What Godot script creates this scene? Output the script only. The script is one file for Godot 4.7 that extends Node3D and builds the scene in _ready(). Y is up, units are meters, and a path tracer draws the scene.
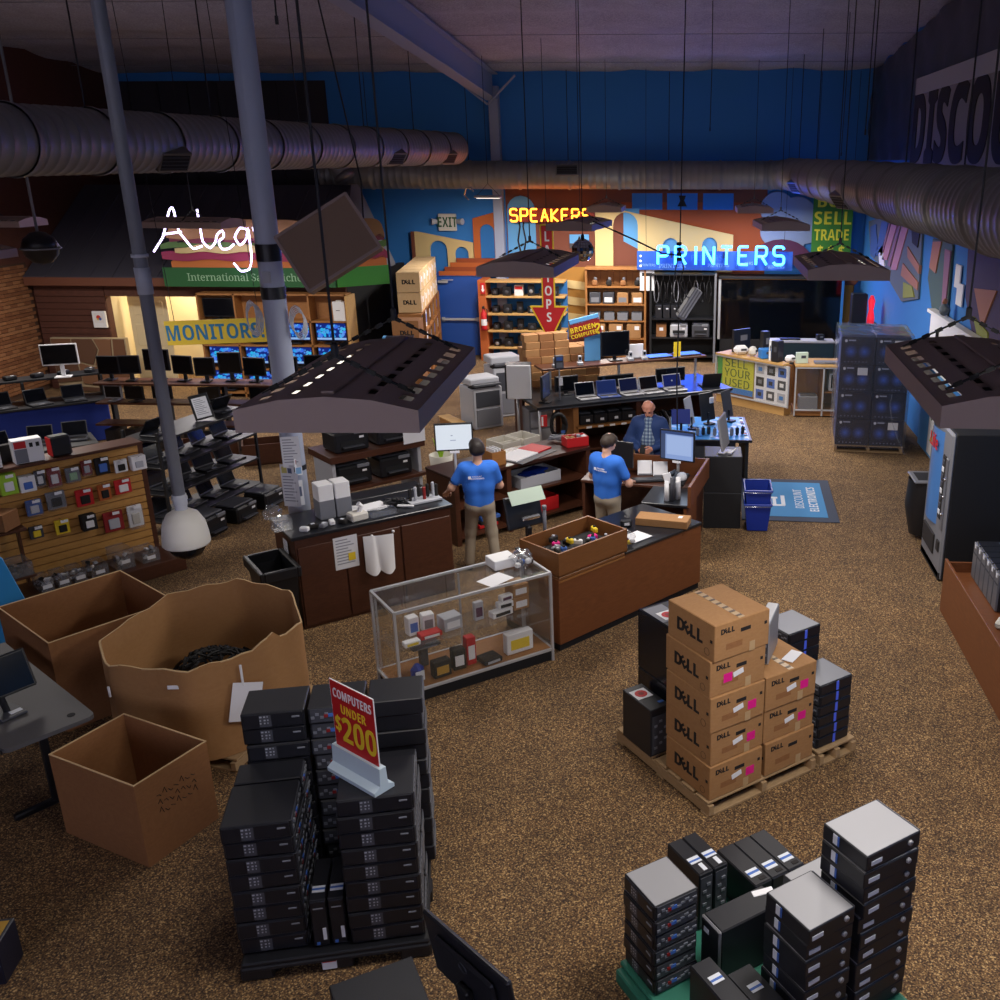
extends Node3D

# ---------------------------------------------------------------- helpers
var M := {}
var used := {}
var rng := RandomNumberGenerator.new()
var font_plain: SystemFont
var font_bold: SystemFont
var font_heavy: FontVariation
var font_serif: SystemFont
var cache := {}

func v3(x: float,y: float,z: float) -> Vector3:
	return Vector3(x,y,z)

func numbered(called: String) -> String:
	if not used.has(called):
		used[called] = 0
		return called
	used[called] += 1
	return "%s_%03d" % [called,used[called]]

func tag(o: Node,label: String,category: String,group := "") -> Node:
	o.set_meta("label",label)
	o.set_meta("category",category)
	if group != "":
		o.set_meta("group",group)
	return o

func thing(called: String,label: String,category: String,at := Vector3.ZERO,turn := 0.0,group := "") -> Node3D:
	var o := Node3D.new()
	o.name = numbered(called)
	add_child(o)
	o.position = at+(v3(0,0.003,0) if at.y > 0.01 else Vector3.ZERO)
	o.rotation_degrees.y = turn
	tag(o,label,category,group)
	return o

func copy(src: Node3D,at: Vector3,turn := 0.0,label := "",group := "") -> Node3D:
	var base := String(src.name)
	if base.length() > 4 and base[base.length() - 4] == "_" and base.substr(base.length() - 3).is_valid_int():
		base = base.substr(0,base.length() - 4)
	var r: Node3D = src.duplicate()
	r.name = numbered(base)
	add_child(r)
	r.position = at+(v3(0,0.003,0) if at.y > 0.01 else Vector3.ZERO)
	r.rotation_degrees = Vector3(0,turn,0)
	if label != "":
		r.set_meta("label",label)
	if group != "":
		r.set_meta("group",group)
	return r

func S(smooth := false) -> SurfaceTool:
	var st := SurfaceTool.new()
	st.begin(Mesh.PRIMITIVE_TRIANGLES)
	st.set_smooth_group(0 if smooth else -1)
	return st

func done(st: SurfaceTool) -> ArrayMesh:
	st.generate_normals()
	return st.commit()

func put(parent: Node,called: String,shape,material: Material,at := Vector3.ZERO,rot := Vector3.ZERO) -> MeshInstance3D:
	var o := MeshInstance3D.new()
	o.name = called if parent != self else numbered(called)
	o.mesh = done(shape) if shape is SurfaceTool else shape
	if material != null:
		o.material_override = material
	o.position = at
	o.rotation_degrees = rot
	parent.add_child(o,true)
	return o

func structure(called: String,shape,material: Material,parent: Node = null) -> MeshInstance3D:
	var o := put(self if parent == null else parent,called,shape,material)
	if parent == null:
		o.set_meta("kind","structure")
	return o

func tiny(o: Node) -> Node:
	o.set_meta("kind","stuff")
	return o

func tri(st: SurfaceTool,a: Vector3,b: Vector3,c: Vector3,out: Vector3) -> void:
	if (c - a).cross(b - a).dot(out) < 0.0:
		st.add_vertex(a); st.add_vertex(c); st.add_vertex(b)
	else:
		st.add_vertex(a); st.add_vertex(b); st.add_vertex(c)

func quad(st: SurfaceTool,a: Vector3,b: Vector3,c: Vector3,d: Vector3,out: Vector3) -> void:
	tri(st,a,b,c,out)
	tri(st,a,c,d,out)

func bx(st: SurfaceTool,c: Vector3,s: Vector3,bev := 0.0,xf := Transform3D.IDENTITY) -> void:
	var h := s*0.5
	var o := xf*c
	var bs := xf.basis
	if bev <= 0.0:
		for ax in 3:
			for sg in [-1.0,1.0]:
				var n := Vector3.ZERO; n[ax] = sg
				var u := Vector3.ZERO; u[(ax+1) % 3] = 1.0
				var w := Vector3.ZERO; w[(ax+2) % 3] = 1.0
				var m := n*h[ax]
				var hu: Vector3 = u*h[(ax+1) % 3]
				var hw: Vector3 = w*h[(ax+2) % 3]
				quad(st,o+bs*(m - hu - hw),o+bs*(m+hu - hw),o+bs*(m+hu+hw),o+bs*(m - hu+hw),bs*n)
		return
	bev = minf(bev,minf(h.x,minf(h.y,h.z))*0.9)
	var P := func(sx: float,sy: float,sz: float,ax: int) -> Vector3:
		var p := Vector3(sx*(h.x - bev),sy*(h.y - bev),sz*(h.z - bev))
		p[ax] = Vector3(sx*h.x,sy*h.y,sz*h.z)[ax]
		return o+bs*p
	for sg in [-1.0,1.0]:
		quad(st,P.call(sg,-1,-1,0),P.call(sg,1,-1,0),P.call(sg,1,1,0),P.call(sg,-1,1,0),bs*Vector3(sg,0,0))
		quad(st,P.call(-1,sg,-1,1),P.call(1,sg,-1,1),P.call(1,sg,1,1),P.call(-1,sg,1,1),bs*Vector3(0,sg,0))
		quad(st,P.call(-1,-1,sg,2),P.call(1,-1,sg,2),P.call(1,1,sg,2),P.call(-1,1,sg,2),bs*Vector3(0,0,sg))
	for a in [-1.0,1.0]:
		for b in [-1.0,1.0]:
			quad(st,P.call(a,b,-1,0),P.call(a,b,1,0),P.call(a,b,1,1),P.call(a,b,-1,1),bs*Vector3(a,b,0))
			quad(st,P.call(a,-1,b,0),P.call(a,1,b,0),P.call(a,1,b,2),P.call(a,-1,b,2),bs*Vector3(a,0,b))
			quad(st,P.call(-1,a,b,1),P.call(1,a,b,1),P.call(1,a,b,2),P.call(-1,a,b,2),bs*Vector3(0,a,b))
			for c2 in [-1.0,1.0]:
				tri(st,P.call(a,b,c2,0),P.call(a,b,c2,1),P.call(a,b,c2,2),bs*Vector3(a,b,c2))

func box(s: Vector3,bev := 0.0) -> ArrayMesh:
	var key := "b%s_%s" % [s,bev]
	if not cache.has(key):
		var st := S()
		bx(st,Vector3(0,s.y*0.5,0),s,bev)
		cache[key] = done(st)
	return cache[key]

func one(c: Vector3,s: Vector3,bev := 0.0,xf := Transform3D.IDENTITY) -> SurfaceTool:
	var st := S()
	bx(st,c,s,bev,xf)
	return st

func frame_of(d: Vector3) -> Basis:
	var y := d.normalized()
	var x := (Vector3.UP.cross(y) if absf(y.y) < 0.95 else Vector3.RIGHT.cross(y)).normalized()
	return Basis(x,y,x.cross(y))

func cyl(st: SurfaceTool,a: Vector3,b: Vector3,ra: float,rb := -1.0,n := 12,caps := true) -> void:
	if rb < 0.0:
		rb = ra
	var f := frame_of(b - a)
	for i in n:
		var t0 := TAU*i/n
		var t1 := TAU*(i+1)/n
		var d0 := f.x*cos(t0)+f.z*sin(t0)
		var d1 := f.x*cos(t1)+f.z*sin(t1)
		quad(st,a+d0*ra,a+d1*ra,b+d1*rb,b+d0*rb,d0+d1)
		if caps:
			tri(st,a,a+d0*ra,a+d1*ra,a - b)
			tri(st,b,b+d0*rb,b+d1*rb,b - a)

func tube(st: SurfaceTool,pts: Array,r: float,n := 8,closed := false) -> void:
	var rings := []
	var up := Vector3.ZERO
	var cnt := pts.size()
	for i in cnt:
		var p: Vector3 = pts[i]
		var nx: Vector3 = pts[(i+1) % cnt] if (closed or i < cnt - 1) else p
		var pv: Vector3 = pts[(i - 1+cnt) % cnt] if (closed or i > 0) else p
		var d := (nx - pv).normalized()
		if up == Vector3.ZERO:
			up = frame_of(d).x
		up = (up - d*up.dot(d)).normalized()
		var w := d.cross(up)
		var ring := []
		for k in n:
			var t := TAU*k/n
			ring.append(p+(up*cos(t)+w*sin(t))*r)
		rings.append(ring)
	var last := cnt if closed else cnt - 1
	for i in last:
		var A: Array = rings[i]
		var B: Array = rings[(i+1) % cnt]
		var c: Vector3 = ((pts[i] as Vector3)+(pts[(i+1) % cnt] as Vector3))*0.5
		for k in n:
			var k2 := (k+1) % n
			quad(st,A[k],A[k2],B[k2],B[k],((A[k] as Vector3)+(B[k2] as Vector3))*0.5 - c)
	if not closed:
		for e in [0,cnt - 1]:
			var R: Array = rings[e]
			var o: Vector3 = pts[e]
			var q: Vector3 = pts[1 if e == 0 else cnt - 2]
			for k in n:
				tri(st,o,R[k],R[(k+1) % n],o - q)

func lathe(st: SurfaceTool,prof: Array,n := 20,at := Vector3.ZERO) -> void:
	for i in prof.size() - 1:
		var a: Vector2 = prof[i]
		var b: Vector2 = prof[i+1]
		var dn := Vector2(b.y - a.y,a.x - b.x)
		for k in n:
			var t0 := TAU*k/n
			var t1 := TAU*(k+1)/n
			var c0 := Vector3(cos(t0),0,sin(t0))
			var c1 := Vector3(cos(t1),0,sin(t1))
			var out := (c0+c1)*0.5*dn.x+Vector3(0,dn.y,0)
			quad(st,at+c0*a.x+Vector3(0,a.y,0),at+c1*a.x+Vector3(0,a.y,0),at+c1*b.x+Vector3(0,b.y,0),at+c0*b.x+Vector3(0,b.y,0),out)

func prism(st: SurfaceTool,poly: PackedVector2Array,depth: float,xf := Transform3D.IDENTITY) -> void:
	var idx := Geometry2D.triangulate_polygon(poly)
	for i in range(0,idx.size(),3):
		var p := [poly[idx[i]],poly[idx[i+1]],poly[idx[i+2]]]
		for z in [0.0,depth]:
			tri(st,xf*v3(p[0].x,p[0].y,z),xf*v3(p[1].x,p[1].y,z),xf*v3(p[2].x,p[2].y,z),xf.basis*v3(0,0,-1 if z == 0.0 else 1))
	var cw := Geometry2D.is_polygon_clockwise(poly)
	for i in poly.size():
		var a := poly[i]
		var b := poly[(i+1) % poly.size()]
		var nrm := Vector2(b.y - a.y,a.x - b.x)*(-1.0 if cw else 1.0)
		quad(st,xf*v3(a.x,a.y,0),xf*v3(b.x,b.y,0),xf*v3(b.x,b.y,depth),xf*v3(a.x,a.y,depth),xf.basis*v3(nrm.x,nrm.y,0))

func arch(x0: float,x1: float,y0: float,y1: float,n := 8) -> Array:
	var r := (x1 - x0)*0.5
	var cx := (x0+x1)*0.5
	var out := [Vector2(x0,y0)]
	for i in n+1:
		var t := PI - PI*i/n
		out.append(Vector2(cx+cos(t)*r,y1 - r+sin(t)*r))
	out.append(Vector2(x1,y0))
	return out

func sheet(w: float,h: float) -> ArrayMesh:
	var key := "s%s_%s" % [w,h]
	if not cache.has(key):
		var st := S()
		var p := [v3(-w/2,-h/2,0),v3(w/2,-h/2,0),v3(w/2,h/2,0),v3(-w/2,h/2,0)]
		var uv := [Vector2(0,1),Vector2(1,1),Vector2(1,0),Vector2(0,0)]
		for z in [0.0,-0.0012]:
			for k in ([0,2,1,0,3,2] if z == 0.0 else [0,1,2,0,2,3]):
				st.set_uv(uv[k])
				st.add_vertex(p[k]+v3(0,0,z))
		cache[key] = done(st)
	return cache[key]

func words(parent: Node,s: String,cap: float,m: Material,at: Vector3,rot := Vector3.ZERO,f: Font = null,depth := 0.002,called := "lettering",squeeze := 1.0) -> MeshInstance3D:
	var key := "t%s_%s_%s_%s" % [s,cap,depth,(f if f != null else font_bold).get_instance_id()]
	if not cache.has(key):
		var t := TextMesh.new()
		t.font = f if f != null else font_bold
		t.font_size = 48
		t.text = s
		t.pixel_size = cap/(48.0*0.714)
		t.depth = depth
		t.curve_step = 2.0
		cache[key] = t
	var o := put(parent,called,cache[key],m,at,rot)
	o.scale.x = squeeze
	return o

func logo(parent: Node,cap: float,at: Vector3,turn: float,called: String) -> void:
	var b := Basis(Vector3.UP,deg_to_rad(turn))
	var s := cap*1.05
	words(parent,"D",cap,M.ink,at+b*v3(-1.02*s,0,0),Vector3(0,turn,0),font_heavy,0.002,called,1.15)
	var e := words(parent,"E",cap*0.95,M.ink,at+b*v3(-0.27*s,0,0),Vector3.ZERO,font_heavy,0.002,called,1.0)
	e.basis = b*Basis(Vector3(0,0,1),deg_to_rad(38))
	words(parent,"LL",cap,M.ink,at+b*v3(0.8*s,0,0),Vector3(0,turn,0),font_heavy,0.002,called,1.1)

# ---------------------------------------------------------------- materials
func mat(called: String,c: Color,rough := 0.6,metal := 0.0) -> StandardMaterial3D:
	var m := StandardMaterial3D.new()
	m.resource_name = called
	m.albedo_color = c
	m.roughness = rough
	m.metallic = metal
	M[called] = m
	return m

func rgb(r: int,g: int,b: int) -> Color:
	return Color8(r,g,b)

func glow(called: String,c: Color,e: float) -> StandardMaterial3D:
	var m := mat(called,c,0.5)
	m.emission_enabled = true
	m.emission = c
	m.emission_energy_multiplier = e
	return m

func speckle(called: String,cols: Array,weights: Array,size: int,scale: float,rough: float,sd: int,coarse := 0.0) -> StandardMaterial3D:
	var r := RandomNumberGenerator.new()
	r.seed = sd
	var nz := FastNoiseLite.new()
	nz.seed = sd
	nz.frequency = 0.012
	var img := Image.create(size,size,false,Image.FORMAT_RGB8)
	for y in size:
		for x in size:
			var t := r.randf()
			var k := 0
			while k < weights.size() - 1 and t > weights[k]:
				t -= weights[k]
				k += 1
			var c: Color = cols[k]
			var f := 1.0+r.randf_range(-0.12,0.12)+coarse*nz.get_noise_2d(x,y)
			img.set_pixel(x,y,Color(c.r*f,c.g*f,c.b*f))
	img.generate_mipmaps()
	var m := mat(called,Color.WHITE,rough)
	m.albedo_texture = ImageTexture.create_from_image(img)
	m.uv1_triplanar = true
	m.uv1_world_triplanar = true
	m.uv1_scale = Vector3.ONE*scale
	return m

func grained(called: String,a: Color,b: Color,sx: float,sy: float,scale: float,rough: float,sd: int,world := false) -> StandardMaterial3D:
	var nz := FastNoiseLite.new()
	nz.seed = sd
	nz.frequency = 1.0
	nz.fractal_octaves = 4
	var n := 256
	var img := Image.create(n,n,false,Image.FORMAT_RGB8)
	for y in n:
		for x in n:
			var p := TAU*x/n
			var q := TAU*y/n
			var t := 0.5+0.5*nz.get_noise_3d(cos(p)*sx+7.0*cos(q)*0.0,sin(p)*sx,cos(q)*sy+3.0*sin(q)*sy)
			t = clampf(t+0.12*sin((x+y*0.0)*0.9+6.0*nz.get_noise_2d(cos(q)*sy,sin(q)*sy))*0.4,0,1)
			img.set_pixel(x,y,a.lerp(b,t))
	img.generate_mipmaps()
	var m := mat(called,Color.WHITE,rough)
	m.albedo_texture = ImageTexture.create_from_image(img)
	m.uv1_triplanar = true
	m.uv1_world_triplanar = world
	m.uv1_scale = Vector3.ONE*scale
	return m

func printed(called: String,img: Image,rough := 0.6,lit := 0.0) -> StandardMaterial3D:
	img.generate_mipmaps()
	var m := mat(called,Color.WHITE,rough)
	m.albedo_texture = ImageTexture.create_from_image(img)
	if lit > 0.0:
		m.albedo_color = Color(0.05,0.05,0.05)
		m.emission_enabled = true
		m.emission = Color.BLACK
		m.emission_operator = BaseMaterial3D.EMISSION_OP_ADD
		m.emission_texture = m.albedo_texture
		m.emission_energy_multiplier = lit
	return m

func blank(w: int,h: int,c: Color) -> Image:
	var img := Image.create(w,h,false,Image.FORMAT_RGB8)
	img.fill(c)
	return img

func ink(img: Image,x: float,y: float,w: float,h: float,c: Color) -> void:
	img.fill_rect(Rect2i(int(x*img.get_width()),int(y*img.get_height()),maxi(1,int(w*img.get_width())),maxi(1,int(h*img.get_height()))),c)

func disc(img: Image,x: float,y: float,rad: float,c: Color) -> void:
	var W := img.get_width()
	var Hh := img.get_height()
	for j in Hh:
		for i in W:
			if Vector2(i - x*W,j - y*Hh).length() < rad*W:
				img.set_pixel(i,j,c)

# ---------------------------------------------------------------- the place
const RIGHT := 4.2
const LEFT := -14.6
const BACK := -25.6
const FRONT := 6.0

func roof(z: float) -> float:
	return 6.9+0.068*(z - BACK)

var quilt := FastNoiseLite.new()

func ceil_y(x: float,z: float) -> float:
	return roof(z)+0.08 - 0.07*absf(sin(PI*(z - BACK)/1.6)) - 0.05*absf(sin(PI*(x - 0.3)/1.9))+0.05*quilt.get_noise_2d(x,z*1.4)

func hang_y(x: float,z: float) -> float:
	return ceil_y(x,z) - 0.035

func _ready() -> void:
	rng.seed = 20
	camera_and_light()
	make_materials()
	shell()
	back_wall_art()
	ducts()
	fixtures()
	poles_and_hangings()
	facade()
	left_side()
	island()
	counters()
	people()
	right_side()
	back_row()
	pallet_of_cheap_computers()
	pallet_of_cartons()
	pallet_of_desktops()
	cartons_and_table()

func camera_and_light() -> void:
	var cam := Camera3D.new()
	cam.name = "camera"
	cam.projection = Camera3D.PROJECTION_FRUSTUM
	cam.near = 0.1
	cam.far = 100.0
	cam.size = 0.1*1000.0/976.0
	cam.frustum_offset = Vector2(-0.1*140.0/976.0,0)
	cam.position = Vector3(0,4.9,0)
	cam.rotation_degrees = Vector3(-19.2,3.2,0)
	add_child(cam)
	var we := WorldEnvironment.new()
	we.name = "world"
	var env := Environment.new()
	env.tonemap_mode = Environment.TONE_MAPPER_LINEAR
	env.tonemap_exposure = 0.96
	env.background_mode = Environment.BG_COLOR
	env.background_color = Color8(154,151,168)
	env.background_energy_multiplier = 5.0
	env.sdfgi_enabled = true
	env.ssao_enabled = true
	env.ssil_enabled = true
	we.environment = env
	add_child(we)

func lamp_area(parent: Node,at: Vector3,size: Vector2,c: Color,e: float,rot := Vector3(-90,0,0)) -> void:
	var l := AreaLight3D.new()
	l.name = "light"
	l.area_size = size
	l.area_normalize_energy = true
	l.light_color = c
	l.light_energy = e
	l.area_range = 40.0
	l.shadow_enabled = true
	l.position = at
	l.rotation_degrees = rot
	parent.add_child(l,true)

func lamp_omni(parent: Node,at: Vector3,c: Color,e: float,size := 0.05) -> void:
	var l := OmniLight3D.new()
	l.name = "light"
	l.light_color = c
	l.light_energy = e
	l.omni_range = 30.0
	l.omni_attenuation = 2.0
	l.light_size = size
	l.shadow_enabled = true
	l.position = at
	parent.add_child(l,true)

func make_materials() -> void:
	font_plain = SystemFont.new()
	font_plain.font_names = PackedStringArray(["Droid Sans"])
	font_bold = SystemFont.new()
	font_bold.font_names = PackedStringArray(["Droid Sans"])
	font_bold.font_weight = 700
	font_heavy = FontVariation.new()
	font_heavy.base_font = font_bold
	font_heavy.variation_embolden = 0.7
	font_serif = SystemFont.new()
	font_serif.font_names = PackedStringArray(["Droid Serif"])
	speckle("carpet",[rgb(104,78,50),rgb(136,104,66),rgb(76,54,36),rgb(206,170,116),rgb(44,32,27)],[0.27,0.25,0.2,0.12,0.16],768,0.18,0.95,3,0.12)
	speckle("insulation",[rgb(156,156,168),rgb(146,146,160),rgb(166,166,176)],[0.4,0.3,0.3],128,0.5,0.75,5,0.1)
	mat("blue_wall",rgb(48,122,198),0.8)
	mat("blue_pale",rgb(92,158,214),0.8)
	mat("maroon",rgb(112,62,46),0.8)
	mat("cream",rgb(214,188,132),0.8)
	mat("cream_dark",rgb(168,120,52),0.8)
	mat("orange_paint",rgb(186,96,44),0.8)
	mat("orange_dark",rgb(150,70,34),0.8)
	mat("black_sheeting",rgb(60,62,74),0.42)
	mat("duct",rgb(140,138,136),0.5,0.45)
	mat("duct_band",rgb(120,118,118),0.4,0.8)
	mat("steel_blue_paint",rgb(150,158,182),0.55)
	mat("housing",rgb(172,150,140),0.6)
	mat("chain",rgb(18,18,20),0.7)
	mat("cable",rgb(30,30,36),0.7)
	glow("tube_light",Color(1.0,0.96,0.9),1.6)
	mat("reflector",rgb(236,236,236),0.4)
	mat("black_plastic",rgb(26,27,32),0.42)
	mat("black_matte",rgb(20,20,24),0.75)
	mat("pc_black",rgb(27,28,35),0.45)
	mat("pc_top",rgb(27,28,35),0.5)
	mat("pc_front",rgb(27,28,35),0.35)
	mat("silver",rgb(158,158,162),0.42,0.25)
	mat("silver_dark",rgb(110,112,120),0.42,0.3)
	mat("port_grey",rgb(132,136,146),0.5,0.3)
	mat("sticker",rgb(222,226,234),0.6)
	mat("sticker_blue",rgb(66,108,190),0.6)
	mat("white",rgb(236,236,238),0.6)
	mat("off_white",rgb(214,210,200),0.6)
	mat("paper",rgb(236,236,240),0.85)
	mat("red",rgb(196,26,32),0.55)
	mat("red_dark",rgb(140,24,26),0.6)
	mat("yellow",rgb(238,206,42),0.6)
	mat("green",rgb(70,160,60),0.6)
	mat("pink",rgb(232,24,140),0.6)
	mat("grey",rgb(120,122,130),0.55)
	mat("grey_dark",rgb(64,66,74),0.55)
	mat("grey_light",rgb(178,180,188),0.55)
	mat("ink",rgb(28,24,24),0.8)
	mat("blue_plastic",rgb(22,50,150),0.4)
	mat("blue_cloth",rgb(20,44,130),0.85)
	mat("chrome",rgb(200,202,208),0.22,0.9)
	mat("aluminium",rgb(204,206,210),0.35,0.4)
	mat("counter_top",rgb(30,32,38),0.28)
	grained("wood_red",rgb(66,36,24),rgb(92,54,36),1.6,9.0,0.7,0.42,11)
	grained("wood_counter",rgb(106,60,32),rgb(132,80,46),1.6,9.0,0.7,0.42,12)
	grained("wood_tray",rgb(118,74,38),rgb(144,94,52),1.6,9.0,0.7,0.45,22)
	grained("wood_tan",rgb(142,92,46),rgb(176,122,68),1.6,9.0,0.8,0.55,13)
	grained("wood_pine",rgb(186,142,82),rgb(210,170,108),1.6,9.0,0.8,0.6,14)
	grained("wood_pallet",rgb(150,120,84),rgb(190,160,120),1.6,9.0,1.2,0.85,15)
	grained("wood_siding",rgb(72,40,30),rgb(98,56,42),1.6,9.0,0.6,0.7,16)
	grained("cardboard",rgb(160,116,72),rgb(174,130,84),3.0,3.0,0.9,0.85,17)
	grained("cardboard_dark",rgb(140,94,56),rgb(156,108,66),3.0,3.0,0.9,0.85,18)
	grained("slatwall",rgb(176,126,62),rgb(206,156,88),1.6,9.0,0.9,0.5,19)
	var g := mat("glass",Color(0.5,0.56,0.56,0.05),0.02)
	g.transparency = BaseMaterial3D.TRANSPARENCY_ALPHA
	g = mat("dark_glass",Color(0.03,0.04,0.06,0.72),0.06)
	g.transparency = BaseMaterial3D.TRANSPARENCY_ALPHA
	g = mat("clear_plastic",Color(0.6,0.62,0.66,0.16),0.06)
	g.transparency = BaseMaterial3D.TRANSPARENCY_ALPHA
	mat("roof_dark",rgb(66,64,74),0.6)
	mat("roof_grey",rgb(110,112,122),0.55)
	mat("room_cream",rgb(222,208,172),0.75)
	mat("teal",rgb(60,130,140),0.7)
	mat("stone_a",rgb(112,76,52),0.85)
	mat("stone_b",rgb(96,66,48),0.85)
	mat("stone_c",rgb(126,88,62),0.85)
	mat("sign_green",rgb(30,92,44),0.6)
	mat("sign_green_light",rgb(58,142,50),0.6)
	mat("orange_bread",rgb(196,112,52),0.7)
	mat("ham",rgb(150,44,78),0.6)
	mat("ham_dark",rgb(112,40,52),0.6)
	mat("cheese",rgb(206,186,120),0.65)
	mat("lettuce",rgb(84,120,56),0.7)
	mat("bread",rgb(150,112,66),0.75)
	mat("lime",rgb(160,204,50),0.6)
	mat("pale_green",rgb(170,190,160),0.7)
	mat("blue_display",rgb(50,150,214),0.4)
	var lf := blank(32,36,rgb(230,226,224))
	disc(lf,0.45,0.45,0.24,rgb(206,60,50)); disc(lf,0.62,0.6,0.16,rgb(66,96,170)); disc(lf,0.36,0.62,0.12,rgb(226,180,60))
	printed("leaflet",lf)
	var pic := blank(96,56,rgb(12,40,130))
	var rr := RandomNumberGenerator.new()
	rr.seed = 8
	for k in 60:
		disc(pic,rr.randf(),rr.randf_range(0.1,0.8),rr.randf_range(0.02,0.07),Color(0.1+0.3*rr.randf(),0.4+0.4*rr.randf(),0.95))
	ink(pic,0,0.86,1,0.14,rgb(150,190,240))
	printed("tv_picture",pic,0.3,0.9)
	mat("blue_lid",rgb(60,76,130),0.4)
	mat("screen_blue",rgb(34,52,112),0.2)
	mat("screen_navy",rgb(20,28,64),0.2)
	mat("screen_grey",rgb(70,78,108),0.25)
	mat("mustard",rgb(190,146,50),0.6)
	mat("purple",rgb(84,40,74),0.8)
	mat("card_green",rgb(196,214,196),0.7)
	mat("mat_grey",rgb(66,74,92),0.9)
	mat("mat_blue",rgb(70,140,196),0.85)
	mat("bench_top",rgb(58,32,26),0.3)
	glow("blue_glow",rgb(60,110,240),0.8)
	var bp := blank(64,64,rgb(40,130,214))
	for k in 30:
		disc(bp,(k*37 % 64)/64.0,(k*53 % 64)/64.0,0.05,rgb(90+(k*17) % 80,176,236))
	printed("blue_print",bp,0.4)
	M.blue_print.uv1_triplanar = true
	var lg := blank(96,64,rgb(30,50,140))
	disc(lg,0.5,0.5,0.05,rgb(230,236,250))
	printed("screen_logo",lg,0.25,0.35)
	var sw := blank(96,72,rgb(236,244,255))
	ink(sw,0.42,0.42,0.06,0.04,rgb(120,130,160)); ink(sw,0.4,0.62,0.16,0.03,rgb(150,160,190))
	printed("screen_white",sw,0.3,0.85)
	var sp := blank(96,80,rgb(150,176,232))
	ink(sp,0,0,1,0.1,rgb(60,80,130)); ink(sp,0.0,0.1,0.14,0.9,rgb(70,84,120)); ink(sp,0.18,0.14,0.78,0.7,rgb(176,200,248))
	printed("screen_pale",sp,0.3,0.8)
	mat("navy_box",rgb(24,28,48),0.4)
	var np := blank(96,76,rgb(22,26,46))
	for j in 76:
		for i in 96:
			var dd := minf(Vector2(i - 26,j - 40).length(),Vector2(i - 66,j - 40).length())
			np.set_pixel(i,j,rgb(22,26,46).lerp(rgb(70,112,226),clampf(1.0 - dd/22.0,0,1)))
	disc(np,0.12,0.12,0.045,rgb(226,230,240)); ink(np,0.2,0.09,0.22,0.06,rgb(170,178,200))
	for k in 7:
		ink(np,0.1+0.11*k,0.92,0.05,0.04,rgb(120,126,150))
	printed("navy_print",np,0.35)
	var ns := blank(64,48,rgb(38,52,104))
	ink(ns,0.1,0.15,0.4,0.1,rgb(170,180,210)); ink(ns,0.1,0.5,0.7,0.3,rgb(70,96,160))
	printed("navy_side",ns,0.4)
	var fl := mat("film",Color(0.6,0.66,0.78,0.1),0.1)
	fl.transparency = BaseMaterial3D.TRANSPARENCY_ALPHA
	mat("sticker_pale",rgb(170,196,236),0.6)
	mat("vend_blue",rgb(74,126,196),0.3)
	mat("teal_dark",rgb(26,52,64),0.5)
	mat("mural_grey",rgb(92,104,112),0.75)
	mat("mural_blue",rgb(60,92,150),0.75)
	mat("mural_pink",rgb(186,130,146),0.75)
	mat("mural_shade",rgb(140,96,118),0.75)
	mat("mural_skin",rgb(168,112,84),0.75)
	mat("mural_green",rgb(70,92,84),0.75)
	mat("mural_coat",rgb(62,44,76),0.75)
	mat("mural_olive",rgb(140,146,52),0.75)
	mat("leaf_green",rgb(44,104,50),0.6)
	mat("banner_green",rgb(58,128,46),0.7)
	mat("banner_yellow",rgb(222,220,60),0.7)
	mat("poster_lime",rgb(206,204,52),0.55)
	mat("poster_ink",rgb(84,110,32),0.6)
	glow("lava",rgb(230,40,60),0.8)
	grained("cardboard_light",rgb(206,172,124),rgb(218,188,142),3.0,3.0,0.9,0.85,27)
	mat("black_gloss",rgb(24,25,34),0.22)
	mat("tape",rgb(186,156,116),0.4)
	mat("tape_ink",rgb(96,78,58),0.5)
	mat("led_blue",rgb(84,112,250),0.4)
	mat("holder_white",rgb(196,214,226),0.45)
	mat("pallet_green",rgb(40,112,92),0.5)
	mat("table_grey",rgb(92,90,92),0.6)
	var bd := blank(24,24,rgb(70,72,80))
	var br := RandomNumberGenerator.new()
	br.seed = 12
	for k in 9:
		ink(bd,0.08+0.3*(k % 3),0.1+0.28*(k/3),0.24*(0.5+0.5*br.randf()),0.16,rgb(176,180,190))
	printed("badge",bd,0.4)
	mat("dark_board",rgb(48,44,52),0.8)
	mat("column_paint",rgb(182,190,210),0.5)
	mat("sign_yellow",rgb(244,210,62),0.6)
	mat("sign_blue",rgb(44,128,178),0.6)
	mat("panel_brown",rgb(146,120,100),0.7)
	mat("mirror",rgb(220,222,228),0.06,1.0)
	mat("banner_grey",rgb(150,148,150),0.7)
	for k in 3:
		var img := blank(32,44,rgb(228,230,236))
		if k == 0:
			for j in 9:
				ink(img,0.12,0.1+0.09*j,0.5+0.25*((j*7) % 3)/2.0,0.03,rgb(120,124,140))
		elif k == 1:
			ink(img,0.1,0.2,0.4,0.5,rgb(210,200,120)); ink(img,0.55,0.25,0.3,0.4,rgb(90,100,130))
		else:
			ink(img,0.1,0.55,0.8,0.4,rgb(120,160,200)); ink(img,0.2,0.1,0.5,0.25,rgb(150,60,50))
		printed("notice_%d" % k,img,0.7)
	mat("cloud",rgb(140,158,196),0.8)
	mat("screen_off",rgb(10,12,18),0.12)

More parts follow.
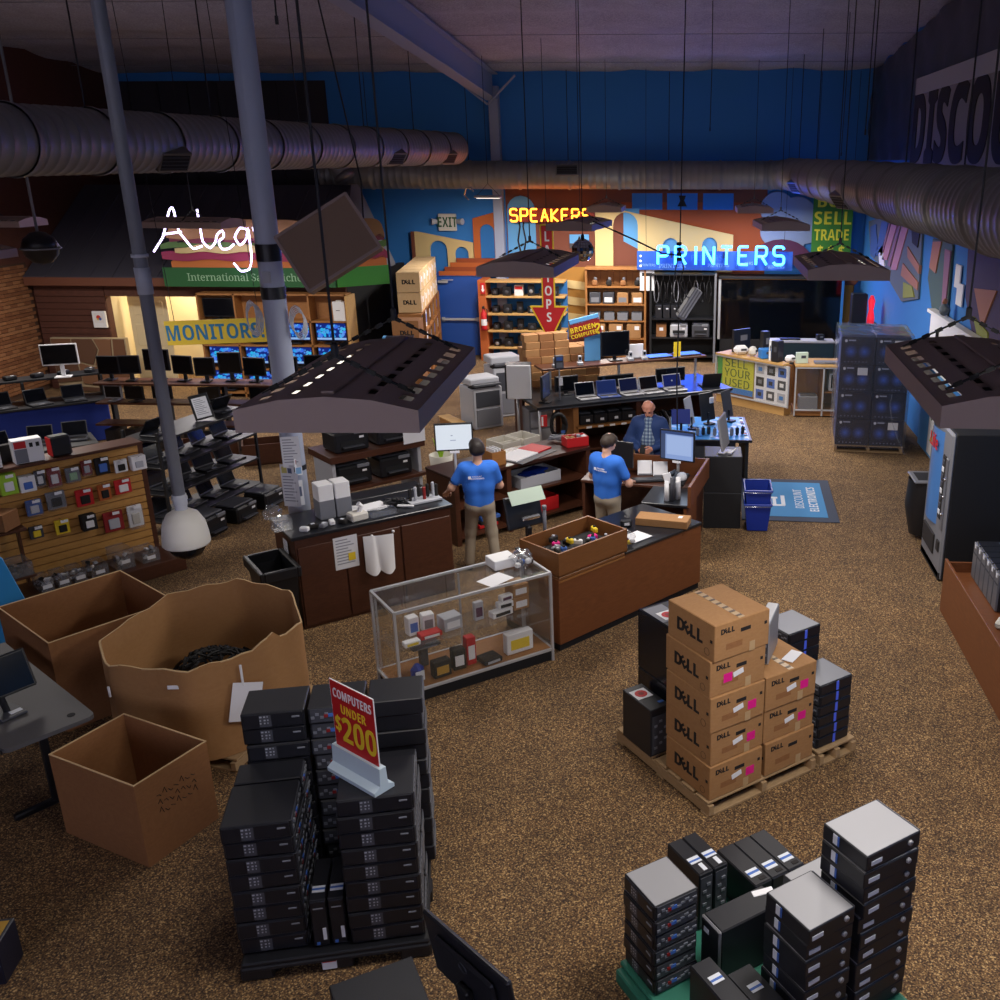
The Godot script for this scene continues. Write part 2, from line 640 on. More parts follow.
func shell() -> void:
	structure("floor",one(v3((LEFT+RIGHT)/2,-0.06,(BACK+FRONT)/2),v3(RIGHT - LEFT+0.4,0.12,FRONT - BACK+0.4)),M.carpet)
	var st := S(true)
	var nx := 76
	var nz := 130
	quilt.seed = 4
	quilt.frequency = 0.55
	var pt := func(i: int,j: int) -> Vector3:
		var x := LEFT - 0.2+(RIGHT - LEFT+0.4)*i/nx
		var z := BACK - 0.2+(FRONT - BACK+0.4)*j/nz
		return Vector3(x,ceil_y(x,z),z)
	for i in nx:
		for j in nz:
			quad(st,pt.call(i,j),pt.call(i+1,j),pt.call(i+1,j+1),pt.call(i,j+1),Vector3.DOWN)
	var cl := structure("ceiling",st,M.insulation)
	st = S()
	var q := func(x: float,z: float,up: float) -> Vector3: return Vector3(x,roof(z)+up,z)
	for up in [0.2,0.3]:
		quad(st,q.call(LEFT - 0.2,BACK - 0.2,up),q.call(RIGHT+0.2,BACK - 0.2,up),q.call(RIGHT+0.2,FRONT+0.2,up),q.call(LEFT - 0.2,FRONT+0.2,up),Vector3.UP*(1 if up > 0.25 else -1))
	structure("roof_deck",st,M.grey,cl)
	for k in 7:
		var z := BACK+1.6+k*3.2
		st = S()
		tube(st,[q.call(LEFT,z,-0.03),q.call(-9.0,z,-0.05),q.call(-4.0,z,-0.02),q.call(RIGHT,z,-0.03)],0.006,5)
		structure("seam_wire",st,M.grey,cl)
	structure("wall_back",one(v3((LEFT+RIGHT)/2,4.0,BACK - 0.1),v3(RIGHT - LEFT+0.4,8.2,0.2)),M.blue_wall)
	structure("wall_right",one(v3(RIGHT+0.1,4.6,(BACK+FRONT)/2),v3(0.2,9.4,FRONT - BACK+0.4)),M.blue_wall)
	structure("wall_left",one(v3(LEFT - 0.1,4.6,(BACK+FRONT)/2),v3(0.2,9.4,FRONT - BACK+0.4)),M.wood_siding)
	st = S()
	bx(st,v3((LEFT+RIGHT)/2,0.5,FRONT+0.1),v3(RIGHT - LEFT+0.4,1.0,0.2))
	bx(st,v3((LEFT+RIGHT)/2,7.4,FRONT+0.1),v3(RIGHT - LEFT+0.4,4.0,0.2))
	for k in 6:
		bx(st,v3(LEFT+0.1+k*(RIGHT - LEFT - 0.2)/5.0,3.2,FRONT+0.1),v3(0.5,4.6,0.2))
	structure("wall_front",st,M.blue_wall)
	for k in 5:
		var cx := LEFT+0.1+(k+0.5)*(RIGHT - LEFT - 0.2)/5.0
		structure("window_%d" % (k+1),one(v3(cx,3.2,FRONT+0.1),v3(3.24,4.4,0.01)),M.glass)
	st = S(true)
	var n2 := FastNoiseLite.new()
	n2.seed = 9
	n2.frequency = 0.9
	var sh := func(i: int,j: int) -> Vector3:
		var z := BACK+0.05+30.0*i/110.0
		var y0 := 4.9
		var y := lerpf(y0,roof(z) - 0.05,j/16.0)
		var fold := 0.05*absf(sin(z*2.3+y*1.7))+0.07*n2.get_noise_2d(z*0.8+y,y*2.0 - z*0.5)
		return Vector3(RIGHT - 0.05 - fold,y,z)
	for i in 110:
		for j in 16:
			quad(st,sh.call(i,j),sh.call(i+1,j),sh.call(i+1,j+1),sh.call(i,j+1),Vector3.LEFT)
	structure("trim_1",st,M.black_sheeting)
	var db := structure("trim_5",one(v3((LEFT - 9.2)/2,3.4,BACK+0.02),v3(-9.2 - LEFT,6.7,0.04)),M.dark_board)
	for k in 7:
		put(db,"stud",one(v3(LEFT+0.4+k*0.75,3.4,BACK+0.08),v3(0.07,6.6,0.08)),M.dark_board)
	structure("trim_2",one(v3(-5.0,3.3,BACK+0.12),v3(0.24,6.6,0.24),0.01),M.steel_blue_paint)
	st = S()
	var a := v3(-5.0,roof(BACK+0.3) - 0.3,BACK+0.3)
	var b := v3(-5.0,roof(-4.0) - 0.3,-4.0)
	var d := (b - a)
	var xf := Transform3D(Basis.looking_at(d.normalized()),(a+b)*0.5)
	bx(st,v3(0,-0.34,0),v3(0.3,0.025,d.length()),0.0,xf)
	bx(st,v3(0,0.24,0),v3(0.3,0.025,d.length()),0.0,xf)
	bx(st,v3(0,-0.05,0),v3(0.03,0.58,d.length()),0.0,xf)
	structure("trim_3",st,M.steel_blue_paint)
	st = S()
	for s in [-1.0,1.0]:
		tube(st,[v3(-5.0,6.15,BACK+0.9),v3(-5.0+s*0.75,6.75,BACK+1.3)],0.025,6)
	structure("trim_4",st,M.steel_blue_paint)

func flat_art(called: String,poly: Array,z: float,depth: float,m: Material,label: String,category := "mural") -> MeshInstance3D:
	var st := S()
	prism(st,PackedVector2Array(poly),depth,Transform3D(Basis.IDENTITY,v3(0,0,z)))
	var o := put(self,called,st,m)
	tag(o,label,category)
	return o

func back_wall_art() -> void:
	var z := BACK+0.01
	var p := [Vector2(-7.23,2.07)]
	p.append(Vector2(-6.85,2.07)); p.append_array(arch(-6.85,-6.4,2.07,2.95)); 
	p.append_array(arch(-6.2,-5.85,2.07,2.8)); p.append(Vector2(-5.72,2.07)); p.append(Vector2(-5.72,2.9)); p.append(Vector2(-7.15,3.17)); p.append(Vector2(-7.23,3.17))
	p = dedupe(p)
	flat_art("mural_board",p,z,0.05,M.cream,"cream cut-out wall panel with two arches above blue exit door")
	put(get_node("mural_board"),"side_edge",one(v3(-7.27,2.62,z+0.05),v3(0.08,1.1,0.1)),M.maroon)
	p = [Vector2(-5.7,2.07)]; p.append_array(arch(-5.53,-5.16,2.07,3.36)); p.append(Vector2(-5.04,2.07)); p.append(Vector2(-5.04,3.68)); p.append(Vector2(-5.7,3.5))
	flat_art("mural_board",dedupe(p),z,0.06,M.orange_paint,"orange cut-out gateway panel beside the exit sign")
	var steps := thing("painted_stairs","orange cut-out staircase panel over the blue exit door","mural",v3(0,0,z+0.06))
	for k in 4:
		var x0 := -6.65+k*0.16
		put(steps,"step",one(v3((x0 - 5.1)/2,2.13+k*0.11,0.02),v3(-5.1 - x0,0.11,0.04 - k*0.004)),M.orange_dark if k % 2 else M.orange_paint)
	flat_art("mural_board",[Vector2(-4.84,0.0),Vector2(1.75,0.0),Vector2(1.75,4.32),Vector2(-4.84,4.32)],BACK+0.002,0.012,M.maroon,"wide brown painted wall panel behind the shelves and neon signs")
	flat_art("mural_board",[Vector2(-1.9,2.2),Vector2(1.75,2.2),Vector2(1.75,3.9),Vector2(-1.9,3.9)],z+0.005,0.008,M.orange_dark,"rust orange painted band above the slanted cream wall")
	p = [Vector2(-2.57,2.28)]; p.append_array(arch(-2.11,-1.48,2.2,3.66)); p.append_array(arch(-0.85,-0.45,2.2,3.04)); p.append_array(arch(0.15,0.53,2.2,3.06)); p.append(Vector2(0.93,2.2)); p.append(Vector2(0.93,3.12)); p.append(Vector2(-2.5,3.84)); p.append(Vector2(-2.57,3.84))
	flat_art("mural_board",dedupe(p),z+0.035,0.06,M.cream,"slanted cream cut-out wall panel with three arches above bookcase")
	var inside := thing("mural_board","blue and brown scene seen through the tall cream arch","mural",v3(0,0,z+0.02))
	put(inside,"sky",one(v3(-1.8,3.0,0),v3(0.7,1.5,0.006)),M.blue_pale)
	var st := S(); prism(st,PackedVector2Array([Vector2(-2.13,2.2),Vector2(-1.46,2.2),Vector2(-1.46,2.75),Vector2(-1.85,2.95),Vector2(-1.85,3.66),Vector2(-2.13,3.66)]),0.01)
	put(inside,"shadowed_wall",st,M.maroon)
	for k in 2:
		flat_art("mural_board",arch(-0.9+k,-0.4+k,2.2,3.08),z+0.014,0.006,M.blue_pale,["pale blue panel behind the middle small cream arch","pale blue panel behind the small cream arch by the dark glass"][k])
	for k in 3:
		var x0: float = [-1.63,-0.75,0.15][k]
		var w := thing("painted_window",["blue painted window nearest the tall cream arch","blue painted window with a dark bird between two others","blue painted window under the duct elbow"][k],"mural",v3(x0+0.38,3.72,z+0.014))
		put(w,"pane",one(v3(0,0.2,0.003),v3(0.76,0.4,0.006)),M.blue_wall)
		put(w,"lintel",one(v3(0,0.42,0.02),v3(0.84,0.05,0.05)),M.maroon)
		if k == 1:
			st = S(); prism(st,PackedVector2Array([Vector2(-0.12,0.08),Vector2(0.12,0.08),Vector2(0.05,0.22),Vector2(0.09,0.34),Vector2(-0.09,0.34),Vector2(-0.05,0.22)]),0.012)
			put(w,"dark_figure",st,M.ink)
	st = S()
	for k in 3:
		var y := 2.05 - k*0.42
		prism(st,PackedVector2Array([Vector2(-3.9,y),Vector2(-2.78,y - 0.14),Vector2(-2.78,y - 0.34),Vector2(-3.9,y - 0.2)]),0.03,Transform3D(Basis.IDENTITY,v3(0,0,z+0.018)))
	tag(put(self,"painted_stripes",st,M.cream),"cream and mustard painted stripes between speaker shelf and bookcase","mural")
	st = S()
	prism(st,PackedVector2Array([Vector2(-4.0,0.5),Vector2(-2.78,0.5),Vector2(-2.78,2.3),Vector2(-4.0,2.3)]),0.006,Transform3D(Basis.IDENTITY,v3(0,0,z+0.008)))
	tag(put(self,"mural_board",st,M.cream_dark),"mustard painted wall panel behind the cream stripes","mural")
	var sc := thing("painted_gate","blue arched painted doorway behind the glowing speakers sign","mural",v3(-4.45,2.5,z+0.01))
	st = S(); prism(st,PackedVector2Array(arch(-0.36,0.36,0,1.55)),0.02)
	put(sc,"arch_panel",st,M.blue_pale)
	st = S()
	for s in [-1.0,1.0]:
		tube(st,[v3(s*0.03,0.1,0.03),v3(s*0.1,0.45,0.03),v3(s*0.04,0.8,0.03),v3(s*0.09,1.1,0.03)],0.02,6)
	put(sc,"dark_trunk",st,M.ink)
	var sc2 := thing("painted_picture","small blue painted picture with a tree below the speakers sign","mural",v3(-2.98,2.78,z+0.016))
	put(sc2,"sky",one(v3(0,0.22,0.005),v3(0.5,0.22,0.01)),M.blue_pale)
	put(sc2,"ground",one(v3(0,0.05,0.006),v3(0.5,0.12,0.012)),M.grey_dark)
	st = S(); prism(st,PackedVector2Array([Vector2(-0.06,0.16),Vector2(0.06,0.16),Vector2(0.0,0.3)]),0.018)
	put(sc2,"tree",st,M.ink)
	tag(put(self,"painted_post",one(v3(-3.75,2.75,z+0.02),v3(0.16,0.9,0.03)),M.cream_dark),"mustard painted post between doorway and red arrow sign","mural")
	var cloud := thing("painted_cloud","pale blue cloud board behind the small hanging lights","mural",v3(0,0,z+0.02))
	for c in [[2.0,3.75,0.42],[2.5,3.55,0.5],[2.3,3.1,0.48],[1.95,3.2,0.35],[2.75,3.2,0.3]]:
		var s2 := S(); cyl(s2,v3(c[0],c[1],0.0),v3(c[0],c[1],0.03+0.01*c[2]),c[2],c[2] - 0.01,24)
		put(cloud,"puff",s2,M.cloud)
	p = []
	for k in 13:
		var t := PI - PI*k/12.0
		p.append(Vector2(2.15+0.8*cos(t),2.4+0.62*sin(t)))
	flat_art("painted_dome",p,z+0.06,0.05,M.purple,"dark purple dome board behind the blue neon sign end")
	var ex := thing("exit_sign","cream exit sign with two side lamps on blue wall","sign",v3(-6.35,3.2,BACK+0.01))
	put(ex,"housing",one(v3(0,0.2,0.05),v3(0.46,0.42,0.1),0.015),M.off_white)
	words(ex,"EXIT",0.24,mat("exit_green",rgb(40,84,52),0.7),v3(0,0.2,0.101),Vector3.ZERO,font_bold,0.004,"lettering",0.72)
	for s in [-1.0,1.0]:
		st = S(); cyl(st,v3(s*0.27,0.22,0.04),v3(s*0.4,0.22,0.1),0.06,0.08,12)
		put(ex,"emergency_lamp",st,M.grey_light)
	var dr := put(self,"door_1",one(v3(-6.14,1.02,BACK+0.06),v3(1.36,2.04,0.06),0.006),mat("door_blue",rgb(36,84,172),0.5))
	dr.set_meta("kind","structure")
	st = S()
	bx(st,v3(-6.86,1.05,BACK+0.05),v3(0.08,2.1,0.1)); bx(st,v3(-5.42,1.05,BACK+0.05),v3(0.08,2.1,0.1)); bx(st,v3(-6.14,2.09,BACK+0.05),v3(1.52,0.08,0.1))
	put(dr,"door_frame",st,M.door_blue)
	st = S(); bx(st,v3(-6.14,0.95,BACK+0.14),v3(1.0,0.07,0.05),0.015); bx(st,v3(-6.6,0.95,BACK+0.11),v3(0.08,0.1,0.06)); bx(st,v3(-5.68,0.95,BACK+0.11),v3(0.08,0.1,0.06))
	put(dr,"panic_bar",st,M.aluminium)
	st = S(); bx(st,v3(-6.55,1.92,BACK+0.13),v3(0.26,0.07,0.07),0.01); bx(st,v3(-6.42,1.97,BACK+0.17),v3(0.3,0.02,0.02))
	put(dr,"door_closer",st,M.aluminium)
	neon_sign("speakers_sign","SPEAKERS",v3(-4.68,3.44,BACK+0.3),0.3,0.26,Color(1.0,0.62,0.18),5.0,"orange glowing neon sign reading SPEAKERS above speaker shelves",mat("sign_red_board",rgb(96,20,18),0.7),Color(1.0,0.35,0.12),1.2)
	var pb := thing("printers_board","blue board printed with small words under neon letters","sign",v3(0.46,2.3,BACK+0.64))
	put(pb,"board",one(v3(0,0.23,0),v3(3.86,0.46,0.04),0.004),mat("board_blue",rgb(36,86,178),0.5))
	var pale: Material = mat("board_print",rgb(132,176,232),0.6)
	words(pb,"PRINTERS",0.1,pale,v3(-1.05,0.1,0.022),Vector3.ZERO,font_serif)
	words(pb,"PRINTERS",0.06,pale,v3(-1.65,0.12,0.022),Vector3.ZERO,font_plain)
	words(pb,"PRINTERS",0.08,pale,v3(0.1,0.12,0.022),Vector3.ZERO,font_serif)
	words(pb,"PRINTERS",0.07,pale,v3(0.75,0.16,0.022),Vector3(0,0,6),font_plain)
	words(pb,"PRINTERS",0.07,pale,v3(1.5,0.09,0.022),Vector3.ZERO,font_serif)
	words(pb,"PRINTERS",0.13,mat("board_print_dark",rgb(60,116,206),0.6),v3(-0.2,0.3,0.022),Vector3.ZERO,font_plain)
	st = S()
	for x in [-1.7,1.7]:
		tube(st,[v3(x,0.46,0),v3(x,1.6,0.25),v3(x,hang_y(0.46+x,BACK+0.94) - 2.31,0.3)],0.005,5)
	put(pb,"wire",st,M.cable)
	for k in 3:
		st = S(); cyl(st,v3(-1.84,0.1+0.12*k,0.02),v3(-1.84,0.1+0.12*k,0.026),0.03,0.03,10)
		put(pb,"white_dot",st,M.white)
	neon_sign("printers_sign","PRINTERS",v3(-0.94,2.46,BACK+0.84),0.43,0.43,Color(0.25,0.62,1.0),6.0,"bright blue neon sign reading PRINTERS over dark glass",null,Color(0.08,0.3,1.0),9.0)

func dedupe(p: Array) -> Array:
	var out := []
	for q in p:
		if out.is_empty() or (out[-1] as Vector2).distance_to(q) > 0.002:
			out.append(q)
	return out

func glyph(ch: String) -> Array:
	match ch:
		"P": return [[[0,0],[0,1],[0.55,1],[0.68,0.9],[0.68,0.58],[0.55,0.46],[0,0.46]]]
		"R": return [[[0,0],[0,1],[0.55,1],[0.68,0.9],[0.68,0.58],[0.55,0.46],[0,0.46]],[[0.36,0.46],[0.7,0]]]
		"I": return [[[0.2,0],[0.2,1]]]
		"N": return [[[0,0],[0,1],[0.68,0],[0.68,1]]]
		"T": return [[[0,1],[0.72,1]],[[0.36,1],[0.36,0]]]
		"E": return [[[0.62,1],[0.08,1],[0,0.92],[0,0.08],[0.08,0],[0.62,0]],[[0,0.5],[0.52,0.5]]]
		"S": return [[[0.66,0.86],[0.56,1],[0.12,1],[0,0.88],[0,0.6],[0.12,0.5],[0.56,0.5],[0.68,0.4],[0.68,0.12],[0.56,0],[0.12,0],[0,0.14]]]
		"A": return [[[0,0],[0.34,1],[0.68,0]],[[0.13,0.36],[0.55,0.36]]]
		"K": return [[[0,0],[0,1]],[[0.64,1],[0,0.45],[0.66,0]]]
	return []

func neon_sign(called: String,text: String,at: Vector3,cap: float,pitch: float,c: Color,e: float,label: String,board: Material,lc: Color,le: float) -> void:
	var t := thing(called,label,"neon sign",at)
	var m := glow(called+"_tube",c,e)
	var x := 0.0
	for ch in text:
		var st := S(true)
		for pl in glyph(ch):
			var pts := []
			for q in pl:
				pts.append(v3(x+q[0]*cap*0.86,q[1]*cap,0))
			tube(st,round_path(pts,cap*0.07),cap*0.075,8)
		put(t,"neon_letter",st,m)
		x += pitch*(0.62 if ch == "I" else 1.0)
	if board != null:
		put(t,"back_board",one(v3(x*0.5,cap*0.5,-0.1),v3(x+0.1,cap*1.15,0.03),0.004),board)
	var st2 := S()
	for k in 3:
		bx(st2,v3(x*(0.1+0.4*k),cap*0.5,-0.09),v3(0.03,cap*0.3,0.16))
	put(t,"standoff",st2,M.black_plastic)
	if board != null:
		put(t,"wall_arm",one(v3(x*0.5,cap*0.5,-0.195),v3(0.5,0.06,0.17)),M.black_plastic)
	lamp_area(t,v3(x*0.5,cap*0.5,0.07),Vector2(x,cap),lc,le,Vector3(0,180,0))

func round_path(pts: Array,r: float) -> Array:
	var out := [pts[0]]
	for i in range(1,pts.size() - 1):
		var p: Vector3 = pts[i]
		var a: Vector3 = p+((pts[i - 1] as Vector3) - p).limit_length(r)
		var b: Vector3 = p+((pts[i+1] as Vector3) - p).limit_length(r)
		out.append(a)
		out.append(a.lerp(p,0.6).lerp(b.lerp(p,0.6),0.5))
		out.append(b)
	out.append(pts[-1])
	return out

# ---------------------------------------------------------------- ducts,lights and other things overhead
func duct(called: String,label: String,pts: Array,r: float,vents: Array) -> Node3D:
	var t := thing(called,label,"duct",pts[0])
	var o: Vector3 = pts[0]
	for i in pts.size() - 1:
		var a: Vector3 = (pts[i] as Vector3) - o
		var b: Vector3 = (pts[i+1] as Vector3) - o
		var n := maxi(1,int(round((b - a).length()/1.25)))
		for k in n:
			var p := a.lerp(b,float(k)/n)
			var q := a.lerp(b,float(k+1)/n)
			var st := S(true)
			var f := frame_of(q - p)
			var ln := (q - p).length()
			var prof := []
			var m := int(ln/0.155)
			prof.append(Vector2(r+0.02,0)); prof.append(Vector2(r+0.02,0.05)); prof.append(Vector2(r,0.055))
			for j in range(1,m):
				var y := ln*j/m
				prof.append(Vector2(r,y - 0.012)); prof.append(Vector2(r+0.008,y)); prof.append(Vector2(r,y+0.012))
			prof.append(Vector2(r,ln))
			for e in prof.size() - 1:
				var A: Vector2 = prof[e]
				var B: Vector2 = prof[e+1]
				for h in 28:
					var t0 := TAU*h/28.0
					var t1 := TAU*(h+1)/28.0
					var d0 := f.x*cos(t0)+f.z*sin(t0)
					var d1 := f.x*cos(t1)+f.z*sin(t1)
					quad(st,p+f.y*A.y+d0*A.x,p+f.y*A.y+d1*A.x,p+f.y*B.y+d1*B.x,p+f.y*B.y+d0*B.x,d0+d1)
			put(t,"duct_section",st,M.duct)
			if k % 2 == 1:
				st = S()
				var top := p+o+Vector3.UP*r
				cyl(st,p+Vector3.UP*r,Vector3(p.x,hang_y(top.x,top.z) - o.y,p.z),0.009,0.009,6)
				put(t,"hanger_rod",st,M.cable)
	for e in [0,pts.size() - 1]:
		var p: Vector3 = (pts[e] as Vector3) - o
		var q: Vector3 = (pts[1 if e == 0 else pts.size() - 2] as Vector3) - o
		var d := (p - q).normalized()
		var st := S(true)
		cyl(st,p - d*0.02,p+d*0.015,r+0.012,r - 0.03,28)
		put(t,"end_cap",st,M.duct_band)
	for v in vents:
		var d: Vector3 = (v[1] as Vector3).normalized()
		var up := Vector3.UP
		var side := up.cross(d).normalized()
		var xf := Transform3D(Basis(side,d.cross(side),d),(v[0] as Vector3) - o)
		var st := S()
		bx(st,v3(0,0,r - 0.03),v3(v[2],0.26,0.16),0.01,xf)
		var reg := put(t,"register",st,M.duct_band)
		st = S()
		bx(st,v3(0,0,r+0.052),v3(v[2] - 0.06,0.2,0.006),0.0,xf)
		put(reg,"dark_opening",st,M.black_matte)
		st = S()
		for k in 4:
			bx(st,v3(0,-0.075+0.05*k,r+0.056),v3(v[2] - 0.06,0.008,0.01),0.0,xf)
		put(reg,"louvre",st,M.grey_dark)
	return t

func ducts() -> void:
	duct("spiral_duct","long spiral steel duct running over the dark shop roof",[v3(-7.25,5.09,-6.0),v3(-6.95,5.09,-10.1),v3(-5.68,5.15,-23.9)],0.35,[[v3(-6.7,5.08,-12.5),v3(0.75,-0.55,0.4),0.42],[v3(-6.05,5.13,-19.7),v3(0.75,-0.55,0.4),0.42],[v3(-5.78,5.14,-22.8),v3(0.75,-0.55,0.4),0.42]])
	duct("spiral_duct","spiral steel duct along the blue back wall above the murals",[v3(-9.3,4.55,-25.1),v3(1.75,4.55,-25.1),v3(2.05,4.56,-24.98),v3(2.16,4.57,-24.8)],0.33,[[v3(-3.15,4.62,-25.1),v3(0,0.15,1),0.55]])
	duct("spiral_duct","wide spiral steel duct along the right wall with side registers",[v3(2.2,4.58,-24.4),v3(2.45,4.53,-16.5),v3(2.56,4.48,-8.7),v3(2.7,4.45,-2.0)],0.35,[[v3(2.3,4.57,-21.3),v3(-0.9,-0.6,0.25),0.5],[v3(2.46,4.53,-15.7),v3(-0.9,-0.7,0.25),0.5]])
	var t := thing("branch_duct","short slanting branch duct behind the tilted hanging panel","duct",v3(-8.6,4.3,-23.5))
	var st := S(true)
	cyl(st,v3(0.0,0.9,0),v3(0.45,0.2,0.1),0.22,0.22,20)
	put(t,"pipe",st,M.duct)
	st = S(true); cyl(st,v3(0.4,0.28,0.09),v3(0.46,0.19,0.1),0.24,0.24,20)
	put(t,"collar",st,M.duct_band)

func chain_links(st: SurfaceTool,a: Vector3,b: Vector3) -> void:
	var d := b - a
	var n := int(d.length()/0.035)
	var f := frame_of(d)
	for i in n:
		var xf := Transform3D(f,a+d*((i+0.5)/n))
		bx(st,Vector3.ZERO,v3(0.022,0.042,0.006) if i % 2 else v3(0.006,0.042,0.022),0.0,xf)

func fixture_at(proto: Node3D,at: Vector3,turn: float,label: String) -> Node3D:
	var t: Node3D
	if proto == null:
		t = thing("high_bay_light",label,"ceiling light",at,turn)
	else:
		t = copy(proto,at,turn,label)
	return t

func fix_y(x: float) -> float:
	x = absf(x)
	return lerpf(0.16,0.145,x/0.2) if x < 0.2 else lerpf(0.145,0.1,(x - 0.2)/0.2)

func fixture_body(t: Node3D,L: float) -> void:
	var st := S()
	for e in [-1.0,1.0]:
		var poly := PackedVector2Array()
		poly.append(Vector2(-0.4,0)); poly.append(Vector2(0.4,0))
		for k in 9:
			var x := 0.4 - 0.1*k
			poly.append(Vector2(x,fix_y(x)))
		st = S()
		prism(st,poly,0.012,Transform3D(Basis.IDENTITY,v3(0,0,e*L*0.5 - (0.012 if e > 0 else 0.0))))
		put(t,"end_plate",st,M.housing)
	for s in [-1.0,1.0]:
		put(t,"side_panel",one(v3(s*0.396,0.05,0),v3(0.008,0.1,L - 0.026)),M.housing)
	st = S()
	var strip := func(x0: float,x1: float,z0: float,z1: float) -> void:
		for dy in [0.0,-0.006]:
			quad(st,v3(x0,fix_y(x0)+dy,z0),v3(x1,fix_y(x1)+dy,z0),v3(x1,fix_y(x1)+dy,z1),v3(x0,fix_y(x0)+dy,z1),Vector3.UP if dy == 0.0 else Vector3.DOWN)
	var z0 := -L*0.5+0.013
	for s in [-1.0,1.0]:
		strip.call(s*0.392,s*0.345,z0,-z0)
		strip.call(s*0.285,s*0.2,z0,-z0)
		strip.call(s*0.2,s*0.19,z0,-z0)
		strip.call(s*0.15,0.0,z0,-z0)
		for k in 9:
			var c := lerpf(z0+0.05,-z0 - 0.05,k/8.0)
			strip.call(s*0.345,s*0.285,c - (0.05 if k in [0,8] else 0.022),c+(0.05 if k in [0,8] else 0.022))
			strip.call(s*0.19,s*0.15,c - (0.05 if k in [0,8] else 0.03),c+(0.05 if k in [0,8] else 0.03))
	put(t,"perforated_top",st,M.housing)
	st = S()
	bx(st,v3(0,0.166,0),v3(0.06,0.014,L - 0.1),0.004)
	put(t,"ridge_rib",st,M.housing)
	put(t,"ballast_cover",one(v3(0,0.1,0),v3(0.42,0.03,L - 0.06)),M.black_matte)
	for s in [-1.0,1.0]:
		put(t,"reflector",one(v3(s*0.3,0.028,0),v3(0.17,0.004,L - 0.06)),M.grey_light)
	for x in [-0.315,-0.1,0.1,0.315]:
		st = S(true); cyl(st,v3(x,0.05,-L*0.5+0.04),v3(x,0.05,L*0.5 - 0.04),0.013,0.013,8)
		put(t,"lamp_tube",st,M.tube_light)

func fixture_hang(t: Node3D,L: float) -> void:
	var at := t.position
	for e in ([-0.36,0.36] if at.z > -6.0 else [0.0]):
		var c := t.transform.basis*v3(0,0,e*L)
		var apex := c+Vector3(0,0.3,0)
		var st := S()
		for s in [-1.0,1.0]:
			chain_links(st,apex,t.transform.basis*v3(s*0.34,0.13,e*L))
		put(t,"bridle_chain",st,M.chain,Vector3.ZERO,-t.rotation_degrees)
		st = S()
		bx(st,apex+v3(0,0.02,0),v3(0.03,0.07,0.03),0.008)
		tube(st,[apex,apex+v3(0.0,(roof(at.z+c.z) - at.y)*0.5,0.03),Vector3(apex.x,hang_y(at.x+apex.x,at.z+apex.z) - at.y,apex.z)],0.006,6)
		put(t,"cable",st,M.cable,Vector3.ZERO,-t.rotation_degrees)

func fixtures() -> void:
	var L := 1.5
	var spots := [
		[v3(-1.62,3.78,-4.76),3.0,"big hanging high bay light over the black pallet of computers",0.3],
		[v3(1.5,3.78,-4.98),-1.0,"big hanging high bay light above the wooden planter by the vending machine",1.2],
		[v3(-1.78,3.78,-10.7),-3.0,"hanging high bay light in front of the red arrow sign",1],
		[v3(1.5,3.78,-10.6),0.0,"hanging high bay light in front of the blue neon sign end",1],
		[v3(-2.02,3.78,-17.5),-8.0,"hanging high bay light covering the end of the speakers sign",1.6],
		[v3(1.45,3.78,-17.7),3.0,"hanging high bay light in front of the purple dome",1.5],
		[v3(-2.1,3.78,-23.6),0.0,"small far hanging light beside the disco ball and painted windows",1.8],
		[v3(1.3,3.78,-23.4),0.0,"small far hanging light in front of the pale blue cloud",1.5],
		[v3(-8.85,3.78,-17.4),84.0,"hanging light turned sideways in front of the sandwich sign",1.4],
		[v3(-12.6,3.78,-17.5),90.0,"hanging light over the black desks by the brick wall",1],
		[v3(-8.7,3.78,-11.1),0.0,"hanging light over the slatwall of small accessories",0.9],
		]
	var proto: Node3D = null
	for s in spots:
		var t: Node3D
		if proto == null:
			t = thing("high_bay_light",s[2],"ceiling light",s[0],s[1])
			fixture_body(t,L)
			proto = Node3D.new()
			for c in t.get_children():
				proto.add_child(c.duplicate(),true)
		else:
			t = thing("high_bay_light",s[2],"ceiling light",s[0],s[1])
			for c in proto.get_children():
				t.add_child(c.duplicate(),true)
		fixture_hang(t,L)
		lamp_area(t,v3(0,-0.012,0),Vector2(0.7,L - 0.1),Color(1.0,0.97,0.94),10.0*s[3])
		lamp_area(t,v3(0,0.2,0),Vector2(0.6,L - 0.1),Color(1.0,0.97,0.94),0.22*s[3],Vector3(90,0,0))
	proto.free()
	var f := thing("wire_hung_light","small bright strip light on wires beside the exit sign","ceiling light",v3(-4.7,4.1,-22.8))
	put(f,"reflector",one(v3(0,0.02,0),v3(0.6,0.05,0.3),0.02),M.grey_light)
	var st := S(); bx(st,v3(0,-0.012,0),v3(0.5,0.014,0.2)); put(f,"lamp_panel",st,M.tube_light)
	lamp_area(f,v3(0,-0.025,0),Vector2(0.5,0.2),Color(1.0,0.97,0.94),14.0)
	st = S(); tube(st,[v3(-0.25,0.05,0),v3(0,0.3,0),v3(0.25,0.05,0)],0.006,5); tube(st,[v3(0,0.3,0),v3(0,hang_y(-4.7,-22.8) - 4.103,0)],0.006,5)
	put(f,"wire",st,M.cable)
	st = S(); tube(st,[v3(-0.45,-0.05,0),v3(-0.55,0.05,0),v3(-0.5,0.2,0),v3(-0.38,0.22,0),v3(-0.33,0.12,0)],0.02,6); put(f,"hook",st,M.chrome)

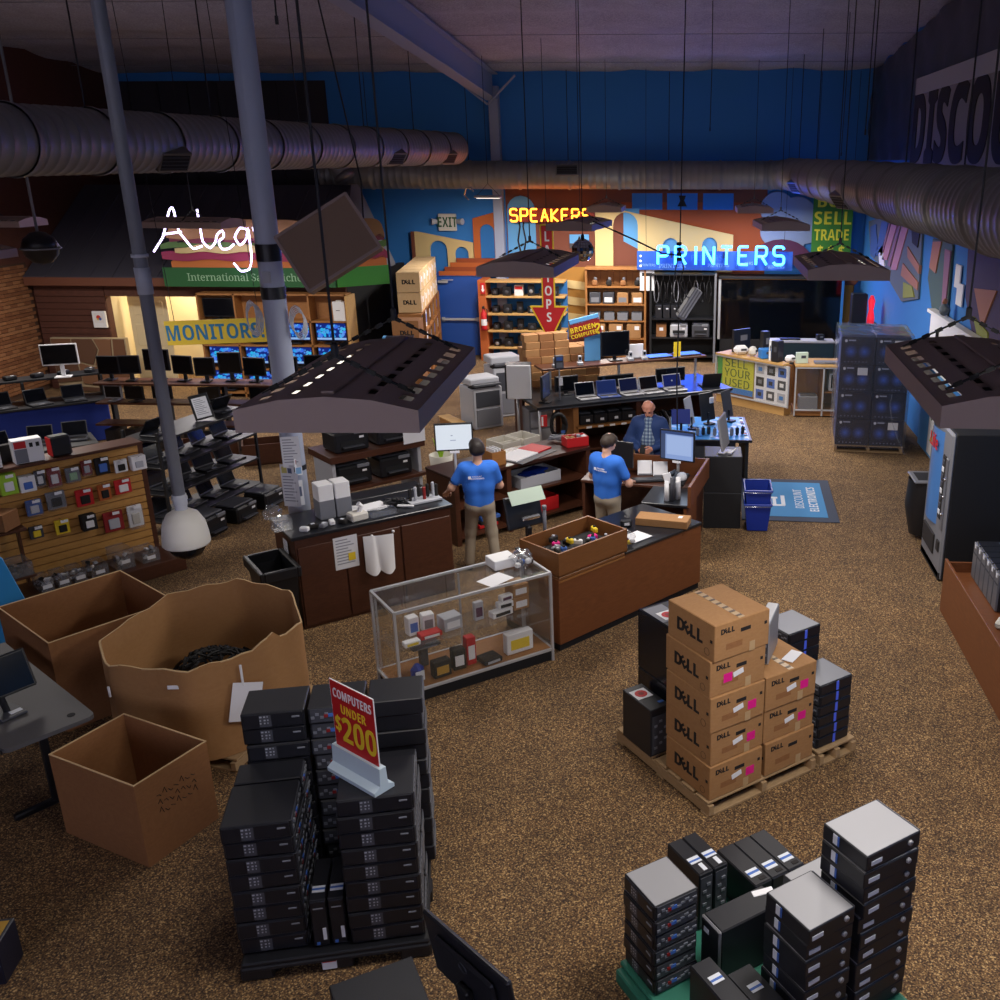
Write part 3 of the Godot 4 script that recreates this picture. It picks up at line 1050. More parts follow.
func poles_and_hangings() -> void:
	var x := -3.37
	var z := -5.9
	var t := thing("dome_camera","white dome security camera hanging on a long grey pole","security camera",v3(x,2.42,z))
	var st := S(true)
	lathe(st,[Vector2(0.0,0.3),Vector2(0.05,0.295),Vector2(0.1,0.265),Vector2(0.135,0.2),Vector2(0.148,0.12),Vector2(0.152,0.06),Vector2(0.146,0.05),Vector2(0.12,0.05)],32)
	put(t,"housing",st,M.off_white)
	st = S(true)
	lathe(st,[Vector2(0.12,0.052),Vector2(0.115,0.02),Vector2(0.09,-0.02),Vector2(0.05,-0.045),Vector2(0,-0.052)],28)
	put(t,"smoked_dome",st,M.screen_off)
	st = S(true); lathe(st,[Vector2(0.0,0.4),Vector2(0.045,0.4),Vector2(0.045,0.33),Vector2(0.04,0.32),Vector2(0.04,0.29)],20); lathe(st,[Vector2(0.05,0.385),Vector2(0.05,0.365)],20)
	put(t,"collar",st,M.grey_light)
	st = S(true); cyl(st,v3(0,0.36,0),v3(0,hang_y(x,z) - 2.423,0),0.04,0.04,16)
	put(t,"drop_pole",st,M.grey)
	st = S(true); cyl(st,v3(0,1.7,0),v3(0,1.86,0),0.046,0.046,16); cyl(st,v3(0,1.92,0),v3(0,1.94,0),0.05,0.05,16)
	put(t,"coupling",st,M.grey_light)
	x = -4.57
	z = -10.5
	t = thing("column","tall white steel column rising from the brown cabinet","column",v3(x,0,z))
	st = S(true); cyl(st,v3(0,0,0),v3(0,hang_y(x,z),0),0.125,0.125,28)
	put(t,"shaft",st,M.column_paint)
	for y in [[3.88,4.06],[3.48,3.61],[1.54,1.6]]:
		st = S(true); cyl(st,v3(0,y[0],0),v3(0,y[1],0),0.132,0.132,28,false)
		put(t,"black_band",st,M.black_plastic)
	st = S(); bx(st,v3(0.0,3.72,0.13),v3(0.09,0.12,0.03),0.004); put(t,"junction_plate",st,M.grey_light)
	st = S()
	for k in 5:
		var pts := []
		for q in 13:
			var a := TAU*q/12.0
			pts.append(v3(-0.24+0.09*cos(a)*(1 - 0.1*k),3.24+0.17*sin(a)+0.015*k,0.02*k))
		tube(st,pts,0.008,5)
		pts = []
		for q in 13:
			var a := TAU*q/12.0
			pts.append(v3(0.24+0.08*cos(a),3.18+0.15*sin(a)+0.02*k,-0.04+0.02*k))
		tube(st,pts,0.007,5)
	put(t,"cable_coil",st,M.white)
	tag(t,"tall white steel column with black bands and taped papers","column")
	for k in 5:
		var q: Array = [[0.04,1.78,0.25,0.36,14],[-0.06,1.55,0.24,0.16,-16],[0.1,1.6,0.1,0.2,40],[-0.03,1.33,0.26,0.4,-6],[0.09,1.29,0.12,0.3,30]][k]
		var d := Vector3(sin(deg_to_rad(q[4])),0,cos(deg_to_rad(q[4])))
		put(t,"taped_notice",sheet(q[2]*0.8,q[3]),M["notice_%d" % (k % 3)],d*(0.131+0.003*k)+v3(0,q[1],0),Vector3(0,q[4],0))
	t = thing("monitors_sign","yellow hanging board reading MONITORS! in blue letters","sign",v3(-6.68,2.46,-13.4),0)
	put(t,"board",one(v3(0,0.16,0),v3(1.5,0.34,0.02),0.003),M.sign_yellow)
	words(t,"MONITORS!",0.21,M.sign_blue,v3(-0.05,0.155,0.011),Vector3.ZERO,font_bold,0.003,"lettering",0.86)
	st = S()
	for s in [-0.6,0.6]:
		tube(st,[v3(s,0.33,0),v3(s,hang_y(-6.5,-13.4) - 2.6,0)],0.005,5)
	put(t,"wire",st,M.cable)
	t.rotation_degrees = Vector3(0,3,2.2)
	var p := [v3(-4.26,4.13,-10.1),v3(-3.67,4.59,-10.35),v3(-3.2,4.08,-10.1),v3(-3.93,3.61,-9.85)]
	var c: Vector3 = (p[0]+p[1]+p[2]+p[3])*0.25
	t = thing("tilted_lamp","brown square hanging lamp housing tilted on its corner beside the column","ceiling light",c)
	var ux: Vector3 = ((p[2]+p[3]) - (p[0]+p[1])).normalized()
	var uy: Vector3 = ((p[1]+p[2]) - (p[0]+p[3])).normalized()
	var n := ux.cross(uy).normalized()
	uy = n.cross(ux)
	var xf := Transform3D(Basis(ux,uy,n),Vector3.ZERO)
	st = S(); bx(st,v3(0,0,-0.05),v3(0.7,0.86,0.1),0.012,xf)
	put(t,"housing",st,M.panel_brown)
	st = S()
	for s in [-1.0,1.0]:
		bx(st,v3(s*0.345,0,0.006),v3(0.03,0.86,0.014),0.0,xf); bx(st,v3(0,s*0.425,0.006),v3(0.7,0.03,0.014),0.0,xf)
	put(t,"rim",st,M.housing)
	st = S(); chain_links(st,xf*v3(-0.35,-0.43,-0.02),xf*v3(-0.05,0.1,-0.12)); put(t,"bridle_chain",st,M.chain)
	st = S(); tube(st,[xf*v3(0,0.4,-0.1),xf*v3(0,0.43,-0.05)+v3(0,0.4,0),v3(-0.1,hang_y(c.x - 0.1,c.z) - c.y - 0.01,0)],0.008,6); put(t,"cable",st,M.cable)
	t = thing("arrow_sign","red downward arrow sign reading LAPTOPS with yellow border","sign",v3(-3.16,1.12,-21.2))
	var out := PackedVector2Array([Vector2(0,0),Vector2(0.42,0.8),Vector2(0.145,0.8),Vector2(0.145,2.5),Vector2(-0.145,2.5),Vector2(-0.145,0.8),Vector2(-0.42,0.8)])
	st = S(); prism(st,out,0.02); put(t,"yellow_border",st,M.yellow)
	var inn := PackedVector2Array([Vector2(0,0.06),Vector2(0.36,0.765),Vector2(0.115,0.765),Vector2(0.115,2.47),Vector2(-0.115,2.47),Vector2(-0.115,0.765),Vector2(-0.36,0.765)])
	st = S(); prism(st,inn,0.012,Transform3D(Basis.IDENTITY,v3(0,0,0.018))); put(t,"red_face",st,M.red)
	var wd := "LAPTOPS"
	for k in 7:
		words(t,wd[k],0.2,M.white,v3(0,2.25 - k*0.283,0.031),Vector3.ZERO,font_bold,0.004,"letter",0.85)
	st = S(); tube(st,[v3(0,2.5,0),v3(0,hang_y(-3.16,-21.2) - 1.13,0)],0.006,5); tube(st,[v3(0,0.02,0),v3(0,-0.3,0)],0.006,5); put(t,"wire",st,M.cable)
	t = thing("disco_ball","mirrored disco ball hanging by the blue lit lamp side","disco ball",v3(-1.62,3.68,-14.3))
	st = S()
	for a in 12:
		for b in 22:
			var t0 := -PI/2+PI*(a+0.06)/12.0
			var t1 := -PI/2+PI*(a+0.94)/12.0
			var f0 := TAU*(b+0.06)/22.0
			var f1 := TAU*(b+0.94)/22.0
			var sp := func(th: float,fi: float) -> Vector3: return Vector3(cos(th)*cos(fi),sin(th),cos(th)*sin(fi))*0.16
			var mid: Vector3 = sp.call((t0+t1)/2,(f0+f1)/2)
			quad(st,sp.call(t0,f0),sp.call(t0,f1),sp.call(t1,f1),sp.call(t1,f0),mid)
	var tiles := put(t,"mirror_tiles",st,M.mirror)
	tiles.set_meta("kind","stuff")
	st = S(true)
	var prof := []
	for k in 13:
		prof.append(Vector2(0.156*cos(-PI/2+PI*k/12.0),0.156*sin(-PI/2+PI*k/12.0)))
	lathe(st,prof,22); put(t,"core",st,M.grey_dark)
	st = S(); cyl(st,v3(0,0.15,0),v3(0,0.22,0),0.03,0.02,10); tube(st,[v3(0,0.2,0),v3(0,hang_y(-1.62,-14.3) - 3.69,0)],0.006,5); put(t,"hanging_wire",st,M.cable)
	t = thing("hanging_projector","grey ribbed device hanging tilted on a cord beside the black rack","device",v3(-0.09,2.95,-14.2))
	var tb := Transform3D(Basis(Vector3(0,0,1),deg_to_rad(-32))*Basis(Vector3.UP,0.3),Vector3.ZERO)
	st = S(); bx(st,Vector3.ZERO,v3(0.13,0.48,0.14),0.012,tb); put(t,"body",st,M.grey)
	for k in 3:
		st = S(); bx(st,v3(-0.045+0.045*k,0.02,0.072),v3(0.02,0.44,0.01),0.0,tb); put(t,"rib",st,M.grey_light)
	st = S()
	tube(st,[v3(-0.15,0.75,0),v3(-0.2,0.45,0.05),v3(-0.24,0.2,0),v3(-0.18,-0.1,0.04),v3(-0.05,-0.2,0)],0.008,5)
	tube(st,[v3(-0.14,0.72,0),v3(-0.08,0.5,0.02),v3(-0.14,0.3,0.02),v3(0,0.05,0)],0.008,5)
	tube(st,[v3(-0.14,0.7,0),v3(-0.12,2.5,0.02),v3(-0.1,hang_y(-0.12,-14.2) - 2.96,0)],0.009,6)
	for k in 4:
		bx(st,v3(-0.15,0.62+0.07*k,0),v3(0.07,0.05,0.06),0.01)
	tube(st,[v3(-0.14,-0.1,0),v3(-0.16,-1.1,0),v3(-0.14,-2.0,0)],0.012,6)
	put(t,"cord",st,M.cable)
	st = S(); tube(st,[v3(-1.7,3.95,-16.6),v3(-1.0,3.75,-15.6),v3(-0.5,3.6,-14.8),v3(-0.23,3.62,-14.25)],0.012,6)
	tag(put(self,"slack_cord",st,M.cable),"thin slack black cord swinging across the cream arches","cord")
	t = thing("dome_pendant","dark dome pendant on a thin stem under the big duct","pendant lamp",v3(-9.42,3.6,-13.95))
	st = S(true); lathe(st,[Vector2(0,0.34),Vector2(0.1,0.32),Vector2(0.2,0.24),Vector2(0.26,0.1),Vector2(0.24,0.09),Vector2(0.22,0.0),Vector2(0.12,-0.1),Vector2(0,-0.13)],28); put(t,"dome",st,M.black_plastic)
	st = S(true); lathe(st,[Vector2(0.262,0.11),Vector2(0.275,0.1),Vector2(0.262,0.085)],28); put(t,"rim",st,M.grey)
	st = S(true); cyl(st,v3(0,0.3,0),v3(0,hang_y(-9.42,-13.95) - 3.61,0),0.02,0.02,8); put(t,"stem",st,M.grey)
	for k in 5:
		var q: Vector3 = [v3(-3.2,0,-8.0),v3(0.4,0,-9.0),v3(1.9,0,-12.0),v3(0.2,0,-18.0),v3(2.6,0,-19.0),v3(-0.6,0,-14.5),v3(-6.2,0,-14.0)][k]
		var ye: float = [5.9,6.3,5.2,5.4,5.0,5.6,5.5][k]
		st = S(); tube(st,[v3(q.x,hang_y(q.x,q.z),q.z),v3(q.x+0.01,(roof(q.z)+ye)*0.5,q.z),v3(q.x,ye,q.z)],0.007,5)
		bx(st,v3(q.x,ye,q.z),v3(0.02,0.06,0.02))
		tag(put(self,"drop_wire",st,M.cable),"bare black wire dangling from the insulated ceiling","wire","loose wires under the ceiling")
	t = thing("hanging_banner","grey hanging banner board with big black letters DISCO","sign",v3(4.02,4.72,-17.0),-90)
	put(t,"board",one(v3(0.9,0.72,0),v3(7.0,1.45,0.05),0.005),M.banner_grey)
	put(t,"top_trim",one(v3(0.9,1.44,0.02),v3(7.05,0.28,0.07),0.005),M.grey_light)
	words(t,"DISCOUNT",1.12,M.ink,v3(1.6,0.66,0.03),Vector3.ZERO,font_heavy,0.02,"lettering",1.1)

# ---------------------------------------------------------------- the mock restaurant front and everything on the left
func monitor_shape(t: Node3D,w: float,h: float,frame: Material,screen: Material,stand := 0.14,thick := 0.04) -> void:
	put(t,"housing",one(v3(0,stand+h*0.5,0),v3(w,h,thick),0.008),frame)
	put(t,"screen",sheet(w - 0.045,h - 0.045),screen,v3(0,stand+h*0.5+0.004,thick*0.5+0.0025))
	var st := S()
	bx(st,v3(0,stand*0.5+0.045,-thick*0.5 - 0.02),v3(0.07,stand+0.08,0.035),0.008)
	put(t,"neck",st,frame)
	put(t,"foot",one(v3(0,0.01,0),v3(w*0.45,0.02,0.2),0.008),frame)

func facade() -> void:
	var z := -21.0
	var wl: Node = find_child("wall_left",false,false)
	var bricks := [mat("brick_a",rgb(140,92,58),0.9),mat("brick_b",rgb(124,78,48),0.9),mat("brick_c",rgb(152,104,68),0.9)]
	put(wl,"mortar",one(v3(LEFT+0.005,1.4,-19.4),v3(0.01,2.8,3.2)),mat("mortar",rgb(78,54,40),0.95))
	var bm := box(v3(0.03,0.066,0.21),0.004)
	var cnt := 0
	for r in 34:
		var y := 0.12+r*0.078
		for k in 8:
			var bz := -20.9+k*0.225+(0.11 if r % 2 else 0.0)
			put(wl,"brick",bm,bricks[(r*5+k*3+(r*k) % 2) % 3],v3(LEFT+0.02,y,bz))
	var f := thing("mock_shop_front","dark brown mock restaurant front with sloping roof along the left","shop front",v3(0,0,z))
	put(f,"wall_core",one(v3(-13.74,1.2,-0.12),v3(1.6,2.4,0.2)),M.wood_siding)
	put(f,"wall_core",one(v3(-9.1,1.2,-0.12),v3(3.1,2.4,0.2)),M.wood_siding)
	put(f,"header",one(v3(-11.8,2.24,-0.12),v3(2.3,0.32,0.2)),M.wood_siding)
	put(f,"side_wall",one(v3(-7.62,1.2,-2.3),v3(0.16,2.4,4.4)),M.black_matte)
	for k in 17:
		put(f,"siding_board",one(v3(-13.73,0.07+k*0.138,0),v3(1.58,0.13,0.03),0.006),M.wood_siding)
	put(f,"fascia_board",one(v3(-11.0,2.42,0.2),v3(7.08,0.18,0.12),0.01),mat("fascia",rgb(112,66,46),0.7))
	put(f,"eave_soffit",one(v3(-11.0,2.5,0.02),v3(7.08,0.03,0.4)),M.wood_siding)
	for k in 14:
		var x0 := -14.54+k*0.5
		var st := S()
		var x1 := x0+0.49
		var zb := -2.6
		quad(st,v3(x0,2.52,0.24),v3(x1,2.52,0.24),v3(minf(x1,-8.1),4.35,zb),v3(minf(x0,-8.1),4.35,zb),Vector3(0,1,1))
		quad(st,v3(x0,2.48,0.24),v3(x1,2.48,0.24),v3(minf(x1,-8.1),4.31,zb),v3(minf(x0,-8.1),4.31,zb),Vector3(0,-1,-1))
		quad(st,v3(x0,2.48,0.24),v3(x1,2.48,0.24),v3(x1,2.52,0.24),v3(x0,2.52,0.24),Vector3(0,0,1))
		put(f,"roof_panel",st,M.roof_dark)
		st = S(); tube(st,[v3(x1,2.53,0.24),v3(minf(x1,-8.1),4.36,zb)],0.012,5)
		put(f,"roof_seam",st,M.roof_dark)
	for k in 6:
		var a := 0.24 - k*0.6
		var b := a - 0.59
		var st := S()
		quad(st,v3(-7.42,2.5,a),v3(-7.42,2.5,b),v3(-8.25,4.35,minf(b,-2.6) - 0.2),v3(-8.25,4.35,minf(a,-2.6)),Vector3(1,1,0))
		quad(st,v3(-7.42,2.46,a),v3(-7.42,2.46,b),v3(-8.25,4.31,minf(b,-2.6) - 0.2),v3(-8.25,4.31,minf(a,-2.6)),Vector3(-1,-1,0))
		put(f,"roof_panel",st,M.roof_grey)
	var room := thing("back_room","cream lit room seen through the doorway behind the monitors","room",v3(-11.8,0,z - 0.235))
	put(room,"rear_wall",one(v3(0,1.25,-1.6),v3(2.6,2.5,0.08)),M.room_cream)
	for s in [-1.0,1.0]:
		put(room,"side_wall",one(v3(s*1.26,1.25,-0.8),v3(0.08,2.5,1.6)),M.room_cream)
	put(room,"room_ceiling",one(v3(0,2.54,-0.83),v3(2.7,0.06,1.6)),M.room_cream)
	put(room,"lamp_panel",one(v3(0,2.49,-0.8),v3(0.8,0.02,0.5)),M.tube_light)
	lamp_area(room,v3(0,2.47,-0.8),Vector2(0.8,0.5),Color(1.0,0.92,0.78),5.0)
	put(room,"picture_rail",one(v3(0.55,1.95,-1.54),v3(1.3,0.14,0.03),0.004),M.white)
	var dl := thing("panel_door","cream six panel door standing in the lit doorway","door",v3(-12.42,0,z - 0.75),8)
	put(dl,"leaf",one(v3(0,1.0,0),v3(0.85,2.0,0.04),0.004),M.room_cream)
	for k in 6:
		put(dl,"raised_panel",one(v3(-0.19+0.38*(k % 2),[0.45,1.12,1.72][k/2],0.024),v3(0.28,[0.62,0.5,0.3][k/2],0.016),0.008),M.room_cream)
	var kn := S(true); cyl(kn,v3(0.36,1.0,0.02),v3(0.36,1.0,0.08),0.02,0.035,12); put(dl,"knob",kn,M.chrome)
	for k in 3:
		var q: Array = [[-11.62,1.62,0.2,0.28],[-11.36,1.48,0.24,0.3],[-10.98,1.5,0.28,0.36]][k]
		var pc := thing("framed_picture",["dark blue poster on the cream room wall","small grey framed picture on the cream room wall","black framed yellow certificate on the cream room wall"][k],"picture",v3(q[0],q[1],z - 1.76))
		put(pc,"picture_frame",one(v3(0,0,0),v3(q[2],q[3],0.02),0.004),[M.blue_cloth,M.grey,M.ink][k])
		put(pc,"print",one(v3(0,0,0.012),v3(q[2] - 0.06,q[3] - 0.06,0.006)),[M.grey_light,M.teal,M.yellow][k])
	var lf := thing("leaflet_holder","white leaflet holder with colourful print on brown siding","leaflet holder",v3(-13.1,1.45,z+0.03))
	put(lf,"case",one(v3(0,0.13,0.03),v3(0.3,0.36,0.06),0.006),M.white)
	put(lf,"leaflet",sheet(0.2,0.22),M.leaflet,v3(0,0.17,0.0625))
	var sw := thing("stone_wall","low wall of brown flagstones beside the black desk","stone wall",v3(-13.35,0,z+0.25))
	put(sw,"mortar_core",one(v3(0,0.6,-0.06),v3(1.7,1.2,0.12)),mat("stone_mortar",rgb(168,150,120),0.95))
	var stones := [[[-0.85,0.75],[-0.45,0.7],[-0.4,1.18],[-0.85,1.18]],[[-0.4,0.72],[0.05,0.62],[0.2,0.95],[0.1,1.18],[-0.36,1.18]],[[0.1,0.6],[0.5,0.66],[0.55,1.18],[0.16,1.18],[0.25,0.95]],[[0.55,0.6],[0.85,0.62],[0.85,1.18],[0.6,1.18]],[[-0.85,0.2],[-0.3,0.26],[-0.34,0.64],[-0.85,0.7]],[[-0.26,0.2],[0.32,0.14],[0.46,0.58],[0.05,0.56],[-0.28,0.64]],[[0.38,0.1],[0.85,0.12],[0.85,0.56],[0.52,0.58]],[[-0.85,0.02],[0.3,0.02],[0.3,0.08],[-0.85,0.14]]]
	for k in stones.size():
		var pl := PackedVector2Array()
		for q in stones[k]:
			pl.append(Vector2(q[0]*0.97,q[1]))
		var st := S(); prism(st,pl,0.025+0.006*(k % 3)); put(sw,"flagstone",st,[M.stone_a,M.stone_b,M.stone_c][k % 3])
	var sg := thing("sandwich_sign","big painted sandwich sign over a green band reading International Sandwiches","sign",v3(-9.4,2.36,z+0.5))
	put(sg,"green_band",one(v3(0,0.2,0),v3(3.7,0.4,0.06),0.004),M.sign_green)
	var gs := S(); bx(gs,v3(0,0.2,0),v3(1.2,0.4,0.06),0.004,Transform3D(Basis(Vector3.UP,deg_to_rad(40)),v3(2.32,0.0,-0.42))); put(sg,"green_band_end",gs,M.sign_green_light)
	words(sg,"International Sandwiches",0.15,mat("pale_green",rgb(150,190,150),0.7),v3(-0.05,0.2,0.031),Vector3.ZERO,font_serif,0.003)
	var lay := [["bun_layer",0.4,0.2,M.orange_bread,3.3],["ham_layer",0.58,0.17,M.ham,3.65],["cheese_layer",0.74,0.11,M.cheese,3.0],["lettuce_layer",0.82,0.12,M.lettuce,3.7],["tomato_layer",0.94,0.09,M.ham_dark,3.2],["top_bun",1.02,0.36,M.bread,3.3]]
	for k in lay.size():
		var L: Array = lay[k]
		var top := []
		var bot := []
		for i in 25:
			var x: float = -L[4]*0.5+L[4]*i/24.0
			var wv := 0.035*sin(i*0.9+k*1.7)
			var edge := sqrt(maxf(0.02,1.0 - pow(absf(x)/(L[4]*0.5),6.0)))
			var dome: float = (edge*L[2] if k == 5 else edge*L[2]*0.5+L[2]*0.5)
			top.append(Vector2(x,L[1]+dome+(0.0 if k == 5 else wv)))
			bot.append(Vector2(x,L[1]+wv*0.6 - 0.03))
		bot.reverse()
		var st := S(); prism(st,PackedVector2Array(top+bot),0.1+0.03*(k % 3),Transform3D(Basis.IDENTITY,v3(0,0,-0.1)))
		put(sg,L[0],st,L[3])
		st = S(); prism(st,PackedVector2Array(top+bot),0.1,Transform3D(Basis(Vector3.UP,deg_to_rad(40)).scaled(Vector3(0.33,1,0.33)),v3(2.3,0.0,-0.42)))
		put(sg,L[0]+"_end",st,L[3])
	var nt := thing("script_neon","white neon script reading Alegria above the sandwich sign","neon sign",v3(-10.3,3.1,z+0.75))
	var m := glow("script_tube",Color(0.86,0.8,1.0),5.0)
	var strokes := [[[-0.55,0.0],[-0.3,0.3],[-0.08,0.85],[0.0,0.9],[0.05,0.4],[0.3,0.05],[0.5,0.12]],[[-0.3,0.35],[0.1,0.4]],[[0.5,0.85],[0.52,0.2],[0.66,0.06],[0.8,0.2],[0.84,0.35],[0.98,0.45],[1.0,0.3],[0.85,0.22],[0.9,0.05],[1.05,0.06],[1.18,0.16]],[[1.5,0.45],[1.35,0.5],[1.2,0.3],[1.3,0.12],[1.45,0.25],[1.52,0.5],[1.52,-0.1],[1.45,-0.35],[1.25,-0.4],[1.12,-0.22]],[[1.62,0.5],[1.72,0.1],[1.75,0.4],[1.9,0.45]],[[2.0,0.45],[2.02,0.1],[2.15,0.1]],[[2.05,0.62],[2.06,0.66]],[[2.6,0.4],[2.42,0.45],[2.3,0.2],[2.4,0.08],[2.6,0.3],[2.62,0.5],[2.64,0.1],[2.75,0.1]]]
	for s in strokes:
		var pts := []
		for q in s:
			pts.append(v3(q[0] - 0.4,q[1],0))
		var st := S(true); tube(st,round_path(pts,0.07),0.021,8); put(nt,"neon_stroke",st,m)
	var sb := S()
	for k in 4:
		bx(sb,v3([-0.4,0.45,1.1,1.75][k],0.2,-0.09),v3(0.03,0.03,0.2))
	put(nt,"standoff",sb,M.black_plastic)
	lamp_area(nt,v3(0.7,0.2,0.06),Vector2(2.8,0.7),Color(0.8,0.75,1.0),1.2,Vector3(0,180,0))

func left_side() -> void:
	# ---- TV wall
	var z := -20.55
	var tv := thing("display_shelf","tan wooden wall shelf holding rows of blue televisions","shelf",v3(-8.95,0,z))
	for k in 5:
		put(tv,"upright",one(v3(-1.6+0.8*k,1.12,0),v3(0.035,2.24,0.36)),M.wood_tan)
	for y in [0.1,0.62,1.14,1.66,2.22]:
		put(tv,"shelf_board",one(v3(0,y,0),v3(3.24,0.035,0.36)),M.wood_tan)
	put(tv,"back_panel",one(v3(0,1.12,-0.17),v3(3.2,2.24,0.015)),M.wood_tan)
	var side := S(); bx(side,v3(1.68,1.12,0.1),v3(0.05,2.2,0.5)); put(tv,"end_panel",side,M.wood_pine)
	var tvp: Node3D = null
	for r in 4:
		for k in 4:
			if r == 3 and k != 0:
				continue
			var pos := v3(-8.95 - 1.2+0.8*k,[0.66,1.18,0.14,1.68][r],z+0.06)
			if tvp == null:
				tvp = thing("television","small flat television showing a blue picture on tan shelf","television",pos,0,"televisions on the wall shelf")
				monitor_shape(tvp,0.68,0.4,M.black_plastic,M.tv_picture,0.05)
			else:
				var c := copy(tvp,pos)
				if r == 3:
					c.set_meta("label","dark switched off television on the top shelf by the doorway")
					(c.get_node("screen") as MeshInstance3D).material_override = M.screen_off
	var wb := thing("white_box","small white box with a note on the top television shelf","box",v3(-7.5,1.68,z+0.12))
	put(wb,"carton",one(v3(0,0.2,0),v3(0.26,0.4,0.14),0.006),M.white)
	put(wb,"printed_line",one(v3(-0.02,0.22,0.072),v3(0.08,0.012,0.003)),M.ink)
	put(wb,"lid_tab",one(v3(0,0.41,0),v3(0.12,0.03,0.1)),M.off_white)
	# ---- stepped shelf with black monitors
	var ms := thing("monitor_shelf","long red brown stepped shelf crowded with black monitors","shelf",v3(-8.4,0,-16.5))
	for y in [0.5,0.86,1.2]:
		put(ms,"shelf_board",one(v3(0,y - 0.02,0.3 - 0.3*y),v3(4.3,0.036,0.5 if y > 1.0 else 0.36),0.004),M.wood_red)
	for k in 5:
		put(ms,"upright",one(v3(-2.1+1.05*k,0.57,-0.24),v3(0.05,1.16,0.12)),M.black_matte)
	var labels := ["black flat monitor on the top step of the monitor shelf","black flat monitor on the lower step of the monitor shelf"]
	var proto: Node3D = null
	var xs := [-10.37,-9.96,-9.5,-9.02,-8.6,-8.18,-7.72,-7.18,-6.6]
	for r in 2:
		for k in xs.size():
			var w: float = [0.4,0.36,0.48,0.4,0.36,0.4,0.42,0.54,0.46][k]
			var pos := v3(xs[k]+0.1*r,1.2 if r == 0 else 0.86,(-16.58 if r == 0 else -16.42)+0.05*sin(k*2.1))
			if r == 0:
				var t := thing("monitor",labels[0],"monitor",pos,10.0*sin(k*1.7),"monitors on the stepped shelf")
				monitor_shape(t,w,0.38 if k % 3 == 2 else 0.33,M.black_plastic,M.screen_off,[0.1,0.12,0.17,0.12,0.1,0.13,0.1,0.14,0.1][k])
			elif k % 2 == 0 or k == 1:
				var t := thing("monitor",labels[1] if k != 0 else "silver framed square monitor on the lower step by the flagstones","monitor",pos,-8.0*sin(k*1.3),"monitors on the lower step")
				monitor_shape(t,0.38 if k else 0.32,0.24,M.silver if k == 0 else M.black_plastic,M.screen_off,0.04)
	for k in 7:
		var t := thing("computer_tower","black computer tower on the floor under the monitor shelf","computer",v3(-10.3+0.36*k,0,-16.35),4.0*sin(k),"towers under the monitor shelf")
		put(t,"case",one(v3(0,0.2,0),v3(0.18,0.4,0.4),0.006),M.pc_black)
		put(t,"front_panel",one(v3(0,0.2,0.205),v3(0.165,0.38,0.012),0.004),M.pc_front)
	# ---- black metal laptop rack
	var rk := thing("laptop_rack","black metal rack of opened laptops under the yellow sign","rack",v3(-7.1,0,-13.05),76)
	for x in [-0.95,0.95]:
		for zz in [-0.28,0.28]:
			put(rk,"post",one(v3(x,0.75,zz),v3(0.035,1.5,0.035)),M.black_matte)
	var lv := [0.22,0.62,1.0,1.38]
	for y in lv:
		put(rk,"shelf_board",one(v3(0,y,0),v3(1.94,0.03,0.6),0.004),M.black_plastic)
	var ln := ["bottom","second lowest","third lowest","top"]
	for r in 4:
		for k in 4:
			if r == 3 and k != 0 and k != 3:
				continue
			var o := v3(-0.68+0.45*k,lv[r]+0.015,0.02)
			var w := rk.transform*o
			laptop(w,76+8*sin(r*3+k),"black opened laptop on the %s shelf of the black rack" % ln[r],"laptops on the black rack",M.pc_black,M.screen_off,r == 3)
	for k in 3:
		var pr := thing("black_printer","black printer on the floor beside the black laptop rack","printer",rk.transform*v3([-0.65,0.0,0.62][k],0,0.56),76,"printers by the laptop rack")
		printer_shape(pr,0.44,0.32 if k == 0 else 0.26,0.4,M.black_plastic)
	var card := thing("price_card","white price card in a tilted black holder on the laptop rack","price card",v3(-7.0,1.41,-13.2),30)
	var cx := Transform3D(Basis(Vector3.RIGHT,deg_to_rad(-22))*Basis(Vector3(0,0,1),0.16),v3(0,0.17,0))
	var st := S(); bx(st,Vector3.ZERO,v3(0.26,0.36,0.02),0.003,cx); put(card,"holder",st,M.black_plastic)
	var cs := put(card,"card",sheet(0.2,0.29),M.notice_0); cs.transform = cx*Transform3D(Basis.IDENTITY,v3(0,-0.01,0.0115))
	# ---- wooden crates on the floor behind
	for k in 2:
		var cr := thing("wooden_crate",["low red brown wooden crate on the floor behind the rack","longer red brown wooden crate on the floor under the monitors"][k],"crate",[v3(-7.35,0,-15.75),v3(-8.3,0,-15.75)][k],24)
		open_box(cr,v3([0.7,0.9][k],0.36,0.5),0.025,M.wood_red)
	# ---- slatwall accessory stand
	var sl := thing("slatwall_stand","tan slatwall stand hung with small accessory packets","display stand",v3(-6.92,0,-11.35),51.7)
	put(sl,"back_board",one(v3(-1.3,0.85,-0.03),v3(2.6,1.45,0.03)),M.cardboard_dark)
	for k in 15:
		put(sl,"slat",one(v3(-1.3,0.2+k*0.093,0),v3(2.6,0.082,0.022),0.004),M.slatwall)
	put(sl,"top_shelf",one(v3(-1.3,1.59,-0.05),v3(2.66,0.035,0.34),0.005),M.wood_red)
	put(sl,"end_post",one(v3(0.03,0.8,-0.04),v3(0.06,1.56,0.1)),M.wood_red)
	put(sl,"base_deck",one(v3(-1.25,0.09,0.3),v3(2.75,0.18,0.6),0.006),M.wood_red)
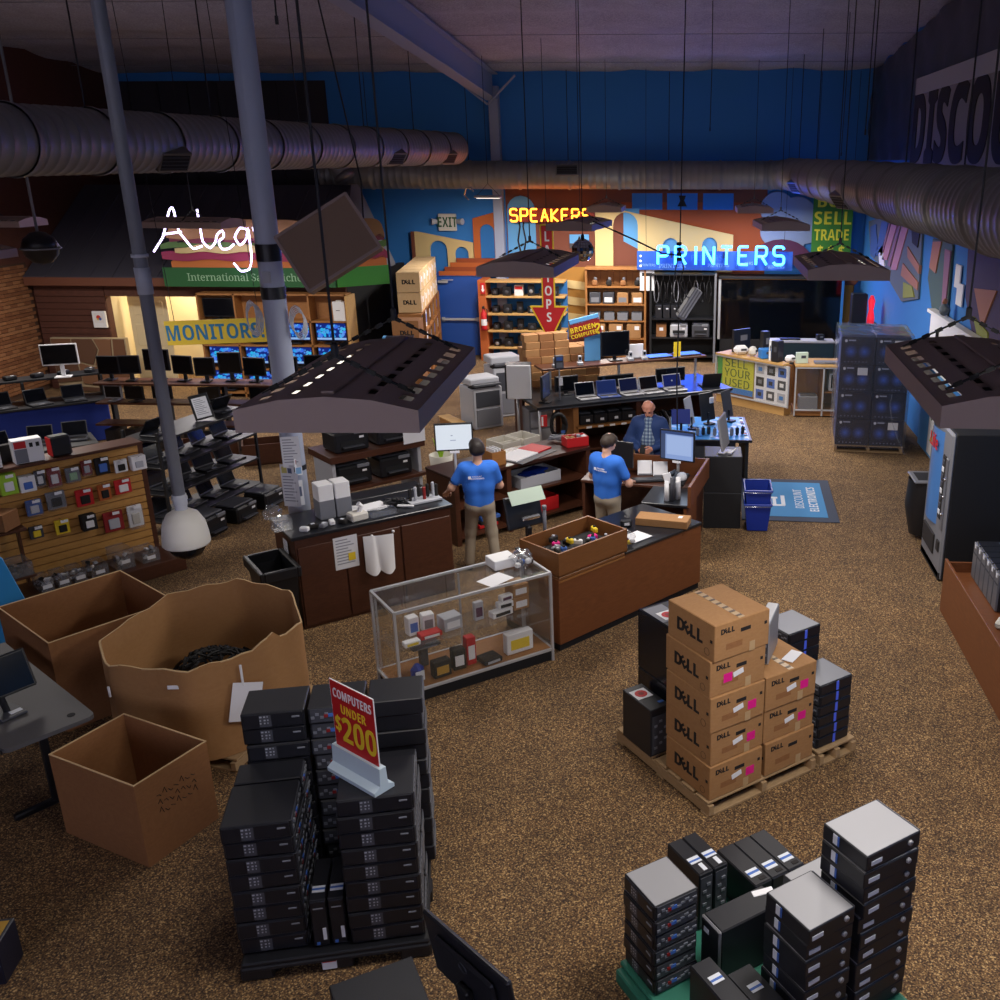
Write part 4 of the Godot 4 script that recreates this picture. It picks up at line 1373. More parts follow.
	var its := [[-1.49,1.42,0.19,0.27],[-1.3,1.38,0.18,0.21],[-1.16,1.41,0.11,0.23],[-1.01,1.39,0.15,0.28],[-0.81,1.37,0.17,0.22],[-0.65,1.42,0.12,0.22],[-0.47,1.4,0.18,0.26],[-0.26,1.35,0.16,0.2],[-0.06,1.35,0.19,0.2],[-1.28,1.08,0.18,0.23],[-1.04,1.11,0.22,0.26],[-0.73,1.06,0.21,0.26],[-0.5,1.07,0.16,0.25],[-0.28,1.09,0.21,0.23],[-1.31,0.78,0.16,0.19],[-1.03,0.77,0.17,0.22],[-0.74,0.75,0.18,0.22],[-0.46,0.68,0.25,0.32],[-0.2,0.68,0.19,0.35]]
	var kinds := [["lime green and white boxed accessory",M.lime,M.white],["white and blue boxed webcam",M.white,M.sticker_blue],["slim dark cable packet with white tag",M.grey_dark,M.white],["red cable packet with white tag",M.red_dark,M.white],["grey green cable packet",M.grey,M.pale_green],["dark red small cable packet",M.red_dark,M.grey_light],["black packet with blue mark",M.ink,M.sticker_blue],["black and white striped packet",M.white,M.ink],["plain white boxed adapter",M.white,M.grey_light],["clear packet with blue label",M.sticker_blue,M.sticker],["large clear packet with dark adapter",M.grey,M.ink],["red backed packet with black adapter",M.red,M.ink],["orange rimmed packet with black mouse",M.orange_paint,M.ink],["red packet with white dots",M.red,M.white],["dark packet with yellow header",M.grey_dark,M.yellow],["yellow packet with black wheels",M.yellow,M.ink],["black boxed packet with white labels",M.ink,M.white],["large dark red hanging packet",M.red_dark,M.grey_light],["tall clear packet with white cable",M.white,M.off_white]]
	for k in its.size():
		var it: Array = its[k]
		var pk := thing("accessory_packet",kinds[k][0]+" hanging on the slatwall","packet",sl.transform*v3(it[0],it[1] - it[3]*0.5,0.06),51.7,"packets on the slatwall")
		var boxy: bool = k in [0,1,8,16]
		put(pk,"packet_body",one(v3(0,it[3]*0.5,0.03),v3(it[2]*0.92,it[3]*(0.9 if boxy else 0.8),0.1 if boxy else 0.03),0.006),kinds[k][1])
		if kinds[k][0].begins_with("clear") or kinds[k][0].contains("cable") or kinds[k][0].contains("clear"):
			put(pk,"clear_blister",one(v3(0,it[3]*0.45,0.045),v3(it[2]*0.96,it[3]*0.85,0.05),0.012),M.clear_plastic)
		put(pk,"inner_item",one(v3(0,it[3]*0.42,(0.082 if boxy else 0.055)),v3(it[2]*0.5,it[3]*0.4,0.02),0.006),kinds[k][2])
		put(pk,"price_tag",one(v3(it[2]*0.1,it[3]*0.86,0.09),v3(0.08,0.035,0.004)),M.paper)
		st = S(); tube(st,[v3(0,it[3]*0.93,-0.04),v3(0,it[3]*0.93,0.1),v3(0,it[3]*0.96,0.115)],0.004,5); put(pk,"peg_hook",st,M.chrome)
	var bins := [[-1.42,0.2],[-1.24,0.2],[-1.06,0.2],[-0.84,0.28],[-0.54,0.3],[-0.24,0.3]]
	for k in bins.size():
		var b: Array = bins[k]
		var bn := thing("clear_bin",["clear bin of grey adapters","clear bin of white cables","clear bin of black chargers","wide clear bin of loose parts","tall grey bin with two labels","clear bin of bagged white plugs"][k]+" on the slatwall base","bin",sl.transform*v3(b[0],0.18,0.34),51.7,"bins on the slatwall base")
		var h := 0.24 if k == 4 else 0.15
		open_box(bn,v3(b[1]*0.7,h,0.3),0.006,M.clear_plastic)
		put(bn,"label",one(v3(0,h*0.4,0.152),v3(0.1,0.045,0.004)),M.paper)
		var rr := RandomNumberGenerator.new(); rr.seed = 40+k
		for q in 7:
			st = S(); bx(st,Vector3.ZERO,v3(0.07,0.03,0.05),0.008,Transform3D(Basis.from_euler(v3(rr.randf(),rr.randf()*6,rr.randf())),v3(rr.randf_range(-0.3,0.3)*b[1],0.04+0.012*q,rr.randf_range(-0.09,0.09))))
			put(bn,"loose_part",st,[M.grey_light,M.ink,M.white,M.grey][(q+k) % 4])
	for k in 4:
		var bo := thing("product_box",["white product box with red band on the slatwall top shelf","white and grey product box with icons on the slatwall top shelf","black round cornered speaker box on the slatwall top shelf","black product box behind the white boxes on slatwall"][k],"box",sl.transform*v3([-1.62,-1.2,-0.86,-1.4][k],1.61,[0.0,0.0,0.0,-0.17][k]),51.7+[4,-6,2,0][k])
		var s: Vector3 = [v3(0.26,0.24,0.14),v3(0.3,0.27,0.16),v3(0.22,0.24,0.16),v3(0.3,0.2,0.08)][k]
		put(bo,"carton",one(v3(0,s.y/2,0),s,0.02 if k == 2 else 0.004),[M.white,M.white,M.black_plastic,M.ink][k])
		if k < 2:
			put(bo,"red_band",one(v3(-s.x*0.25,s.y*0.8,s.z/2),v3(s.x*0.4,s.y*0.3,0.004)),M.red)
			put(bo,"grey_field",one(v3(-s.x*0.25,s.y*0.32,s.z/2),v3(s.x*0.42,s.y*0.6,0.004)),M.grey)
			for q in 2:
				put(bo,"icon",one(v3(s.x*(0.12+0.22*q),s.y*0.75,s.z/2),v3(0.035,0.05,0.004)),M.ink)
		elif k == 2:
			put(bo,"red_side",one(v3(-s.x/2,s.y/2,0),v3(0.006,s.y*0.9,s.z*0.9)),M.red)
	var sh := thing("small_wood_shelf","small red brown side shelf with a black parts tray","shelf",sl.transform*v3(-1.85,0.0,0.3),51.7)
	for y in [0.42,0.98]:
		put(sh,"shelf_board",one(v3(0,y,0),v3(0.7,0.03,0.4),0.004),M.wood_red)
	for s in [-0.34,0.34]:
		put(sh,"upright",one(v3(s,0.6,-0.15),v3(0.03,0.8,0.06)),M.wood_red)
	var tr := thing("parts_tray","clear tray of black parts on the small side shelf","tray",sl.transform*v3(-1.72,0.435,0.34),51.7)
	open_box(tr,v3(0.4,0.16,0.32),0.008,M.clear_plastic)
	for q in 6:
		put(tr,"loose_part",one(v3(-0.12+0.05*q,0.06,0.06*sin(q*2.0)),v3(0.06,0.06,0.1),0.01),M.ink)
	tag(put(self,"brown_box",one(sl.transform*v3(-1.72,1.1,0.3),v3(0.34,0.2,0.26),0.004),M.cardboard_dark),"plain brown box on the small side shelf","box")
	var bd := thing("blue_display","tall bright blue curved display panel at the carton side","display",v3(-7.2,0,-8.75),35)
	st = S(); prism(st,PackedVector2Array([Vector2(-0.35,0.0),Vector2(0.3,0.0),Vector2(0.33,0.5),Vector2(0.2,1.05),Vector2(0.05,1.25),Vector2(-0.35,1.3)]),0.05); put(bd,"panel",st,M.blue_display)
	put(bd,"stand_foot",one(v3(0,0.015,0),v3(0.6,0.03,0.3),0.006),M.black_plastic)
	# ---- black desks with equipment by the stone wall
	var dk := thing("black_desk","long black desk with a raised shelf by the brick wall","desk",v3(-11.9,0,-16.4),38)
	put(dk,"desk_top",one(v3(0,0.76,0),v3(2.6,0.04,0.75),0.006),M.black_plastic)
	put(dk,"raised_shelf",one(v3(0,1.18,-0.25),v3(2.6,0.04,0.4),0.006),M.black_plastic)
	for x in [-1.25,0.0,1.25]:
		put(dk,"leg_panel",one(v3(x,0.58,-0.2),v3(0.04,1.16,0.4)),M.black_matte)
	put(dk,"blue_curtain",one(v3(0.1,0.38,0.3),v3(2.3,0.72,0.04),0.01),M.blue_cloth)
	var wm := thing("monitor","white framed wide monitor on the raised black shelf","monitor",v3(-11.35,1.2,-16.75),22)
	monitor_shape(wm,0.6,0.38,M.white,M.screen_off,0.22)
	for k in 6:
		var o := dk.transform*v3(-1.0+0.42*k,1.2,-0.22)
		var kb := thing("small_gadget","small black gadget with a white mark on the raised black shelf","gadget",o,30+15*k,"gadgets on the raised black shelf")
		put(kb,"body",one(v3(0,0.035,0),v3(0.2,0.07,0.14),0.015),M.black_plastic)
		put(kb,"white_mark",one(v3(0.03,0.072,0.02),v3(0.05,0.004,0.03)),M.white)
	for k in 4:
		var o := dk.transform*v3(-0.9+0.55*k,0.78,0.2)
		laptop(o,38+20*sin(k),"black opened laptop on the long black desk","laptops on the long black desk",M.pc_black,M.screen_off,false)
	var d2 := thing("black_table","low black table with laptop parts behind the slatwall","table",v3(-10.3,0,-13.9),40)
	put(d2,"table_top",one(v3(0,0.7,0),v3(2.0,0.04,0.8),0.006),M.black_plastic)
	for x in [-0.9,0.9]:
		put(d2,"leg",one(v3(x,0.34,0),v3(0.05,0.68,0.6)),M.black_matte)
	for k in 4:
		var o := d2.transform*v3(-0.72+0.48*k,0.72,0.05*sin(k*2.0))
		laptop(o,40+25*sin(k*1.9),"dark grey laptop on the low black table","laptops on the low black table",M.grey_dark,M.screen_off,false)

func open_box(t: Node3D,s: Vector3,w: float,m: Material) -> void:
	put(t,"bottom",one(v3(0,w*0.5,0),v3(s.x,w,s.z)),m)
	for e in [-1.0,1.0]:
		put(t,"side",one(v3(e*(s.x - w)*0.5,s.y*0.5,0),v3(w,s.y,s.z)),m)
		put(t,"side",one(v3(0,s.y*0.5,e*(s.z - w)*0.5),v3(s.x - 2*w,s.y,w)),m)

func laptop(at: Vector3,turn: float,label: String,group: String,m: Material,screen: Material,shut: bool,w := 0.36) -> Node3D:
	var t := thing("laptop",label if not shut else label.replace("opened","half shut"),"laptop",at,turn,group)
	put(t,"base",one(v3(0,0.0125,0),v3(w,0.025,0.25),0.006),m)
	put(t,"keyboard",one(v3(0,0.0255,-0.02),v3(w*0.86,0.003,0.11)),M.ink if m != M.pc_black else M.grey_dark)
	put(t,"touchpad",one(v3(0,0.0255,0.075),v3(0.09,0.002,0.055)),M.grey)
	var a := deg_to_rad(-18 if not shut else 35)
	var xf := Transform3D(Basis(Vector3.RIGHT,a),v3(0,0.02,-0.125))
	var st := S(); bx(st,v3(0,0.125,0),v3(w,0.25,0.012),0.005,xf)
	var lid := put(t,"lid",st,m)
	var sc := put(lid,"screen",sheet(w - 0.03,0.21),screen)
	sc.transform = xf*Transform3D(Basis.IDENTITY,v3(0,0.13,0.0075))
	return t

func printer_shape(t: Node3D,w: float,h: float,d: float,m: Material) -> void:
	put(t,"body",one(v3(0,h*0.45,0),v3(w,h*0.9,d),0.025),m)
	put(t,"lid",one(v3(0,h*0.94,-d*0.06),v3(w*0.96,h*0.12,d*0.84),0.015),M.grey_dark if m == M.black_plastic else M.grey)
	put(t,"paper_slot",one(v3(0,h*0.4,d*0.5),v3(w*0.7,h*0.22,0.01)),M.black_matte)
	put(t,"output_tray",one(v3(0,h*0.26,d*0.52),v3(w*0.62,0.02,0.12),0.005),M.grey_dark)
	put(t,"control_panel",one(v3(w*0.25,h*0.86,d*0.49),v3(w*0.36,h*0.16,0.03),0.006),M.grey)
	put(t,"white_label",one(v3(w*0.28,h*0.62,d*0.501),v3(0.07,0.03,0.006)),M.paper)

# ---------------------------------------------------------------- laptop island in the middle
func island() -> void:
	var t := thing("laptop_island","long black topped island table with open shelves and a raised rear shelf","table",v3(-2.63,0,-15.94),27.2)
	put(t,"table_top",one(v3(1.88,0.93,-0.7),v3(3.77,0.05,1.42),0.008),M.counter_top)
	put(t,"top_edge",one(v3(1.88,0.9,0.0),v3(3.7,0.02,0.03)),M.grey_dark)
	for x in [0.75,1.95,3.35]:
		put(t,"upright",one(v3(x,0.46,-0.5),v3(0.1,0.9,0.7),0.004),M.wood_tan if x < 1 else M.wood_red)
	for x in [0.06]:
		for z in [-0.06,-1.3]:
			var s0 := S(true); cyl(s0,v3(x,0,z),v3(x,0.92,z),0.025,0.025,10); put(t,"tube_leg",s0,M.aluminium)
	put(t,"under_shelf",one(v3(1.35,0.5,-0.4),v3(1.2,0.03,0.7)),M.wood_tan)
	put(t,"floor_shelf",one(v3(2.05,0.08,-0.5),v3(2.7,0.04,0.8)),M.wood_red)
	put(t,"rear_panel",one(v3(2.2,0.46,-0.95),v3(3.1,0.9,0.03)),M.wood_red)
	put(t,"raised_shelf",one(v3(2.1,1.36,-1.25),v3(3.3,0.04,0.45),0.006),M.wood_red)
	put(t,"rear_top",one(v3(1.05,0.93,-1.78),v3(1.7,0.05,0.72),0.008),M.wood_red)
	for x in [0.24,1.86]:
		put(t,"rear_leg",one(v3(x,0.45,-1.8),v3(0.05,0.9,0.5)),M.wood_red)
	for x in [0.65,2.0,3.6]:
		put(t,"shelf_post",one(v3(x,1.15,-1.2),v3(0.04,0.42,0.04)),M.aluminium)
	for k in 5:
		put(t,"price_strip",one(v3(0.95+0.22*k,0.5,-0.045),v3(0.1,0.035,0.006)),M.paper)
	var W := func(x: float,y: float,z: float) -> Vector3: return t.transform*v3(x,y,z)
	var spec := [[1.02,M.silver,M.screen_off,"silver laptop with dark screen nearest the desk lamp end of island"],[1.42,M.blue_lid,M.screen_blue,"laptop with bluish screen second along the island"],[1.86,M.silver,M.screen_navy,"silver laptop with navy screen in the middle of the island row"],[2.26,M.silver,M.screen_off,"silver laptop with dark screen beside the logo laptop"],[2.72,M.silver,M.screen_logo,"silver laptop showing a white dot on blue screen"]]
	for k in 5:
		laptop(W.call(spec[k][0],0.955,-0.25),27+[2,-3,4,6,2][k],spec[k][3],"laptops on the island",spec[k][1],spec[k][2],false,0.37)
	laptop(W.call(3.45,0.955,-0.35),200,"dark laptop turned away at the far end of the island","",M.pc_black,M.screen_off,false)
	var m0 := thing("monitor","grey blue monitor seen from the side at the island corner","monitor",W.call(0.26,0.955,-0.32),80)
	monitor_shape(m0,0.42,0.4,M.black_plastic,M.screen_grey,0.08)
	for k in 3:
		var mm := thing("monitor",["low black monitor behind the first silver laptop","wide low black monitor behind the middle laptops","wide low black monitor behind the logo laptop"][k],"monitor",W.call([0.8,1.75,2.85][k],0.955,-0.75),27)
		monitor_shape(mm,[0.44,0.7,0.6][k],[0.28,0.22,0.26][k],M.black_plastic,M.screen_off,0.05)
	var bigm := thing("monitor","large black monitor on the raised island shelf","monitor",W.call(1.95,1.38,-1.25),22)
	monitor_shape(bigm,0.56,0.46,M.black_plastic,M.screen_off,0.08)
	var wb := thing("white_sign","small white board leaning on the raised island shelf","board",W.call(2.38,1.38,-1.33),24)
	put(wb,"panel",one(v3(0,0.13,0),v3(0.34,0.26,0.03),0.004),M.white)
	put(wb,"foot",one(v3(0,0.01,0.03),v3(0.2,0.02,0.1)),M.grey)
	for k in 4:
		var ph := thing("cordless_phone","small cordless phone standing on the raised island shelf","phone",W.call([0.72,1.2,2.2,2.48][k],1.38,-1.1),25,"phones on the raised shelf")
		put(ph,"cradle",one(v3(0,0.03,0),v3(0.1,0.06,0.1),0.012),M.grey_light)
		put(ph,"handset",one(v3(0,0.1,-0.01),v3(0.07,0.15,0.04),0.012),M.grey_light)
		put(ph,"phone_screen",one(v3(0,0.12,0.012),v3(0.045,0.05,0.004)),M.screen_off)
	for k in 2:
		var bl := thing("blue_board",["wide blue lit tablet lying on the raised island shelf","second blue tablet at the far end of the raised shelf"][k],"tablet",W.call([2.84,3.44][k],1.385,-1.26),27)
		put(bl,"slab",one(v3(0,0.008,0),v3(0.5,0.016,0.32),0.004),M.black_plastic)
		put(bl,"blue_screen",one(v3(0,0.0175,0),v3(0.46,0.004,0.28)),M.blue_glow)
	var yb := thing("yellow_card","upright yellow card on the end of the raised shelf","card",W.call(3.14,1.385,-1.06),27)
	put(yb,"card",one(v3(0,0.14,0),v3(0.14,0.28,0.02)),M.yellow)
	put(yb,"foot",one(v3(0,0.008,0.02),v3(0.1,0.016,0.08)),M.grey)
	var ct := thing("card_terminal","grey card terminal on a thin pole at the island corner","terminal",W.call(0.55,0.955,-0.4),25)
	var st := S(true); cyl(st,v3(0,0,0),v3(0,0.62,0),0.015,0.015,8); put(ct,"pole",st,M.grey)
	put(ct,"terminal",one(v3(0,0.66,0),v3(0.16,0.24,0.06),0.015),M.grey_dark)
	put(ct,"keypad",one(v3(0,0.61,0.032),v3(0.11,0.09,0.006)),M.grey)
	put(ct,"display",one(v3(0,0.72,0.032),v3(0.11,0.06,0.006)),M.sticker_blue)
	put(ct,"paper_tag",one(v3(0.02,0.32,0.02),v3(0.07,0.14,0.006)),M.paper)
	var cm := [box(v3(0.27,0.13,0.22),0.004),box(v3(0.24,0.12,0.22),0.004)]
	var n := 0
	for r in 7:
		var cols := 5 if r < 5 else 3
		for k in cols:
			for d in 2:
				if d == 1 and r > 4:
					continue
				var pos: Vector3 = W.call(0.46+0.285*k+0.02*(r % 2),0.955+r*0.135,-1.62 - 0.26*d - 0.02*r)
				var c := thing("small_carton","small brown carton in the pile on the island","carton",pos,27+2*sin(n*1.3),"small cartons piled on the island")
				put(c,"carton_body",cm[0],M.cardboard if (n % 3) else M.cardboard_dark)
				put(c,"tape_strip",one(v3(0,0.1305,0),v3(0.27,0.002,0.045)),M.cardboard_dark)
				n += 1
	var bs := thing("repair_sign","tilted blue and red stand sign reading BROKEN COMPUTER?","sign",W.call(1.55,1.38,-1.38),20)
	put(bs,"blue_stand",one(v3(0,0.28,0),v3(0.3,0.55,0.03)),M.blue_pale)
	st = S(); bx(st,v3(0,0.62,0.03),v3(0.56,0.3,0.03),0.003,Transform3D(Basis(Vector3(0,0,1),0.2),Vector3.ZERO)); put(bs,"red_board",st,M.red_dark)
	st = S(); bx(st,v3(0,0.79,0.03),v3(0.56,0.1,0.03),0.003,Transform3D(Basis(Vector3(0,0,1),0.2),Vector3.ZERO)); put(bs,"blue_top",st,M.blue_pale)
	words(bs,"BROKEN",0.09,M.yellow,v3(-0.18,0.62,0.05),Vector3(0,0,11.5),font_bold,0.003)
	words(bs,"COMPUTER",0.07,M.yellow,v3(-0.15,0.51,0.05),Vector3(0,0,11.5),font_bold,0.003)
	words(bs,"?",0.19,M.yellow,v3(0.1,0.6,0.05),Vector3(0,0,11.5),font_bold,0.003)
	for k in 4:
		var p := thing("projector","black boxy projector with white label under the island top","projector",W.call(0.95+0.27*k,0.515,-0.3),27,"projectors under the island")
		put(p,"body",one(v3(0,0.09,0),v3(0.26,0.18,0.3),0.015),M.black_plastic)
		put(p,"white_label",one(v3(0.02,0.08,0.152),v3(0.07,0.045,0.004)),M.paper)
		put(p,"top_cap",one(v3(0,0.19,-0.02),v3(0.2,0.02,0.2),0.006),M.grey_dark)
	var rr := RandomNumberGenerator.new(); rr.seed = 77
	for k in 16:
		var kb := thing("keyboard","black keyboard stacked on edge under the island","keyboard",W.call(2.2+0.06*k,0.105,-0.42),27,"keyboards stored under the island")
		var xf := Transform3D(Basis(Vector3(0,0,1),deg_to_rad(-62+rr.randf_range(-2,2))),v3(0,0.24,rr.randf_range(-0.05,0.05)))
		st = S(); bx(st,Vector3.ZERO,v3(0.46,0.022,0.16),0.006,xf); put(kb,"base",st,M.black_plastic if k % 4 else M.grey)
		st = S(); bx(st,v3(0,0.014,0),v3(0.42,0.01,0.12),0.0,xf); put(kb,"keys",st,M.grey_dark if k % 5 else M.mustard)
	var bg := thing("cable_bundle","black coiled cable bundle hanging on the island leg","cable",W.call(0.36,0.5,0.02),20)
	st = S(true)
	for k in 5:
		var pts := []
		for q in 17:
			var a := TAU*q/16.0
			pts.append(v3(0.11*cos(a)*(1+0.05*k),0.12+0.2*sin(a),0.03*(k - 2)))
		tube(st,pts,0.028,7)
	put(bg,"coil",st,M.black_matte)
	put(bg,"blue_tag",one(v3(0.06,0.02,0.11),v3(0.07,0.05,0.006)),M.sticker_blue)
	var rt := thing("red_pouch","small red and white packet hanging at the island corner","packet",W.call(0.1,0.72,0.04),20)
	put(rt,"packet",one(v3(0,0,0),v3(0.11,0.2,0.03),0.006),M.red)
	put(rt,"white_band",one(v3(-0.03,0,0.016),v3(0.03,0.16,0.004)),M.white)
	var lg := thing("low_ledge","low red brown wooden ledge under the white bins","ledge",v3(-2.85,0,-15.35),48)
	put(lg,"board",one(v3(0,0.3,0),v3(1.2,0.04,0.55),0.005),M.wood_red)
	put(lg,"front_panel",one(v3(0,0.14,0.25),v3(1.2,0.28,0.03)),M.wood_red)
	put(lg,"end_panel",one(v3(-0.58,0.14,0),v3(0.03,0.28,0.5)),M.wood_red)
	put(lg,"end_panel",one(v3(0.58,0.14,0),v3(0.03,0.28,0.5)),M.wood_red)
	for k in 2:
		var wbn := thing("white_bin",["white plastic bin with an empty divider on the low ledge","white plastic bin holding grey adapters on the low ledge"][k],"bin",lg.transform*v3(-0.32+0.4*k,0.32,0),48+4*k)
		open_box(wbn,v3(0.36,0.3,0.44),0.012,M.off_white)
		if k == 1:
			for q in 5:
				put(wbn,"adapter",one(v3(-0.1+0.05*q,0.06,0.08*sin(q*1.7)),v3(0.09,0.08,0.1),0.015),M.grey if q % 2 else M.grey_dark)
		else:
			put(wbn,"divider",one(v3(0,0.14,0.02),v3(0.33,0.26,0.01)),M.off_white)
	for k in 2:
		var cp := thing("copier",["light grey office copier with dark trays on the aisle floor","taller grey copier standing behind the first one"][k],"copier",[v3(-4.12,0,-18.35),v3(-3.85,0,-19.3)][k],[38,30][k])
		var h: float = [1.0,1.25][k]
		put(cp,"cabinet",one(v3(0,h*0.4,0),v3(0.62,h*0.8,0.62),0.02),M.grey_light)
		put(cp,"tray_front",one(v3(0.0,h*0.22,0.312),v3(0.5,h*0.34,0.02),0.006),M.grey)
		put(cp,"tray_front",one(v3(0.0,h*0.58,0.312),v3(0.5,h*0.3,0.02),0.006),M.grey_dark)
		put(cp,"scanner_lid",one(v3(0,h*0.9,-0.05),v3(0.62,h*0.12,0.5),0.02),M.grey_light)
		put(cp,"control_panel",one(v3(0,h*0.85,0.28),v3(0.56,0.05,0.14),0.01),M.grey_dark)
		put(cp,"output_slot",one(v3(-0.05,h*0.8,0.18),v3(0.5,0.05,0.2)),M.black_matte)
	var wk := thing("wood_kerb","short wooden block on the carpet beside the copier","block",v3(-4.62,0,-18.1),38)
	put(wk,"block",one(v3(0,0.07,0),v3(0.2,0.14,0.9),0.008),M.wood_tan)
	put(wk,"top_plank",one(v3(0,0.15,0),v3(0.24,0.02,0.95)),M.wood_pine)
	var wp := thing("white_computer","white fronted upright computer tower on the island corner","computer",W.call(-0.05,0.955,-0.85),5)
	put(wp,"case",one(v3(0,0.3,-0.02),v3(0.44,0.6,0.3),0.012),M.black_plastic)
	put(wp,"white_front",one(v3(0.02,0.3,0.14),v3(0.42,0.6,0.03),0.015),M.white)
	var gm := thing("grey_cabinet","grey drawer cabinet below the white computer","cabinet",t.transform*v3(0.37,0,-1.12),27)
	put(gm,"body",one(v3(0,0.34,0),v3(0.46,0.68,0.4),0.01),M.grey)
	for k in 2:
		put(gm,"drawer",one(v3(0,0.18+0.32*k,0.205),v3(0.4,0.28,0.015),0.004),M.grey_light)
	var bt := thing("charging_table","table with a bright blue printed top holding black stands","table",v3(0.26,0,-15.55),2)
	put(bt,"table_top",one(v3(0,0.73,0),v3(1.3,0.04,1.5),0.006),M.black_plastic)
	put(bt,"blue_print",one(v3(0,0.7515,0),v3(1.22,0.004,1.42)),M.blue_print)
	for k in 11:
		put(bt,"print_patch",one(v3(0.57,0.7545,-0.62+0.12*k),v3(0.05,0.002,0.07),0.0,Transform3D(Basis.IDENTITY,Vector3.ZERO)),[M.ink,M.white,M.red_dark][k % 3])
	for x in [-0.58,0.58]:
		put(bt,"leg",one(v3(x,0.35,0),v3(0.05,0.7,1.3)),M.black_matte)
	put(bt,"front_panel",one(v3(-0.1,0.36,0.6),v3(1.0,0.7,0.03)),M.grey_dark)
	for k in 4:
		var tbm := thing("tablet_stand",["thin upright tablet seen edge on at the charging table side","black tablet stand with a white clip on the charging table","tall thin tablet on a black stand beside the white clip","blue tablet on a low stand on the charging table"][k],"tablet",bt.transform*v3([-0.26,0.02,0.38,-0.46][k],0.755,[0.1,-0.2,-0.4,0.52][k]),[70,40,60,10][k])
		put(tbm,"base",one(v3(0,0.012,0),v3(0.16,0.024,0.14),0.006),M.black_plastic)
		put(tbm,"stem",one(v3(0,0.1,-0.03),v3(0.04,0.2,0.03),0.006),M.black_plastic)
		st = S(); bx(st,v3(0,0.36,0.0),v3(0.3,0.46 if k < 3 else 0.24,0.018),0.006,Transform3D(Basis(Vector3.RIGHT,-0.2),v3(0,-0.06,0))); put(tbm,"tablet",st,[M.grey_light,M.black_plastic,M.grey_dark,M.blue_plastic][k])
		if k == 1:
			put(tbm,"white_clip",one(v3(0,0.42,0.04),v3(0.09,0.1,0.03),0.01),M.white)
	for k in 9:
		var ad := thing("charger_block","small black charger block on the blue printed table","charger",bt.transform*v3(-0.2+0.09*k,0.755,0.5 - 0.05*(k % 3)),20*k,"chargers on the blue table")
		put(ad,"block",one(v3(0,0.06,0),v3(0.05,0.12,0.05),0.01),M.black_plastic if k % 3 else M.grey)
		put(ad,"tip",one(v3(0,0.13,0),v3(0.02,0.02,0.02)),M.sticker_blue)

